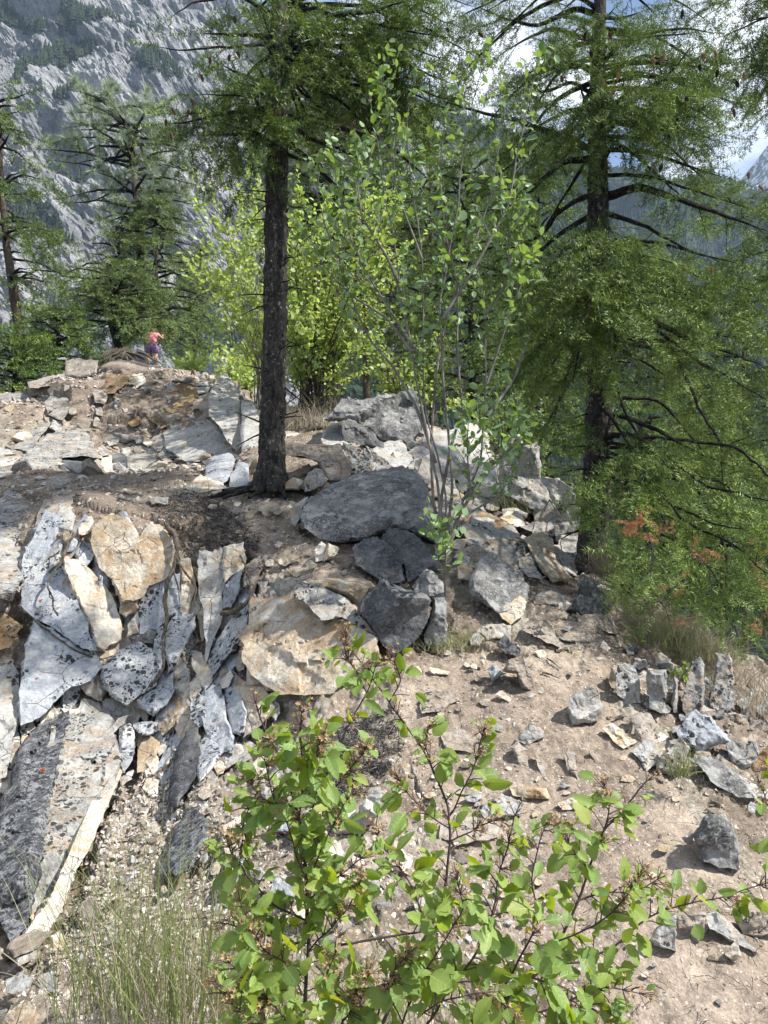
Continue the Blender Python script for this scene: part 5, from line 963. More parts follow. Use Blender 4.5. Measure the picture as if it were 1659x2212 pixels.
tg = [(1000, 40, .3, .1), (1050, 20, -.2, .1), (1090, 110, -.3, .2), (1150, 90, .3, .2), (1190, 130, -.6, .2), (1160, 180, -.2, .2), (1210, 30, .3, .1), (1250, 50, -.6, .1), (1330, 20, -.7, .1), (1350, 110, -.8, .1), (1400, 80, -.6, .1), (1420, 40, .3, .1), (1480, 70, -.4, .1), (1500, 170, -.5, .2), (1460, 200, -.8, .2), (1540, 190, -.3, .2), (1550, 260, -.2, .3), (1470, 290, -.5, .3), (1400, 250, -.8, .2), (1350, 290, -.9, .1), (1250, 180, -1., .2), (1220, 240, -.8, .2), (1130, 290, -.3, .3), (1130, 20, .2, .2), (1060, 90, .4, .3), (1010, 150, .6, .3), (1100, 200, -.3, .3), (1180, 40, -.5, .2), (1230, 90, -.9, .3), (1380, 30, -.4, .2), (1450, 130, -.7, .2), (1520, 40, .2, .2), (1560, 150, -.4, .2), (1590, 230, -.2, .3),
 (1430, 220, -1., .2), (1500, 250, -.6, .2), (1360, 190, -1.1, .2), (1300, 200, -1.1, .2), (1280, 240, -1.2, .2), (1350, 250, -.9, .1), (1400, 300, .5, .2), (1540, 310, .2, .2), (1600, 180, .4, .2), (1150, 250, .5, .2), (1060, 270, .6, .2), (1240, 240, -.7, .2),
 (1190, 330, .6, .3), (1110, 330, .5, .3), (1050, 400, .4, .3), (1130, 440, .5, .4), (1220, 430, -.9, .4), (1180, 480, .7, .3), (1460, 380, .6, .3), (1560, 420, .3, .3), (1620, 440, -.3, .3), (1500, 460, .8, .3),
 (1340, 520, -1.3, .3), (1290, 530, -1.4, .3), (1240, 560, -1.3, .3), (1400, 540, -1.3, .3), (1180, 590, -1.1, .4), (1160, 640, -.9, .4), (1220, 640, -1.4, .4), (1300, 600, -1.5, .4), (1370, 600, -1.4, .4), (1450, 570, -1.2, .3), (1520, 600, -1.1, .3), (1580, 560, -.8, .3), (1620, 620, -.9, .3),
 (1320, 660, -1.5, .5), (1250, 690, -1.5, .5), (1180, 700, -1., .5), (1400, 660, -1.5, .4), (1480, 650, -1.3, .4), (1560, 680, -1.1, .4), (1630, 700, -1., .4), (1230, 760, -1.2, .6), (1170, 790, -.8, .6), (1150, 860, -.5, .7), (1190, 850, -.9, .7), (1230, 840, -1., .7), (1180, 920, -.6, .8), (1160, 960, -.3, .8), (1130, 800, .4, .6), (1110, 700, .5, .5), (1090, 620, .5, .4), (1120, 560, .6, .3),
 (1420, 740, -1.2, .4), (1500, 740, .6, .4), (1560, 800, -.9, .5), (1620, 790, .3, .5), (1650, 880, -.6, .5), (1600, 900, .5, .5), (1480, 800, .9, .5),
 (1380, 980, -1., .4), (1420, 1010, -1.2, .3), (1350, 1070, -1.3, .4), (1470, 1030, -1.1, .3), (1520, 1050, -.9, .3), (1580, 1000, -.7, .4), (1640, 960, -.6, .4), (1450, 900, .8, .5), (1540, 880, .9, .4)]
for u, v, dy, rise in tg:
    if rb.random() < .1: continue
    t = T_(u, v, dy); limb_fill(wood, fol, curve_limb(AB, t, rise * 1.2, rb), rb.uniform(3.5, 6) * DB / FP, rb, .27, .065, .46, .28, .5, dens=1.45, bias=.12 if v > 480 and dy < -.5 else 0., dead=.08)
low = Foliage('near')
for pts in ([(1345, 1040), (1420, 1150), (1500, 1190), (1560, 1260)], [(1400, 1000), (1480, 1120), (1600, 1180), (1660, 1240)], [(1330, 1020), (1380, 1130), (1440, 1220), (1470, 1290)], [(1350, 1010), (1450, 1090), (1540, 1130), (1620, 1140)], [(1420, 980), (1520, 1060), (1600, 1080), (1690, 1100)], [(1500, 1030), (1560, 1180), (1560, 1300), (1600, 1360)], [(1380, 1060), (1440, 1150), (1500, 1260), (1540, 1350)], [(1560, 1040), (1640, 1180), (1680, 1300)], [(1580, 960), (1650, 1040), (1700, 1080)], [(1340, 1050), (1370, 1100), (1400, 1180), (1395, 1240)]):
    P = np.array([at(u, v, 5.6 - 1.1 * i / (len(pts) - 1)) for i, (u, v) in enumerate(pts)]); P = np.concatenate([[on_axis(AB, P[0][2] + .15)], P]); limb_fill(wood, low, P, .014, rb, .27, .10, .42, .25, .35, dens=1.2, bias=.1)
stubs(wood, AB, 26, DB, 16, rb, 760, 1150); wood.build('branches', M['bark_black2'], TB); low.build('low_boughs', [M['needle_bright'], M['twig']], TB, rb)
fol.build('crown', [M['needle'], M['twig']], TB, rb)
for (u, v, s, m) in [(790 + 0, 0, 0, 0)][:0]: pass
CB = [(1213, 165, 'cone'), (1275, 110, 'cone_dark'), (1315, 70, 'cone'), (1265, 68, 'cone_dark'), (1433, 118, 'cone_tan'), (1520, 115, 'cone_tan'), (1545, 108, 'cone_tan'), (1510, 140, 'cone_dark'), (1550, 150, 'cone_dark'), (1590, 175, 'cone_dark'), (1607, 155, 'cone_tan'), (1302, 170, 'cone_tan'), (1336, 158, 'cone_tan'), (1330, 192, 'cone_tan'), (1362, 192, 'cone_tan'), (1430, 120, 'cone_tan'), (1482, 210, 'cone_dark'), (1475, 20, 'cone_dark'), (1585, 235, 'cone'), (1410, 125, 'cone_tan'), (1280, 630, 'cone_tan'), (1320, 590, 'cone_tan'), (1233, 590, 'cone_tan'), (1475, 570, 'cone_tan'), (1537, 577, 'cone_tan'), (1527, 610, 'cone_tan'), (1617, 370, 'cone_tan'), (1640, 400, 'cone_tan'), (1430, 355, 'cone_dark')]
for u, v, m in CB: add_cone(TB, T_(u, v, -1.25 + .2 * rb.random()), .056, m, rb)
dead = Foliage('near')
for u, v in ((1340, 1145), (1365, 1130), (1385, 1140), (1350, 1155), (1380, 1160), (1500, 1185), (1520, 1190), (1640, 1200), (1630, 1250), (1455, 1290), (1447, 1260), (1650, 1335), (1650, 1370), (1475, 1330), (1425, 1165), (1325, 1128)):
    for _ in range(2): dead.put(at(u + 6 * rb.normal(), v + 6 * rb.normal(), 4.75), np.array([rb.normal() * .7 + .5, -.4, .1 + .4 * rb.normal()]), .13, .2)
dead.build('dead_sprigs', [M['needle_dead'], M['twig']], TB, rb)
def tree_roots(parent, base, rad, spec, seed):
    r = np.random.default_rng(seed); w = Acc()
    for a, l in spec:
        d = np.array([math.cos(a), math.sin(a), 0]); pts = [base + d * rad * .3 + [0, 0, .16], base + d * (rad * 1.1) + [0, 0, .05], base + d * (rad + l * .5) + np.array([.04, -.02, -.0]), base + d * (rad + l) + np.array([.0, .0, -.07])]
        P = resample(pts, 16); P = P + .012 * fbm(P[:, None] * 7 + np.array([0, 5., 9.])[None, :, None], 3); tube(w, P, np.linspace(.05, .014, 16) * (1 + .3 * fbm(P * 15, 2)), 10)
    w.build('roots', M['bark_black2'], parent, smooth=True)
tree_roots(TB, np.array(TB.location), .12, [(3.4, .3), (3.9, .35), (4.6, .3), (5.3, .35), (2.9, .25), (6.0, .3)], 5)
# ---------------------------------------------------------------- left charred fir (A)
ra = np.random.default_rng(31); DA = 7.1
AA = ax([(583, 1062), (586, 1000), (592, 800), (597, 500), (600, 250), (605, 0), (611, -350), (616, -800)], DA)
TA = empty('fir_tree', AA[0], 'tall fir with a long bare charred trunk left of centre', 'fir tree')
tree_roots(TA, np.array(TA.location), .12, [(3.2, .5), (3.7, .35), (4.4, .3), (5.2, .3), (5.9, .35)], 6)
trunk_mesh('trunk', AA, [r_ * DA / FP for r_ in (31, 27, 25.5, 24, 21, 17.5, 12, 5)], M['bark_black'], TA, 48, .17, .02, 9, .55)
wood = Acc(); fol = Foliage('mid')
TT = lambda u, v, dy=0.: at(u, v, DA + dy)
for pts, rr, sl, dd in [([(617, 248, 0), (700, 263, -.2), (790, 285, -.3), (860, 322, -.4), (930, 380, -.4)], 9, .6, .35), ([(622, 98, 0), (700, 108, .2), (760, 135, .3), (830, 165, .4), (900, 195, .5), (980, 225, .6)], 9, .8, .1),
  ([(615, 70, 0), (660, 55, -.3), (720, 35, -.5), (800, 30, -.6), (880, 10, -.7)], 7, .8, 0), ([(617, 300, 0), (660, 340, .2), (700, 380, .3), (760, 430, .3), (810, 470, .3)], 6, .5, .8), ([(615, 330, 0), (650, 345, 0), (700, 352, -.2)], 4, .3, .8),
  ([(588, 80, 0), (530, 75, 0), (440, 73, -.1)], 5, .3, .9), ([(585, 90, 0), (540, 100, -.2), (470, 103, -.4), (400, 112, -.5), (350, 100, -.5)], 3.5, .35, .95), ([(585, 30, 0), (520, -10, -.2), (420, 0, -.4), (370, 30, -.5)], 4, .4, .9), ([(583, 232, 0), (530, 240, -.4), (470, 243, -.6), (400, 262, -.8), (372, 265, -.8)], 6, .5, 0), ([(583, 250, 0), (560, 290, -.3), (520, 330, -.4)], 4, .35, .4), ([(618, 262, 0), (670, 300, .3), (740, 320, .5), (800, 350, .6)], 5, .4, .7),
  ([(600, 490, 0), (635, 492, 0)], 2.5, .1, 1), ([(600, 475, 0), (570, 480, 0)], 2, .1, 1), ([(605, 555, 0), (632, 556, -.1)], 2.5, .1, 1), ([(600, 690, 0), (628, 694, 0)], 2, .1, 1)]:
    limb_fill(wood, fol, np.array([TT(*p) for p in pts]), rr * DA / FP, ra, .3, .14, sl, .35, .25, dead=dd, dens=1.)
for u, v, dy, rise in [(660, 80, .2, 0), (700, 60, -.4, 0), (740, 130, -.4, .1), (780, 60, .4, 0), (800, 110, 0, 0), (830, 140, .5, .1), (850, 80, -.2, 0), (900, 40, .4, 0), (920, 130, .2, .1), (960, 80, -.3, .1), (980, 180, .3, .2), (1000, 250, .5, .2), (700, 170, .3, .1), (720, 260, .5, .2), (660, 250, .4, .2), (780, 210, .7, .2), (640, 130, .5, 0), (680, 130, -.6, 0), (1040, 120, .6, .1), (440, 200, -.8, .1), (400, 245, -.8, .1), (430, 300, -.7, .2), (480, 270, -.8, .2), (500, 180, -.8, .1), (540, 130, -.8, .1), (480, 140, -.6, .1), (520, 320, -.5, .4), (560, 200, -1., .1), (560, 60, -.6, 0), (500, 100, -.2, .1), (640, 40, -.9, 0), (560, 10, -.9, 0), (640, 200, .8, .1), (680, 160, .6, 0), (700, 220, .7, .1), (740, 180, .5, 0), (760, 90, -.3, 0), (820, 60, .3, 0), (880, 100, .5, 0), (930, 60, .2, 0), (700, 20, .4, 0), (760, -10, .1, 0), (860, 20, -.4, 0), (940, 10, 0, 0), (1000, 60, .5, 0), (960, 130, .3, .1), (860, 210, .6, .1), (800, 240, .8, .1), (900, 260, .7, .2), (660, 110, .7, 0), (660, 290, .9, .2), (740, 300, 1., .2), (560, 300, .4, .3), (500, 230, .6, .2), (520, 60, .5, 0), (1020, 10, .2, 0), (600, 60, 1., 0), (640, 0, .9, 0), (540, 380, -.3, .6), (990, 310, .8, .3), (840, 330, .9, .3)]:
    limb_fill(wood, fol, curve_limb(AA, TT(u, v, dy), rise, ra), ra.uniform(3, 5) * DA / FP, ra, .31, .08, .55, .25, .48, dens=1.4)
stubs(wood, AA, 25, DA, 26, ra, 380, 950); wood.build('branches', M['bark_black2'], TA); fol.build('crown', [M['needle'], M['twig']], TA, ra)
for u, v in [(507, 37), (512, 112), (454, 122), (434, 160), (412, 212), (556, 200), (645, 170), (370, 232), (358, 258), (408, 235), (368, 285), (496, 118), (800, 205), (966, 60), (760, 265), (1034, 70)]: add_cone(TA, TT(u, v, -1.), .062, 'cone', ra)
# ---------------------------------------------------------------- fir whose trunk stands beyond the right edge
rc = np.random.default_rng(41); DC = 8.0; AC = ax([(1850, 1500), (1850, 900), (1845, 300), (1840, -300), (1838, -600)], DC)
TC = empty('fir_tree', AC[0], 'fir just beyond the right edge reaching dark boughs into the upper right corner', 'fir tree'); trunk_mesh('trunk', AC, [.16, .14, .11, .07, .03], M['bark_brown'], TC, 24, .1, .05, 4)
wood = Acc(); fol = Foliage('mid')
for u, v, dy in [(1600, 40, -.5), (1560, 80, .3), (1580, 130, -.3), (1610, 170, .2), (1650, 60, -.8), (1640, 130, -.6), (1660, 190, -.4), (1540, 30, .6), (1620, 10, 0), (1640, 420, -.5), (1600, 470, .2), (1630, 520, -.4), (1600, 560, .2), (1650, 600, -.4), (1620, 660, .3), (1640, 760, 0), (1600, 830, .4), (1620, 900, -.3), (1560, 960, .5), (1590, 1010, 0), (1640, 1060, -.4), (1540, 1060, .6), (1500, 1120, .7), (1600, 1130, .2), (1650, 1180, -.2), (1560, 1190, .4), (1620, 1260, 0), (1650, 1330, -.2), (1580, 1290, .4), (1500, 1000, .8), (1450, 1060, .9)]:
    limb_fill(wood, fol, curve_limb(AC, at(u, v, DC + dy), .2, rc), .02, rc, .3, .09, .7, .3, .3, dens=1.4, bias=.1 if v > 700 else -.1)
wood.build('branches', M['bark_black2'], TC); fol.build('crown', [M['needle'], M['twig']], TC, rc)
# ---------------------------------------------------------------- generic background conifers
def conifer(label, axis, D, r0px, env, n, seed, kind='far', mat='needle_far', size=.6, sec=.35, seclen=1.2, droop=.2, rise=0., bark='bark_brown', name='fir_tree', targets=None, skip=0., dens=1., start=.3, limbr=3., asym=None):
    r = np.random.default_rng(seed); A = ax(axis, D); t = empty(name, A[0], label, 'pine tree' if kind == 'pine' else 'fir tree')
    k = D / FP; m = len(axis); trunk_mesh('trunk', A, np.linspace(r0px, max(1.2, r0px * .2), m) * k, M[bark], t, 16, .08, .08, seed)
    w = Acc(); f = Foliage(kind); zs = A[:, 2]
    for i in range(n):
        q = (i + r.random()) / n
        if r.random() < skip: continue
        v = np.interp(q, np.linspace(0, 1, len(env)), [e[0] for e in env]); L_ = np.interp(q, np.linspace(0, 1, len(env)), [e[1] for e in env]) * k * (.7 + .45 * r.random()); a = i * 2.4 + .5 * r.random()
        z = EYE + (CV - v) * k; p0 = on_axis(A, z); dx, dy = math.cos(a), math.sin(a)
        if asym: L_ *= asym[1] if dx > 0 else asym[0]
        tip = p0 + np.array([dx * L_, dy * L_, rise * L_ + .08 * r.normal() * L_]); mid = (p0 + tip) / 2 + [0, 0, .08 * L_]; limb_fill(w, f, np.array([p0, mid, tip]), limbr * k, r, size, sec, seclen * min(1, L_ / 1.5 + .3), droop, start, dens=dens, sides=5, tipr=.006)
    for u, v, dy, rs in targets or []: limb_fill(w, f, curve_limb(A, at(u, v, D + dy), rs, r), limbr * k, r, size, sec, seclen, droop, start, dens=dens, sides=5, tipr=.006)
    w.build('branches', M['bark_black2'], t); f.build('crown', [M[mat], M['twig']], t, r); return t
def env(*a): return a
# trees along the hilltop
conifer('tall fir at the left edge with layered flat boughs and a bare dark trunk', [(52, 880), (42, 720), (28, 620), (14, 530), (4, 420), (-4, 250), (-6, 150)], 24, 13, [(560, 40), (480, 50), (300, 60), (190, 30)], 16, 51, size=.6, seclen=1.3, droop=.12,
   targets=[(60, 200, 0, -.3), (40, 240, -1, 0), (80, 300, 0, .3), (60, 350, 1, 0), (90, 385, -1, .2), (50, 420, 0, 0), (40, 370, -1, 0), (70, 485, 0, 0), (110, 500, -1, .3), (140, 520, 0, .4), (90, 510, 1, .2), (40, 480, 1, 0), (90, 600, 0, .1), (60, 580, -1, .1), (120, 620, 0, .3), (150, 600, 1, .3), (130, 590, -1, 0), (60, 620, 1, .2), (10, 600, -1, .2), (20, 290, -1, 0)], start=.35, dens=1.2)
conifer('grey-green pine with twisted limbs and an airy crown against the cliff', [(308, 720), (303, 560), (296, 440), (286, 360), (280, 280), (245, 245), (217, 205)], 34, 10, [(480, 120), (400, 160), (330, 165), (270, 110), (205, 50)], 46, 52, kind='pine', mat='needle_pine', size=.48, sec=.5, seclen=1.5, droop=-.25, rise=-.05, name='pine_tree', start=.3, dens=.8, limbr=3.5,
   targets=[(165, 350, 0, 0), (190, 440, 0, .6), (200, 480, -1, .8), (150, 280, 0, 0), (200, 200, 0, -1), (240, 195, 0, -1), (330, 240, 0, 0), (360, 290, 0, 0), (410, 370, 0, 0), (400, 430, 0, .3), (380, 480, 0, .5), (340, 420, 0, 0), (140, 345, 1, 0), (420, 480, 1, .8), (230, 300, -1, 0), (250, 250, 0, 0)])
conifer('broad fir with its lower boughs hanging over the person on the hilltop', [(325, 770), (333, 680), (338, 600), (338, 520), (336, 450), (334, 425)], 33, 6, [(720, 150), (660, 170), (600, 120), (520, 95), (460, 50), (430, 12)], 80, 53, mat='needle_far', size=.62, seclen=1.1, droop=.3, rise=-.15, start=.25, dens=1.2)
conifer('low spreading fir growing from the gnarled roots on the hilltop', [(262, 768), (250, 730), (240, 700), (250, 640), (252, 600), (240, 570)], 29.5, 9, [(700, 90), (660, 120), (620, 110), (580, 60)], 42, 54, size=.6, seclen=1.1, droop=.2, bark='bark_black2', dens=1.2,
   targets=[(322, 692, -2.6, .1), (350, 690, -2.4, .1), (300, 735, -1, .1), (345, 690, -1., .2), (420, 710, -1, .3), (450, 735, -1, .4), (300, 700, -1, .1), (150, 610, 0, 0), (140, 590, 1, 0), (200, 630, 0, 0), (440, 770, 0, 1.)])
conifer('pointed fir top left of the pine trunk on the hilltop', [(256, 760), (254, 640), (256, 560), (262, 500), (266, 460)], 32, 5, [(640, 80), (580, 70), (520, 50), (465, 12)], 30, 66, size=.6, seclen=1., droop=.2, dens=1.2)
conifer('small dark bushy fir at the far left on the hilltop', [(30, 860), (32, 800), (35, 740), (38, 715)], 21, 6, [(850, 80), (800, 90), (750, 60), (720, 20)], 44, 55, mat='needle', size=.5, seclen=.9, droop=.15, bark='bark_black2', dens=1.3)
conifer('small dark fir between the layered fir and the gnarled roots', [(120, 810), (118, 760), (120, 700), (124, 660)], 23, 4, [(800, 60), (750, 85), (710, 80), (665, 20)], 44, 56, mat='needle', size=.5, seclen=.9, droop=.15, dens=1.3)
conifer('sparse pale fir behind the right side of the broad hilltop fir', [(420, 800), (424, 700), (430, 600), (436, 520)], 40, 5, [(760, 60), (680, 70), (600, 50), (530, 15)], 30, 57, mat='needle_far', size=.7, seclen=1.2, dens=.8)
conifer('soft green pine behind the charred trunk left of centre', [(720, 880), (715, 600), (708, 400), (700, 250), (698, 180)], 20, 10, [(640, 120), (520, 150), (400, 170), (280, 120), (190, 50)], 60, 58, kind='pine', mat='needle_pine', size=.34, sec=.3, seclen=1., droop=-.1, name='pine_tree', dens=1.)
conifer('dark fir behind the tall grey-stemmed shrub', [(1022, 905), (1020, 800), (1015, 600), (1008, 400), (1000, 300)], 13, 9, [(860, 100), (740, 150), (600, 160), (480, 130), (380, 90), (310, 20)], 66, 59, kind='mid', mat='needle', size=.42, sec=.2, seclen=.9, droop=.35, bark='bark_black2', dens=1.)
conifer('slim fir behind the left side of the big right fir', [(1105, 1000), (1105, 800), (1100, 600), (1098, 420)], 15, 6, [(940, 80), (800, 110), (640, 90), (440, 15)], 44, 60, kind='mid', mat='needle', size=.45, sec=.24, seclen=.8, droop=.35, dens=.9)
conifer('light green young fir on the slope beyond the right fir trunk', [(1400, 1300), (1402, 1100), (1405, 950), (1408, 850)], 14, 5, [(1240, 110), (1120, 100), (1000, 70), (860, 12)], 50, 61, kind='mid', mat='needle_bright', size=.42, sec=.2, seclen=.8, droop=.2, dens=1.)
conifer('light green young fir near the right edge beyond the drooping boughs', [(1560, 1400), (1560, 1150), (1562, 950), (1564, 840)], 12, 6, [(1320, 120), (1160, 110), (1000, 80), (850, 12)], 54, 62, kind='mid', mat='needle_bright', size=.4, sec=.2, seclen=.8, droop=.2, dens=1.)
conifer('distant fir seen under the limbs to the right of the big fir', [(1475, 1300), (1478, 1050), (1480, 850), (1482, 740)], 26, 5, [(1200, 90), (1050, 90), (900, 60), (750, 10)], 44, 63, mat='needle_far', size=.7, seclen=1.2, dens=1.)
conifer('distant fir seen low between the saplings and the big right fir', [(1180, 1150), (1182, 950), (1184, 800), (1185, 700)], 24, 5, [(1080, 90), (950, 80), (820, 50), (710, 10)], 44, 64, mat='needle_far', size=.7, seclen=1.2, dens=1.)
conifer('distant fir behind the lime-green shrub', [(840, 900), (842, 700), (846, 520), (850, 400)], 30, 6, [(820, 100), (680, 90), (540, 60), (410, 12)], 44, 65, mat='needle_far', size=.8, seclen=1.4, dens=1.)
conifer('dark fir filling the gap between the charred trunk and the lime-green shrub tops', [(655, 900), (652, 600), (648, 300), (645, 90)], 22, 7, [(640, 90), (480, 110), (320, 90), (110, 15)], 46, 161, mat='needle', size=.6, seclen=1.2, dens=1.1)
conifer('tall dark fir behind the left part of the tall shrub', [(792, 900), (790, 600), (785, 300), (782, 120)], 20, 8, [(700, 110), (520, 120), (340, 95), (140, 15)], 52, 162, mat='needle', size=.6, seclen=1.2, dens=1.1)
conifer('tall dark fir behind the right part of the tall shrub', [(935, 920), (932, 650), (930, 350), (928, 170)], 19, 8, [(840, 120), (620, 130), (420, 100), (190, 15)], 56, 163, mat='needle', size=.6, seclen=1.2, dens=1.1)
conifer('dark fir close behind the left boughs of the right fir', [(1165, 1080), (1163, 700), (1160, 450), (1158, 260)], 17, 8, [(960, 100), (720, 120), (500, 100), (280, 15)], 56, 164, mat='needle', size=.55, seclen=1.1, dens=1.1)
conifer('green fir seen between the trunk and the right boughs of the right fir', [(1385, 1250), (1383, 900), (1380, 650), (1378, 520)], 21, 7, [(1150, 100), (900, 110), (700, 80), (530, 15)], 50, 165, mat='needle', size=.6, seclen=1.1, dens=1.)
conifer('green fir behind the far right boughs', [(1610, 1450), (1608, 1000), (1606, 700), (1605, 520)], 20, 7, [(1300, 110), (1000, 120), (760, 80), (530, 15)], 54, 166, mat='needle', size=.6, seclen=1.1, dens=1.)
conifer('slim fir far behind the rightmost gap under the boughs', [(1500, 1350), (1500, 1000), (1500, 760), (1500, 640)], 32, 5, [(1200, 80), (950, 80), (750, 50), (650, 12)], 40, 167, mat='needle', size=.8, seclen=1.2, dens=1.)
# gnarled roots spreading under the hilltop fir
acc = Acc(); rg = np.random.default_rng(77)
for i in range(26):
    u0, v0 = 262 + 10 * rg.normal(), 762 + 4 * rg.normal(); du = rg.uniform(-75, 60); pts = [at(u0 + du * t + 3 * rg.normal(), v0 + 28 * t ** 1.5 * (1 + .2 * rg.normal()) + 1 * rg.normal(), 26.3 - .5 * t) for t in np.linspace(0, 1, 6)]; tube(acc, resample(pts, 12), np.linspace(.07, .02, 12), 5)
tag(acc.build('tree_roots', M['root'], origin=at(262, 780, 26.3)), 'tangle of gnarled grey roots on the hilltop beside the person', 'roots')
# ---------------------------------------------------------------- exposed roots and sticks on the cliff
def root(reg, pts, wpx, label, prot=.2, mat='root', name='root', offs=(), D=None):
    ou, ov, k = REG[reg]; acc = Acc(); r = np.random.default_rng(int(pts[0][0]))
    def path(pp, w0, w1):
        P = np.array([(ou + x * k, ov + y * k) for x, y in pp]); d = (tD(P[:, 0], P[:, 1]) if D is None else np.full(len(P), D)) - prot; A = np.array([at(p[0], p[1], q) for p, q in zip(P, d)]); n = max(14, 8 * len(pp)); A = resample(A, n); A = A + .008 * fbm(A[:, None] * 9 + np.array([0, 5., 9.])[None, :, None], 3)[:, :]
        kk = d.mean() / FP; tube(acc, A, np.linspace(w0, w1, n) * kk * (1 + .35 * fbm(A * 22, 2)), 10)
    path(pts, wpx, wpx * .35)
    for pp, w in offs: path(pp, w, w * .3)
    V = np.concatenate(acc.V); o = acc.build(name, M[mat], origin=V[V[:, 2].argmin()], smooth=True); return tag(o, label, 'stick' if name in ('stick', 'dead_branch') else 'root')
root(4, [(400, 1050), (350, 1160), (320, 1230), (270, 1290), (258, 1350), (285, 1410), (290, 1470), (315, 1500)], 3.4, 'thin dark root hanging in a loop over the upper blue-grey slab', offs=[([(290, 1420), (265, 1400), (262, 1360)], 1.8)])
root(4, [(900, 1010), (945, 1070), (962, 1150), (940, 1250), (900, 1320), (888, 1420), (905, 1500), (885, 1600), (880, 1700), (885, 1780), (830, 1870)], 6.5, 'thick mossy root hanging straight down right of the heart-shaped rock', .22, offs=[([(955, 1180), (1000, 1270), (1060, 1350), (1050, 1450)], 3.5), ([(940, 1260), (965, 1360), (970, 1450)], 2), ([(880, 1780), (800, 1890), (760, 1960)], 2.5)])
root(4, [(1200, 1490), (1270, 1480), (1330, 1430), (1365, 1370), (1330, 1240), (1300, 1180)], 6, 'mossy curled root hooked beneath the pale rock columns', .2)
root(4, [(190, 1530), (270, 1590), (370, 1660), (450, 1710), (540, 1735), (610, 1715)], 3, 'root running in the crack between the two big blue-grey slabs', .17)
root(4, [(640, 862), (700, 880), (770, 897), (825, 880)], 2.6, 'dead stick lying on the brown earth ledge', .1, name='stick')
root(4, [(930, 235), (1000, 240), (1060, 262), (1115, 262)], 3, 'dead branch draped over the top of the orange-brown slab', .25, name='dead_branch', offs=[([(1000, 240), (960, 225), (935, 222)], 1.5)])
root(4, [(1400, 800), (1300, 815), (1200, 820), (1120, 822)], 6, 'thick surface root running left from the foot of the charred trunk', .1)
root(6, [(465, 1398), (510, 1432), (537, 1452)], 2, 'short stick lying on the upper path', .05, name='stick')
root(6, [(440, 1478), (490, 1488), (537, 1506)], 2.6, 'thicker short stick on the path below the other stick', .05, name='stick')
root(6, [(515, 1358), (560, 1352), (605, 1372)], 6, 'worn root humped across the upper path with a red mark on it', .04)
root(6, [(870, 880), (960, 960), (1050, 1050), (1110, 1130), (1140, 1260), (1200, 1400)], 3.2, 'long dead branch hanging down behind the dry grass at the right', .4, name='dead_branch', offs=[([(960, 960), (1060, 960), (1100, 900)], 1.6), ([(1110, 1130), (1060, 1230)], 1.5)])
root(6, [(420, 420), (480, 540), (540, 640)], 2.5, 'dark stick leaning along the upright grey slab', .5, name='stick')
# ---------------------------------------------------------------- leafy shrubs
def leaf_tpl(kind):
    if kind == 'far': V = np.array([(0, 0, 0), (.35, .33, .06), (.75, .3, .03), (1, 0, -.08), (.75, -.3, .03), (.35, -.33, .06)]); F = [(0, 1, 2, 3), (0, 3, 4, 5)]; return V, np.array(F)
    n = 8; V = []; F = []
    for i in range(n + 1):
        t = i / n; w = .31 * math.sin(math.pi * min(1, t ** .88)) ** .72 if 0 < i < n else 0; se = .018 * (1 if i % 2 else -1) if i > 2 else 0
        for s in (-1, -.5, 0, .5, 1): y = s * (w + (abs(s) == 1) * se * (w > 0)); V.append((t, y, .22 * abs(y) - .22 * t * t + .012 * math.sin(i * 2.4) * abs(s)))
    for i in range(n):
        for j in range(4): a = i * 5 + j; F.append((a, a + 1, a + 6, a + 5))
    return np.array(V, float), np.array(F)
def rib_tpl():
    V = []; F = []; n = 8
    for i in range(n + 1):
        t = -.12 + 1.1 * i / n; z = -.22 * max(t, 0) ** 2 + .008
        for s in (-1, 1): V.append((t, s * .012 * (1.15 - t), z))
    F += [(2 * i, 2 * i + 1, 2 * i + 3, 2 * i + 2) for i in range(n)]
    for t in (.18, .34, .5, .66):
        for s in (-1, 1):
            i = len(V); z = lambda x, y: .22 * abs(y) - .22 * x * x + .007; y1 = s * .2 * (1.1 - abs(t - .4)); V += [(t, 0, z(t, 0)), (t + .015, 0, z(t + .015, 0)), (t + .17, y1, z(t + .17, y1)), (t + .155, y1, z(t + .155, y1))]; F.append((i, i + 1, i + 2, i + 3))
    return np.array(V, float), np.array(F)
RIB = rib_tpl(); M['rib'] = flat_mat('pale_leaf_vein', (.26, .34, .10), .6, .1)
LT = {'far': leaf_tpl('far'), 'near': leaf_tpl('near')}
def put_leaves(acc, kind, P, D, S, r, m=0, upbias=.6, bend=0):
    n = len(P); D = unit(np.asarray(D)); up = np.array([0, 0, 1.]) * upbias + r.normal(size=(n, 3)) * .5 + np.array([0, -.35, 0]); Y = unit(np.cross(up, D)); Zv = np.cross(D, Y); R = np.stack([D, Y, Zv], -1)
    V, F = LT[kind]; sc = np.asarray(S)[:, None] * np.array([1, 1, 1.]) * (1 + .18 * r.normal(size=(n, 3))); scatter(acc, (V, F), np.asarray(P), R, sc, m, r.random(n))
    if kind == 'near': scatter(acc, RIB, np.asarray(P), R, sc, 1, np.full(n, .5))
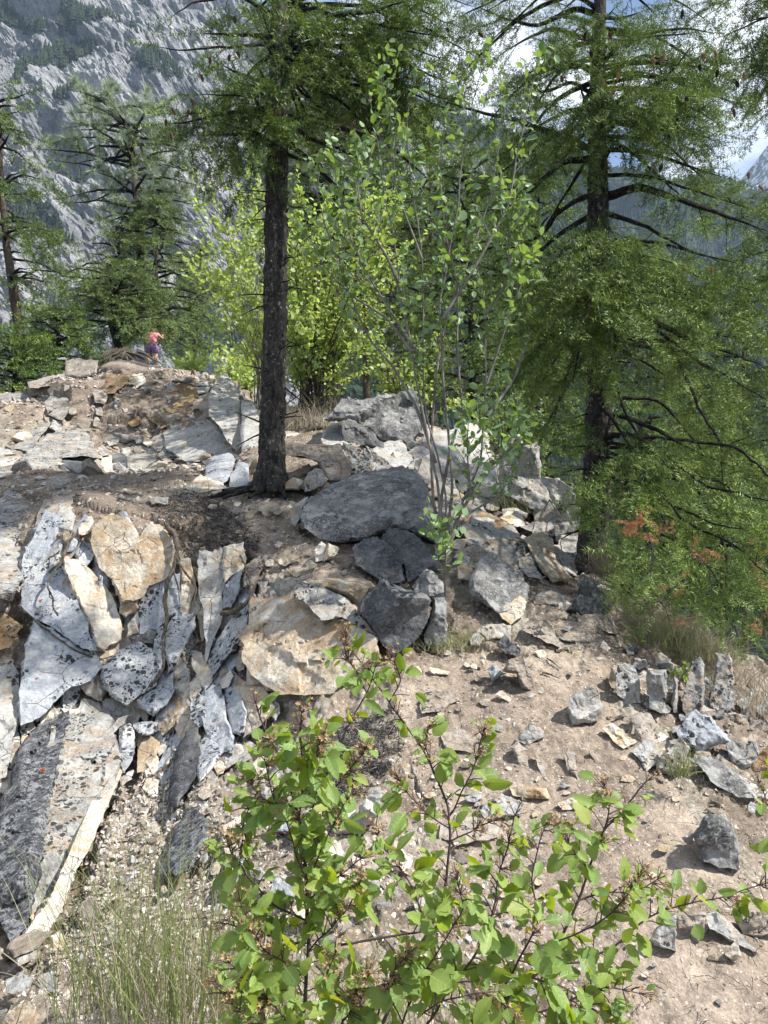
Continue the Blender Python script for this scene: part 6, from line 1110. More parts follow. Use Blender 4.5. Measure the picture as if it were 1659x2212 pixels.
def shrub(label, stems, D, seed, kind, mat, lsize, twigs=6, twl=.35, cl=5, stemmat='stem_grey', w0=5, name='leafy_shrub', flowers=0, subw=.5, dspread=.35, start=.35, lowleaf=0.):
    r = np.random.default_rng(seed); base = at(stems[0][0][0], stems[0][0][1], D); root_ = empty(name, base, label, 'shrub'); w = Acc(); lf = Acc(); k = D / FP; LP, LD = [], []; fl = []
    for st in stems:
        dy = r.normal() * dspread; pts = np.array([at(u, v, D + dy * i / (len(st) - 1)) for i, (u, v) in enumerate(st)]); L_ = np.linalg.norm(np.diff(pts, axis=0), axis=1).sum(); n = max(10, int(L_ / .05)); P = resample(pts, n); P = P + .02 * fbm(P[:, None] * 2.5 + np.array([0, 9., 21.])[None, :, None], 3) * np.linspace(0, 1, n)[:, None]
        rad = np.linspace(w0 * (.7 + .5 * r.random()), .5, n) * .5 * k + .0012; tube(w, P, rad, 7, rnd=.5); T = unit(np.gradient(P, axis=0)); nt_ = int(twigs * (.7 + .6 * r.random()))
        for i in range(nt_):
            q = start + (1 - start) * (i + r.random()) / nt_; j = min(n - 1, int(q * (n - 1))); a = r.random() * 6.28; d = unit(T[j] * .8 + .75 * np.array([math.cos(a), math.sin(a), .15])); l = twl * (.4 + .9 * r.random()) * (1.15 - .5 * q)
            Q = np.array([P[j] + d * l * t + np.array([0, 0, .18 * l * t * t]) + .03 * l * r.normal(size=3) * t for t in np.linspace(0, 1, 6)]); tube(w, Q, np.linspace(max(rad[j] * subw, .0022), .0012, 6), 4)
            c = int(cl * (.6 + .8 * r.random()))
            for g_ in range(c):
                t = .25 + .75 * (g_ + r.random() * .5) / c; p = np.array([np.interp(t, np.linspace(0, 1, 6), Q[:, z]) for z in range(3)]); LP.append(p + .15 * lsize * r.normal(size=3)); LD.append(d * .5 + r.normal(size=3) * .6 + [0, 0, -.1])
            if flowers and r.random() < flowers: fl.append(Q[-1])
        c = int(cl * 1.2)
        for g_ in range(c): LP.append(P[-1 - int(g_ * 1.5) % 6]); LD.append(T[-1] * .6 + r.normal(size=3) * .6)
    ws = w.build('stems', M[stemmat], root_, smooth=True); put_leaves(lf, kind, LP, LD, lsize * (.65 + .5 * r.random(len(LP))), r); lf.build('foliage', M[mat], root_, smooth=True)
    if fl:
        fa = Acc(); sh = SH[4]
        for p in fl:
            m_ = 5; pp = p + .012 * r.normal(size=(m_, 3)) + [0, 0, .012]; scatter(fa, sh, pp, rand_rot(m_, r), np.full((m_, 1), .009), rnd=r.random(m_))
        fa.build('flower_clusters', M['cone'], root_)
    return root_
S1 = [[(957, 1190), (946, 1050), (925, 950), (910, 870), (890, 760), (868, 640), (848, 520), (830, 400), (812, 280), (800, 200)], [(960, 1192), (965, 1080), (945, 980), (920, 900), (915, 800), (915, 650), (905, 500), (890, 400), (880, 260), (900, 160)],
 [(962, 1195), (978, 1050), (965, 900), (955, 800), (950, 650), (985, 480), (1000, 350), (1020, 220), (1045, 110)], [(966, 1192), (1000, 1080), (1040, 1000), (1052, 800), (1048, 680), (1030, 560), (1000, 500)], [(1052, 830), (1085, 730), (1110, 640), (1150, 560), (1170, 600)], [(966, 1180), (1010, 1110), (1080, 1070), (1110, 1000), (1130, 950)],
 [(942, 1000), (900, 880), (850, 790), (800, 735), (745, 610), (705, 500), (680, 400), (672, 345)], [(915, 780), (860, 700), (800, 600), (760, 520), (735, 420), (745, 380)], [(950, 700), (1000, 620), (1060, 520), (1100, 440), (1120, 330), (1150, 180), (1170, 110)], [(958, 1190), (935, 1080), (930, 960), (940, 820), (960, 700), (1010, 560), (1060, 430), (1080, 300), (1090, 190)],
 [(960, 1190), (950, 1090), (975, 960), (1000, 880), (985, 760), (990, 620), (960, 480), (950, 340), (960, 250)], [(870, 640), (840, 560), (780, 470), (770, 380), (785, 300)], [(912, 560), (870, 450), (850, 360), (845, 240), (820, 170)], [(1052, 900), (1110, 820), (1140, 740), (1160, 660), (1190, 570)], [(958, 1195), (990, 1120), (1020, 1060), (1010, 960), (1020, 880)], [(1000, 1080), (1060, 1010), (1110, 960), (1125, 900)], [(962, 1300), (962, 1200), (958, 1130)],
 [(890, 760), (830, 680), (760, 640), (700, 580), (660, 500)], [(1048, 680), (1100, 600), (1100, 500), (1110, 430)]]
shrub('tall leggy shrub with grey stems and round leaves behind the standing dark rocks', S1, 4.75, 71, 'far', 'leaf', .06, twigs=18, twl=.30, cl=6, w0=6, flowers=.35, dspread=.3)
def fan(bu, bv, tops, r, w=12):
    out = []
    for u, v in tops:
        m = [(bu + w * r.normal(), bv), (bu + (u - bu) * .22 + 6 * r.normal(), bv + (v - bv) * .35), (bu + (u - bu) * .58 + 8 * r.normal(), bv + (v - bv) * .7), (u, v)]; out.append(m)
    return out
rs_ = np.random.default_rng(81)
shrub('large bright lime-green shrub with many thin stems right of the charred trunk', fan(672, 895, [(rs_.uniform(560, 880), rs_.uniform(400, 640)) for _ in range(46)] + [(rs_.uniform(580, 900), rs_.uniform(600, 820)) for _ in range(22)], rs_, 30), 11.5, 72, 'far', 'leaf_lime', .082, twigs=12, twl=.6, cl=9, w0=2.6, stemmat='stem_dark', dspread=1.0, start=.3)
shrub('lime-green shrub with airy twigs left of the charred trunk', fan(575, 885, [(450, 400), (480, 345), (500, 430), (470, 470), (520, 400), (540, 360), (530, 470), (455, 530), (430, 560), (490, 560), (520, 540), (550, 430), (560, 500), (500, 640), (470, 620), (540, 600), (555, 680), (520, 700), (440, 440), (560, 390), (420, 590), (490, 490)], rs_), 13, 73, 'far', 'leaf_lime', .088, twigs=13, twl=.7, cl=9, w0=2.6, stemmat='stem_grey', dspread=1.2, start=.3)
shrub('low yellow-green bush on the skyline left of the charred trunk', fan(520, 880, [(rs_.uniform(455, 570), rs_.uniform(745, 830)) for _ in range(34)], rs_, 25), 17, 74, 'far', 'leaf_lime', .11, twigs=8, twl=.5, cl=6, w0=3, dspread=1.)
shrub('small yellow-green bush under the boughs by the person', fan(425, 820, [(rs_.uniform(370, 460), rs_.uniform(770, 800)) for _ in range(14)], rs_, 15), 24, 75, 'far', 'leaf_lime', .12, twigs=7, twl=.5, cl=6, w0=2, dspread=1.)
shrub('small leafy saplings among the pale boulders left of the right fir', fan(1125, 1110, [(1095, 1000), (1110, 940), (1130, 900), (1150, 960), (1165, 1010), (1140, 1040), (1080, 1040), (1120, 870), (1160, 920)], rs_, 12), 8.2, 76, 'far', 'leaf', .045, twigs=7, twl=.3, cl=6, w0=3.5, stemmat='stem_dark', dspread=.3)
shrub('green bush in the gap between the lime shrub and the tall shrub', fan(880, 930, [(rs_.uniform(800, 1000), rs_.uniform(730, 880)) for _ in range(36)], rs_, 30), 12.5, 77, 'far', 'leaf_lime', .08, twigs=8, twl=.5, cl=6, w0=3, stemmat='stem_dark', dspread=1.)
shrub('green bushes low behind the saplings at the right of centre', fan(1080, 1010, [(rs_.uniform(1000, 1220), rs_.uniform(850, 980)) for _ in range(30)], rs_, 40), 13, 78, 'far', 'leaf', .08, twigs=8, twl=.5, cl=6, w0=3, stemmat='stem_dark', dspread=1.)
shrub('leafy sprig growing among the litter on the path', fan(1232, 1432, [(1205, 1412), (1225, 1405), (1245, 1412)], rs_, 2), 4.6, 79, 'far', 'leaf_lime', .03, twigs=3, twl=.05, cl=3, w0=1.5, name='leafy_sprig', dspread=.02)
shrub('leafy sprig growing between the upright stones', fan(1466, 1478, [(1450, 1452), (1468, 1448), (1490, 1445), (1480, 1460)], rs_, 2), 4.45, 80, 'far', 'leaf_lime', .04, twigs=3, twl=.05, cl=3, w0=1.5, name='leafy_sprig', dspread=.02)
# ---------------------------------------------------------------- foreground shrub
def fore_shrub(label, stems, Db, seed, lsize=.037, dens=1.0):
    """stems: list of (points (u,v), depth at base, depth at tip, width px, leaf spacing scale, first leafy fraction)"""
    r = np.random.default_rng(seed); p0 = stems[0][0][0]; root_ = empty('serviceberry_shrub', at(p0[0], p0[1], stems[0][1]), label, 'shrub'); w = Acc(); red = Acc(); lf = Acc(); fa = Acc(); LP, LD, LS = [], [], []
    for pts, d0, d1, wpx, sp, first in stems:
        m = len(pts); A = np.array([at(u, v, d0 + (d1 - d0) * i / (m - 1)) for i, (u, v) in enumerate(pts)]); L_ = np.linalg.norm(np.diff(A, axis=0), axis=1).sum(); n = max(12, int(L_ / .012)); P = resample(A, n); kk = (d0 + d1) / 2 / FP
        P = P + .004 * fbm(P[:, None] * 14 + np.array([0, 9., 21.])[None, :, None], 2); tube(w, P, np.linspace(wpx, max(2.2, wpx * .35), n) * .5 * kk, 8); T = unit(np.gradient(P, axis=0)); s = 0; side = 1; t = first * L_
        while t < L_:
            j = min(n - 1, int(t / L_ * (n - 1))); a = r.random() * 6.28; lat = unit(np.cross(T[j], [math.cos(a), math.sin(a), .3])) * side; side = -side
            tw = .012 + .035 * r.random() * (1 - .5 * t / L_); q = P[j] + (lat * .8 + T[j] * .5) * tw; tube(red, np.array([P[j], (P[j] + q) / 2 + [0, 0, .002], q]), np.array([.0013, .001, .0008]), 5)
            for g_ in range(r.integers(1, 4)):
                d = lat * .7 + T[j] * .4 + r.normal(size=3) * .55 + [0, -.15, -.12]; LP.append(q + .004 * r.normal(size=3)); LD.append(d); LS.append(lsize * (.4 + .85 * r.random()) * (1 - .35 * (t / L_ > .85)))
            t += .024 * sp * (.6 + .8 * r.random()) / dens
        # fading flower cluster at the tip
        for tip in ([P[-1]] + [P[int(n * q_)] for q_ in (.88, .76, .64, .5) if r.random() < .75]):
            for g_ in range(9):
                d = unit(T[-1] + r.normal(size=3) * .6); e = tip + d * (.012 + .016 * r.random()); tube(red, np.array([tip, e]), np.array([.0007, .0005]), 4)
                c = 5; u_ = unit(np.cross(d, r.normal(size=3))); v_ = np.cross(d, u_); V = [e]; F = []
                for z in range(c): an = z / c * 6.283; V.append(e + (u_ * math.cos(an) + v_ * math.sin(an)) * .0052 + d * .004); V.append(e + (u_ * math.cos(an + .6) + v_ * math.sin(an + .6)) * .0022 + d * .001)
                for z in range(c): F.append((0, 1 + 2 * z, 2 + 2 * z)); F.append((0, 1 + (2 * z + 9) % 10, 1 + 2 * z))
                fa.add(np.array(V), np.array(F), 0, r.random())
    w.build('stems', M['stem_dark'], root_, smooth=True); red.build('leaf_stalks', M['stem_red'], root_, smooth=True); put_leaves(lf, 'near', LP, LD, np.array(LS), r, upbias=.75); lf.build('foliage', [M['leaf_near'], M['rib']], root_, smooth=True); fa.build('flower_clusters', M['petal'], root_)
    return root_
M['petal'] = leaf_mat('withered_petals', (.17, .08, .04), (.40, .27, .12), .3, .6)
b = NB('broad_serviceberry_leaf'); r_ = b.attr(); col = b.ramp(r_, [(0., (.055, .105, .008)), (.5, (.13, .21, .012)), (.93, (.29, .36, .03)), (1., (.36, .30, .05))]); vec = b.coords(obj_rand=False); col = b.mix(.5, col, b.ramp(b.noise(vec, 9, 3), [(.3, .7), (.7, 1.35)]), 'MULTIPLY')
g_ = b.n('ShaderNodeNewGeometry'); col = b.mix(g_.outputs['Backfacing'], col, b.mix(.5, col, (.20, .30, .14)))
pd = b.n('ShaderNodeBsdfPrincipled'); b.l(col, pd.inputs['Base Color']); pd.inputs['Roughness'].default_value = .45; pd.inputs['Specular IOR Level'].default_value = .25; b.l(b.bump(b.noise(vec, 160, 3), .002, .5), pd.inputs['Normal'])
tr = b.n('ShaderNodeBsdfTranslucent'); b.l(b.mix(.6, col, (.55, .68, .02)), tr.inputs[0]); ms = b.n('ShaderNodeMixShader'); ms.inputs[0].default_value = .42; b.l(pd.outputs[0], ms.inputs[1]); b.l(tr.outputs[0], ms.inputs[2]); b.l(ms.outputs[0], b.out.inputs['Surface']); M['leaf_near'] = b.m
fore_shrub('foreground shrub cluster with broad green leaves, left of centre at the bottom', [
 ([(650, 2260), (662, 2100), (665, 1980), (660, 1860), (640, 1740), (602, 1640), (565, 1560), (555, 1520)], 1.3, 1.25, 9, 1.0, .05),
 ([(662, 2000), (668, 1850), (680, 1720), (730, 1620), (780, 1520), (810, 1440)], 1.3, 1.35, 7, 1.0, .1),
 ([(648, 1780), (655, 1680), (650, 1600), (652, 1540)], 1.25, 1.15, 4, .8, .1), ([(662, 1900), (620, 1780), (590, 1720), (570, 1640), (580, 1600)], 1.25, 1.15, 4, .9, .1),
 ([(665, 1990), (600, 1960), (540, 1900), (500, 1850), (490, 1810)], 1.28, 1.15, 5, .9, .1), ([(660, 2040), (600, 2030), (540, 2010), (490, 1990)], 1.28, 1.2, 4, .9, .1), ([(680, 1750), (720, 1700), (760, 1660), (790, 1620)], 1.3, 1.25, 4, .8, 0),
 ([(664, 1920), (700, 1820), (730, 1760), (760, 1720)], 1.27, 1.2, 4, .8, .1), ([(640, 1740), (600, 1740), (560, 1720), (540, 1690)], 1.25, 1.2, 3, .8, .1), ([(655, 2100), (600, 2140), (560, 2180)], 1.25, 1.15, 4, .9, .1), ([(660, 2060), (720, 2000), (760, 1950), (780, 1900)], 1.28, 1.2, 4, .9, .1), ([(656, 1700), (680, 1640), (700, 1600)], 1.2, 1.15, 3, .7, .1), ([(790, 1500), (770, 1450), (745, 1415), (745, 1375)], 1.36, 1.36, 3.5, 1., .1), ([(560, 1700), (530, 1760), (510, 1880)], 1.25, 1.2, 3, .8, .1), ([(650, 2250), (600, 2180), (540, 2120), (500, 2080)], 1.2, 1.12, 4, .8, .1), ([(655, 2150), (620, 2080), (560, 2050), (520, 1950)], 1.2, 1.15, 4, .8, .1), ([(700, 2260), (760, 2180), (700, 2120), (720, 2060)], 1.15, 1.1, 4, .8, .1), ([(660, 1950), (720, 1900), (780, 1860)], 1.25, 1.2, 3.5, .8, .1), ([(600, 2260), (560, 2200), (500, 2170), (470, 2120)], 1.15, 1.1, 4, .8, .1)], 1.3, 91, dens=1.7)
fore_shrub('arching foreground stem with broad leaves from the tan block down to the bottom centre', [
 ([(800, 2260), (880, 2110), (930, 2000), (962, 1900), (975, 1810), (968, 1740), (940, 1670), (905, 1610), (850, 1530), (790, 1440), (752, 1395), (742, 1370)], 1.35, 1.5, 8, 1.5, .1),
 ([(972, 1760), (990, 1720), (1020, 1670), (1040, 1600), (1045, 1575)], 1.42, 1.4, 3.5, 1., .2), ([(972, 1790), (920, 1755), (880, 1710), (862, 1680)], 1.4, 1.35, 3.5, 1.1, .2), ([(940, 1680), (920, 1620), (925, 1570)], 1.45, 1.4, 3, 1., .2), ([(972, 1820), (1020, 1795), (1060, 1770)], 1.4, 1.35, 3.5, 1.1, .2), ([(930, 2010), (880, 1900), (820, 1820), (810, 1790)], 1.35, 1.25, 4, 1., .1), ([(840, 1520), (870, 1470), (850, 1420)], 1.45, 1.45, 3, .9, .2)], 1.35, 92, dens=1.5)
fore_shrub('foreground shrub with broad leaves spreading over the lower right of the path', [
 ([(940, 2260), (1050, 2190), (1150, 2110), (1210, 2030), (1245, 1950), (1270, 1880), (1300, 1800), (1350, 1740), (1400, 1690)], 1.3, 1.35, 9, 1.0, .1),
 ([(1180, 2080), (1260, 2080), (1330, 2040), (1400, 1985), (1470, 1955), (1560, 1935), (1640, 1910), (1700, 1900)], 1.3, 1.3, 5, 1.0, .1), ([(1000, 2230), (1100, 2120), (1160, 1990), (1150, 1900), (1165, 1820), (1180, 1780)], 1.2, 1.15, 6, .8, .1),
 ([(900, 2240), (1000, 2100), (1060, 2000), (1080, 1880), (1100, 1790), (1110, 1760)], 1.2, 1.15, 6, .8, .1), ([(860, 2240), (900, 2120), (960, 2030), (1000, 1960), (990, 1900)], 1.15, 1.1, 5, .8, .1), ([(700, 2045), (800, 2030), (930, 2010), (1040, 1985), (1130, 1960)], 1.25, 1.25, 6, 1.3, .3),
 ([(1050, 2190), (1150, 2190), (1250, 2150), (1320, 2130), (1380, 2150)], 1.2, 1.15, 5, .8, .1), ([(1245, 1950), (1300, 1930), (1360, 1930), (1420, 1900)], 1.25, 1.25, 4, .9, .1), ([(1210, 2030), (1290, 2000), (1350, 1940), (1390, 1880)], 1.25, 1.2, 4, .9, .1), ([(800, 2260), (820, 2170), (850, 2100), (880, 2060)], 1.15, 1.1, 5, .7, .1), ([(980, 2260), (1060, 2230), (1180, 2220), (1280, 2240)], 1.15, 1.1, 5, .7, .1), ([(1150, 2110), (1220, 2130), (1300, 2200), (1340, 2230)], 1.18, 1.15, 4, .8, .1), ([(1270, 1880), (1230, 1830), (1210, 1780)], 1.3, 1.25, 3.5, .8, .1), ([(720, 2260), (740, 2200), (760, 2140), (800, 2100)], 1.15, 1.1, 4, .7, .1), ([(1300, 1800), (1320, 1740), (1305, 1700)], 1.3, 1.28, 3.5, .7, .1), ([(1000, 2100), (920, 2090), (860, 2110), (780, 2150)], 1.18, 1.12, 4, .8, .1), ([(900, 2200), (960, 2160), (1040, 2140), (1100, 2180)], 1.12, 1.08, 4, .7, .1)], 1.3, 93, dens=1.55)
fore_shrub('leafy sprig of the same shrub poking in at the right edge', [([(1720, 1900), (1690, 1800), (1660, 1740), (1640, 1690)], 1.8, 1.8, 4, 1.0, .3), ([(1720, 1760), (1680, 1700), (1655, 1650)], 1.8, 1.8, 4, 1.0, .2)], 1.8, 94)
# ---------------------------------------------------------------- grass
def blades(acc, P, H, W, r, lean=.35, segs=5, curl=.5):
    n = len(P); a = r.random(n) * 6.28; L_ = np.stack([np.cos(a), np.sin(a), np.zeros(n)], -1) * (lean * np.abs(r.normal(size=(n, 1)))) + np.array([0, 0, 1.]); L_ = unit(L_); bd = r.normal(size=(n, 3)) * curl; bd[:, 2] = -np.abs(bd[:, 2]) * .6; ww = unit(np.cross(L_, r.normal(size=(n, 3))))
    t = np.linspace(0, 1, segs + 1); C = P[:, None] + H[:, None, None] * (L_[:, None] * t[None, :, None] + bd[:, None] * (t ** 2.2)[None, :, None] * .5); w = W[:, None] * (1 - t[None] ** 1.5) + .0002
    V = np.stack([C - ww[:, None] * w[..., None] * .5, C + ww[:, None] * w[..., None] * .5], 2).reshape(-1, 3); i = (np.arange(n) * (segs + 1) * 2)[:, None] + (np.arange(segs) * 2)[None]; F = np.stack([i, i + 1, i + 3, i + 2], -1).reshape(-1, 4)
    acc.add(V, F, 0, np.repeat(r.random(n), (segs + 1) * 2))
def tuft(label, spots_, mat, h, seed, n, spread, w=.0035, lean=.35, curl=.5, drymat=None, dry=0., name='grass_tuft'):
    r = np.random.default_rng(seed); cs = [at(u, v, float(tD([u], [v])[0]) * f) for u, v, f in spots_]; root_ = empty(name, cs[0], label, 'grass tuft')
    for mt, nm, share in ((mat, 'blades', 1 - dry), (drymat or 'grass_dry', 'dry_blades', dry)):
        if share <= 0: continue
        acc = Acc(); nn = int(n * share)
        for c in cs:
            m = nn // len(cs); P = c + np.stack([spread * r.normal(size=m), spread * .6 * r.normal(size=m), -.02 + .01 * r.normal(size=m)], -1); H = h * (.35 + .75 * r.random(m)); blades(acc, P, H * (1 if nm == 'blades' else .85), np.full(m, w), r, lean, curl=curl if nm == 'blades' else curl * 1.6)
        acc.build(nm, M[mt], root_)
    return root_
tuft('tall green grass tuft with dry blades at the bottom left', [(250, 2150, .92), (300, 2190, .9), (360, 2160, .92), (410, 2200, .9), (200, 2200, .9)], 'grass', .62, 61, 430, .08, .0028, .26, .4, dry=.35)
tuft('wispy tall grass between the bottom left tuft and the foreground shrub', [(450, 2180, .88), (500, 2210, .86), (540, 2160, .9)], 'grass', .45, 62, 260, .08, .0026, .28, .35, dry=.45)
tuft('thin dry grass hiding under the foreground shrub', [(640, 2200, .85), (760, 2190, .86), (880, 2205, .86)], 'grass', .3, 63, 420, .12, .0025, .7, .9, dry=.6)
tuft('dry grass tuft growing at the foot of the big right fir', [(1300, 1238, .95), (1320, 1245, .95)], 'grass_dry', .38, 64, 260, .05, .004, .45, .6, dry=.3)
tuft('dense grass tuft under the drooping boughs at the right', [(1490, 1420, .95), (1530, 1425, .95), (1460, 1405, .97), (1420, 1390, .97)], 'grass', .42, 65, 620, .10, .004, .5, .6, dry=.5)
tuft('grey dry grass behind the tallest upright stone', [(1590, 1470, .95), (1630, 1500, .95), (1660, 1540, .95)], 'grass_dry', .34, 66, 300, .12, .0035, .6, .9, dry=.5)
tuft('sparse dry grass on the earth ledge left of the charred trunk', [(330, 1050, .97), (370, 1060, .95), (300, 1050, .97)], 'grass_dry', .32, 67, 120, .2, .004, .35, .4, dry=.4)
tuft('yellowish grass on the rise right of the charred trunk', [(640, 925, .98), (690, 920, .98), (740, 925, .98), (655, 905, .98)], 'grass_dry', .55, 68, 600, .3, .009, .5, .7, dry=.5)
tuft('grass tuft beside the tipped slab behind the largest boulder', [(800, 935, .97), (825, 925, .97)], 'grass', .5, 69, 240, .2, .007, .5, .5, dry=.5)
tuft('little grass tuft on the striped grey rock', [(1468, 1665, .93)], 'grass', .22, 70, 120, .03, .003, .5, .5, dry=.5)
tuft('short grass in the litter below the round-topped standing rock', [(980, 1385, .98), (1010, 1375, .98), (960, 1400, .98)], 'grass', .12, 71, 420, .09, .003, .7, .6, dry=.5)
tuft('thin grass beside the small saplings', [(1120, 1105, .97), (1160, 1110, .97), (1090, 1100, .97)], 'grass', .3, 72, 300, .15, .005, .4, .5, dry=.4)
# dark moss, lichen and needle litter
def litter(name, zones, mat, label, n, h, seed, w=.004):
    acc = Acc(); r = np.random.default_rng(seed)
    for poly, share in zones: 
        m = int(n * share); p, nn, d = sample_cells(m, poly, 1., seed); p = p + nn * (.012 if name != 'moss_mat' else .03); blades(acc, p, h * (.4 + .8 * r.random(m)), np.full(m, w), r, 2.2, 3, 1.3)
    tag(acc.build(name, M[mat]), label, kind='stuff')
litter('moss_mat', [([(330, 1085), (400, 1075), (470, 1085), (540, 1150), (530, 1205), (480, 1195), (430, 1225), (390, 1180), (345, 1150)], .6), ([(660, 1780 - 150), (760, 1560), (850, 1530), (870, 1640), (760, 1750), (640, 1720)], .3), ([(520, 1180), (560, 1150), (560, 1220), (520, 1260)], .1), ([(80, 870), (190, 860), (150, 880), (60, 850)], .1)], 'litter', 'dark moss and lichen clinging to the brow of the cliff', 11000, .04, 81, .006)
litter('needle_litter', [([(150, 1020), (560, 1030), (560, 1090), (300, 1130), (160, 1100)], .3), ([(860, 1380), (1000, 1320), (1130, 1380), (1130, 1440), (1000, 1400)], .15), ([(1280, 1240), (1440, 1330), (1560, 1430), (1500, 1480), (1350, 1390), (1310, 1300)], .3), ([(1380, 1500), (1560, 1640), (1659, 1800), (1600, 1900), (1480, 1700)], .1), ([(930, 1180), (1060, 1200), (1000, 1320), (940, 1320)], .15)], 'grass_dry', 'dry needles and dead grass lying on the ground', 9000, .05, 82, .0022)
litter('path_litter', [(PATH, .7), (PATH2, .3)], 'twig', 'tiny twigs and dark needles scattered on the dirt path', 1500, .05, 84, .0028)
litter('dry_brush', [([(1310, 1250), (1430, 1290), (1540, 1400), (1600, 1450), (1480, 1450), (1380, 1400)], 1.)], 'grass_dry', 'dry grass and dead twigs under the right fir', 4500, .16, 83, .003)
# ================================================================ the person on the hilltop
DPp = 28.6; SP = 1.0
def PX(u, v, dy=0.): return at(u, v, DPp + dy)
px0 = (327, 789); foot = PX(*px0); pr = empty('person', foot, 'person seen from behind in a coral shirt and purple shorts with a dark cross-body strap', 'person')
M['skin'] = flat_mat('skin', (.62, .36, .25), .6, .1); M['shirt'] = flat_mat('coral_shirt', (.88, .33, .36), .8, .2); M['shorts'] = flat_mat('purple_shorts', (.25, .15, .30), .8, .25); M['strap'] = flat_mat('dark_strap', (.03, .02, .025), .6); M['hair'] = flat_mat('brown_hair', (.07, .04, .025), .7); M['shoe'] = flat_mat('pale_shoe', (.45, .42, .40), .7)
def skinned(name, pts, edges, mat, sub=2):
    me = bpy.data.meshes.new(name); me.from_pydata([tuple(p[:3]) for p in pts], edges, []); o = bpy.data.objects.new(name, me); COL.objects.link(o); o.parent = pr
    sk = o.modifiers.new('skin', 'SKIN'); sk.use_smooth_shade = True
    for i, p in enumerate(pts): me.skin_vertices[0].data[i].radius = (p[3], p[4] if len(p) > 4 else p[3])
    me.skin_vertices[0].data[0].use_root = True; s = o.modifiers.new('sub', 'SUBSURF'); s.levels = sub; s.render_levels = sub; me.materials.append(M[mat]); return o
# local metres: x right, y away from the camera, z up; weight on the right leg, leaning a little to the right
bodyP = [(0, 0, .86, .15, .13), (.0, .0, 1.05, .14, .11), (.02, .0, 1.28, .16, .12), (.03, .02, 1.42, .07, .07), (.04, .03, 1.49, .055, .055), (.05, .05, 1.60, .085, .10), (.055, .04, 1.67, .07, .08),
 (-.15, .01, 1.36, .06), (-.27, .03, 1.12, .045), (-.24, .12, .93, .032), (-.23, .15, .86, .03), (.2, .02, 1.36, .06), (.31, .14, 1.2, .045), (.27, .33, 1.38, .03), (.25, .38, 1.43, .028),
 (-.10, 0, .78, .11), (-.11, .0, .46, .07), (-.10, -.05, .26, .062), (-.09, -.01, .06, .036), (-.09, .13, .03, .035), (.11, 0, .78, .11), (.13, .03, .46, .07), (.14, -.02, .26, .062), (.14, .02, .06, .036), (.16, .16, .03, .035)]
bodyE = [(0, 1), (1, 2), (2, 3), (3, 4), (4, 5), (5, 6), (2, 7), (7, 8), (8, 9), (9, 10), (2, 11), (11, 12), (12, 13), (13, 14), (0, 15), (15, 16), (16, 17), (17, 18), (18, 19), (0, 20), (20, 21), (21, 22), (22, 23), (23, 24)]
skinned('body', bodyP, bodyE, 'skin')
for hx, hy, hz, sx in ((-.23, .15, .84, -1), (.25, .39, 1.44, 1)):   # fingers
    for f_ in range(5):
        a = (f_ - 2) * .017; b0 = (hx + a, hy + (.01 if f_ else -.02), hz - .01 if sx < 0 else hz + .01); L_ = (.05, .065, .07, .066, .05)[f_]; dz = -1 if sx < 0 else 1
        skinned('finger', [(*b0, .009), (b0[0], b0[1] + .012, b0[2] + dz * L_ * .6, .008), (b0[0] - .002, b0[1] + .03, b0[2] + dz * L_, .007)], [(0, 1), (1, 2)], 'skin', 1)
skinned('shirt', [(0, 0, .88, .20, .185), (.0, 0, 1.1, .175, .14), (.02, 0, 1.28, .19, .145), (.03, .01, 1.40, .10, .09), (-.15, .01, 1.36, .085), (-.22, .02, 1.22, .075), (.2, .02, 1.36, .085), (.27, .08, 1.25, .075)], [(0, 1), (1, 2), (2, 3), (2, 4), (4, 5), (2, 6), (6, 7)], 'shirt')
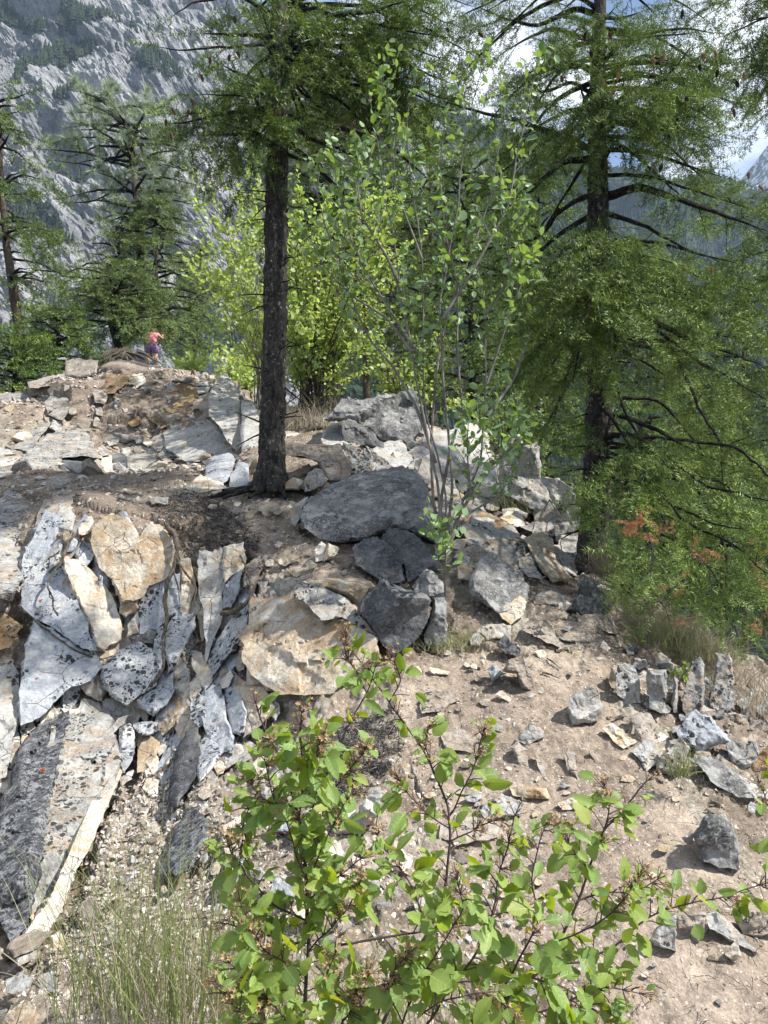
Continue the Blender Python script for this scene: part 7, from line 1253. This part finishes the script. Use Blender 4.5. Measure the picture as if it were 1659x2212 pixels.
skinned('shorts', [(0, 0, .97, .165, .14), (0, -.02, .84, .19, .17), (-.11, 0, .74, .13, .14), (-.115, 0, .50, .10, .105), (.12, 0, .74, .13, .14), (.135, .03, .50, .10, .105)], [(0, 1), (1, 2), (2, 3), (1, 4), (4, 5)], 'shorts')
skinned('hair', [(.05, .035, 1.66, .095, .105), (.048, -.005, 1.60, .09, .09)], [(0, 1)], 'hair')
skinned('ear', [(-.035, .05, 1.585, .014), (-.04, .05, 1.60, .014)], [(0, 1)], 'skin', 1); skinned('ear', [(.135, .05, 1.585, .014), (.14, .05, 1.60, .014)], [(0, 1)], 'skin', 1)
skinned('shoe', [(-.09, -.03, .045, .045), (-.09, .14, .035, .04)], [(0, 1)], 'shoe'); skinned('shoe', [(.14, 0, .045, .045), (.165, .17, .035, .04)], [(0, 1)], 'shoe')
skinned('strap', [(-.15, -.05, 1.40, .014), (-.08, -.15, 1.28, .01), (.03, -.16, 1.12, .01), (.14, -.13, 1.0, .014), (.2, -.05, .93, .014)], [(0, 1), (1, 2), (2, 3), (3, 4)], 'strap', 1)
acc = Acc()
ph = foot + np.array([.30, .46, 1.28]); bx = np.array([(x, y, z) for x in (-.04, .04) for y in (-.006, .006) for z in (-.08, .08)]); acc.add(ph + bx, np.array([(0, 1, 3, 2), (4, 6, 7, 5), (0, 4, 5, 1), (2, 3, 7, 6), (0, 2, 6, 4), (1, 5, 7, 3)]))
tag(acc.build('phone', M['strap'], origin=ph), 'dark phone held up by the person on the hilltop', 'phone')
pr.scale = (1.22, 1.1, .88)
# ================================================================ haze
b = NB('air'); pv = b.n('ShaderNodeVolumePrincipled'); pv.inputs['Color'].default_value = (.55, .74, 1., 1); pv.inputs['Density'].default_value = HAZE; pv.inputs['Anisotropy'].default_value = .2; b.l(pv.outputs[0], b.out.inputs['Volume'])
x0, x1, y0, y1, z0, z1 = -9500, 9500, -9500, 9800, -332, 1150
bx = np.array([(x, y, z) for x in (x0, x1) for y in (y0, y1) for z in (z0, z1)], float)
hz = mesh_np('haze', bx, np.array([(0, 1, 3, 2), (4, 6, 7, 5), (0, 4, 5, 1), (2, 3, 7, 6), (0, 2, 6, 4), (1, 5, 7, 3)]), b.m); tag(hz, 'thin blue air over the valley', kind='stuff')
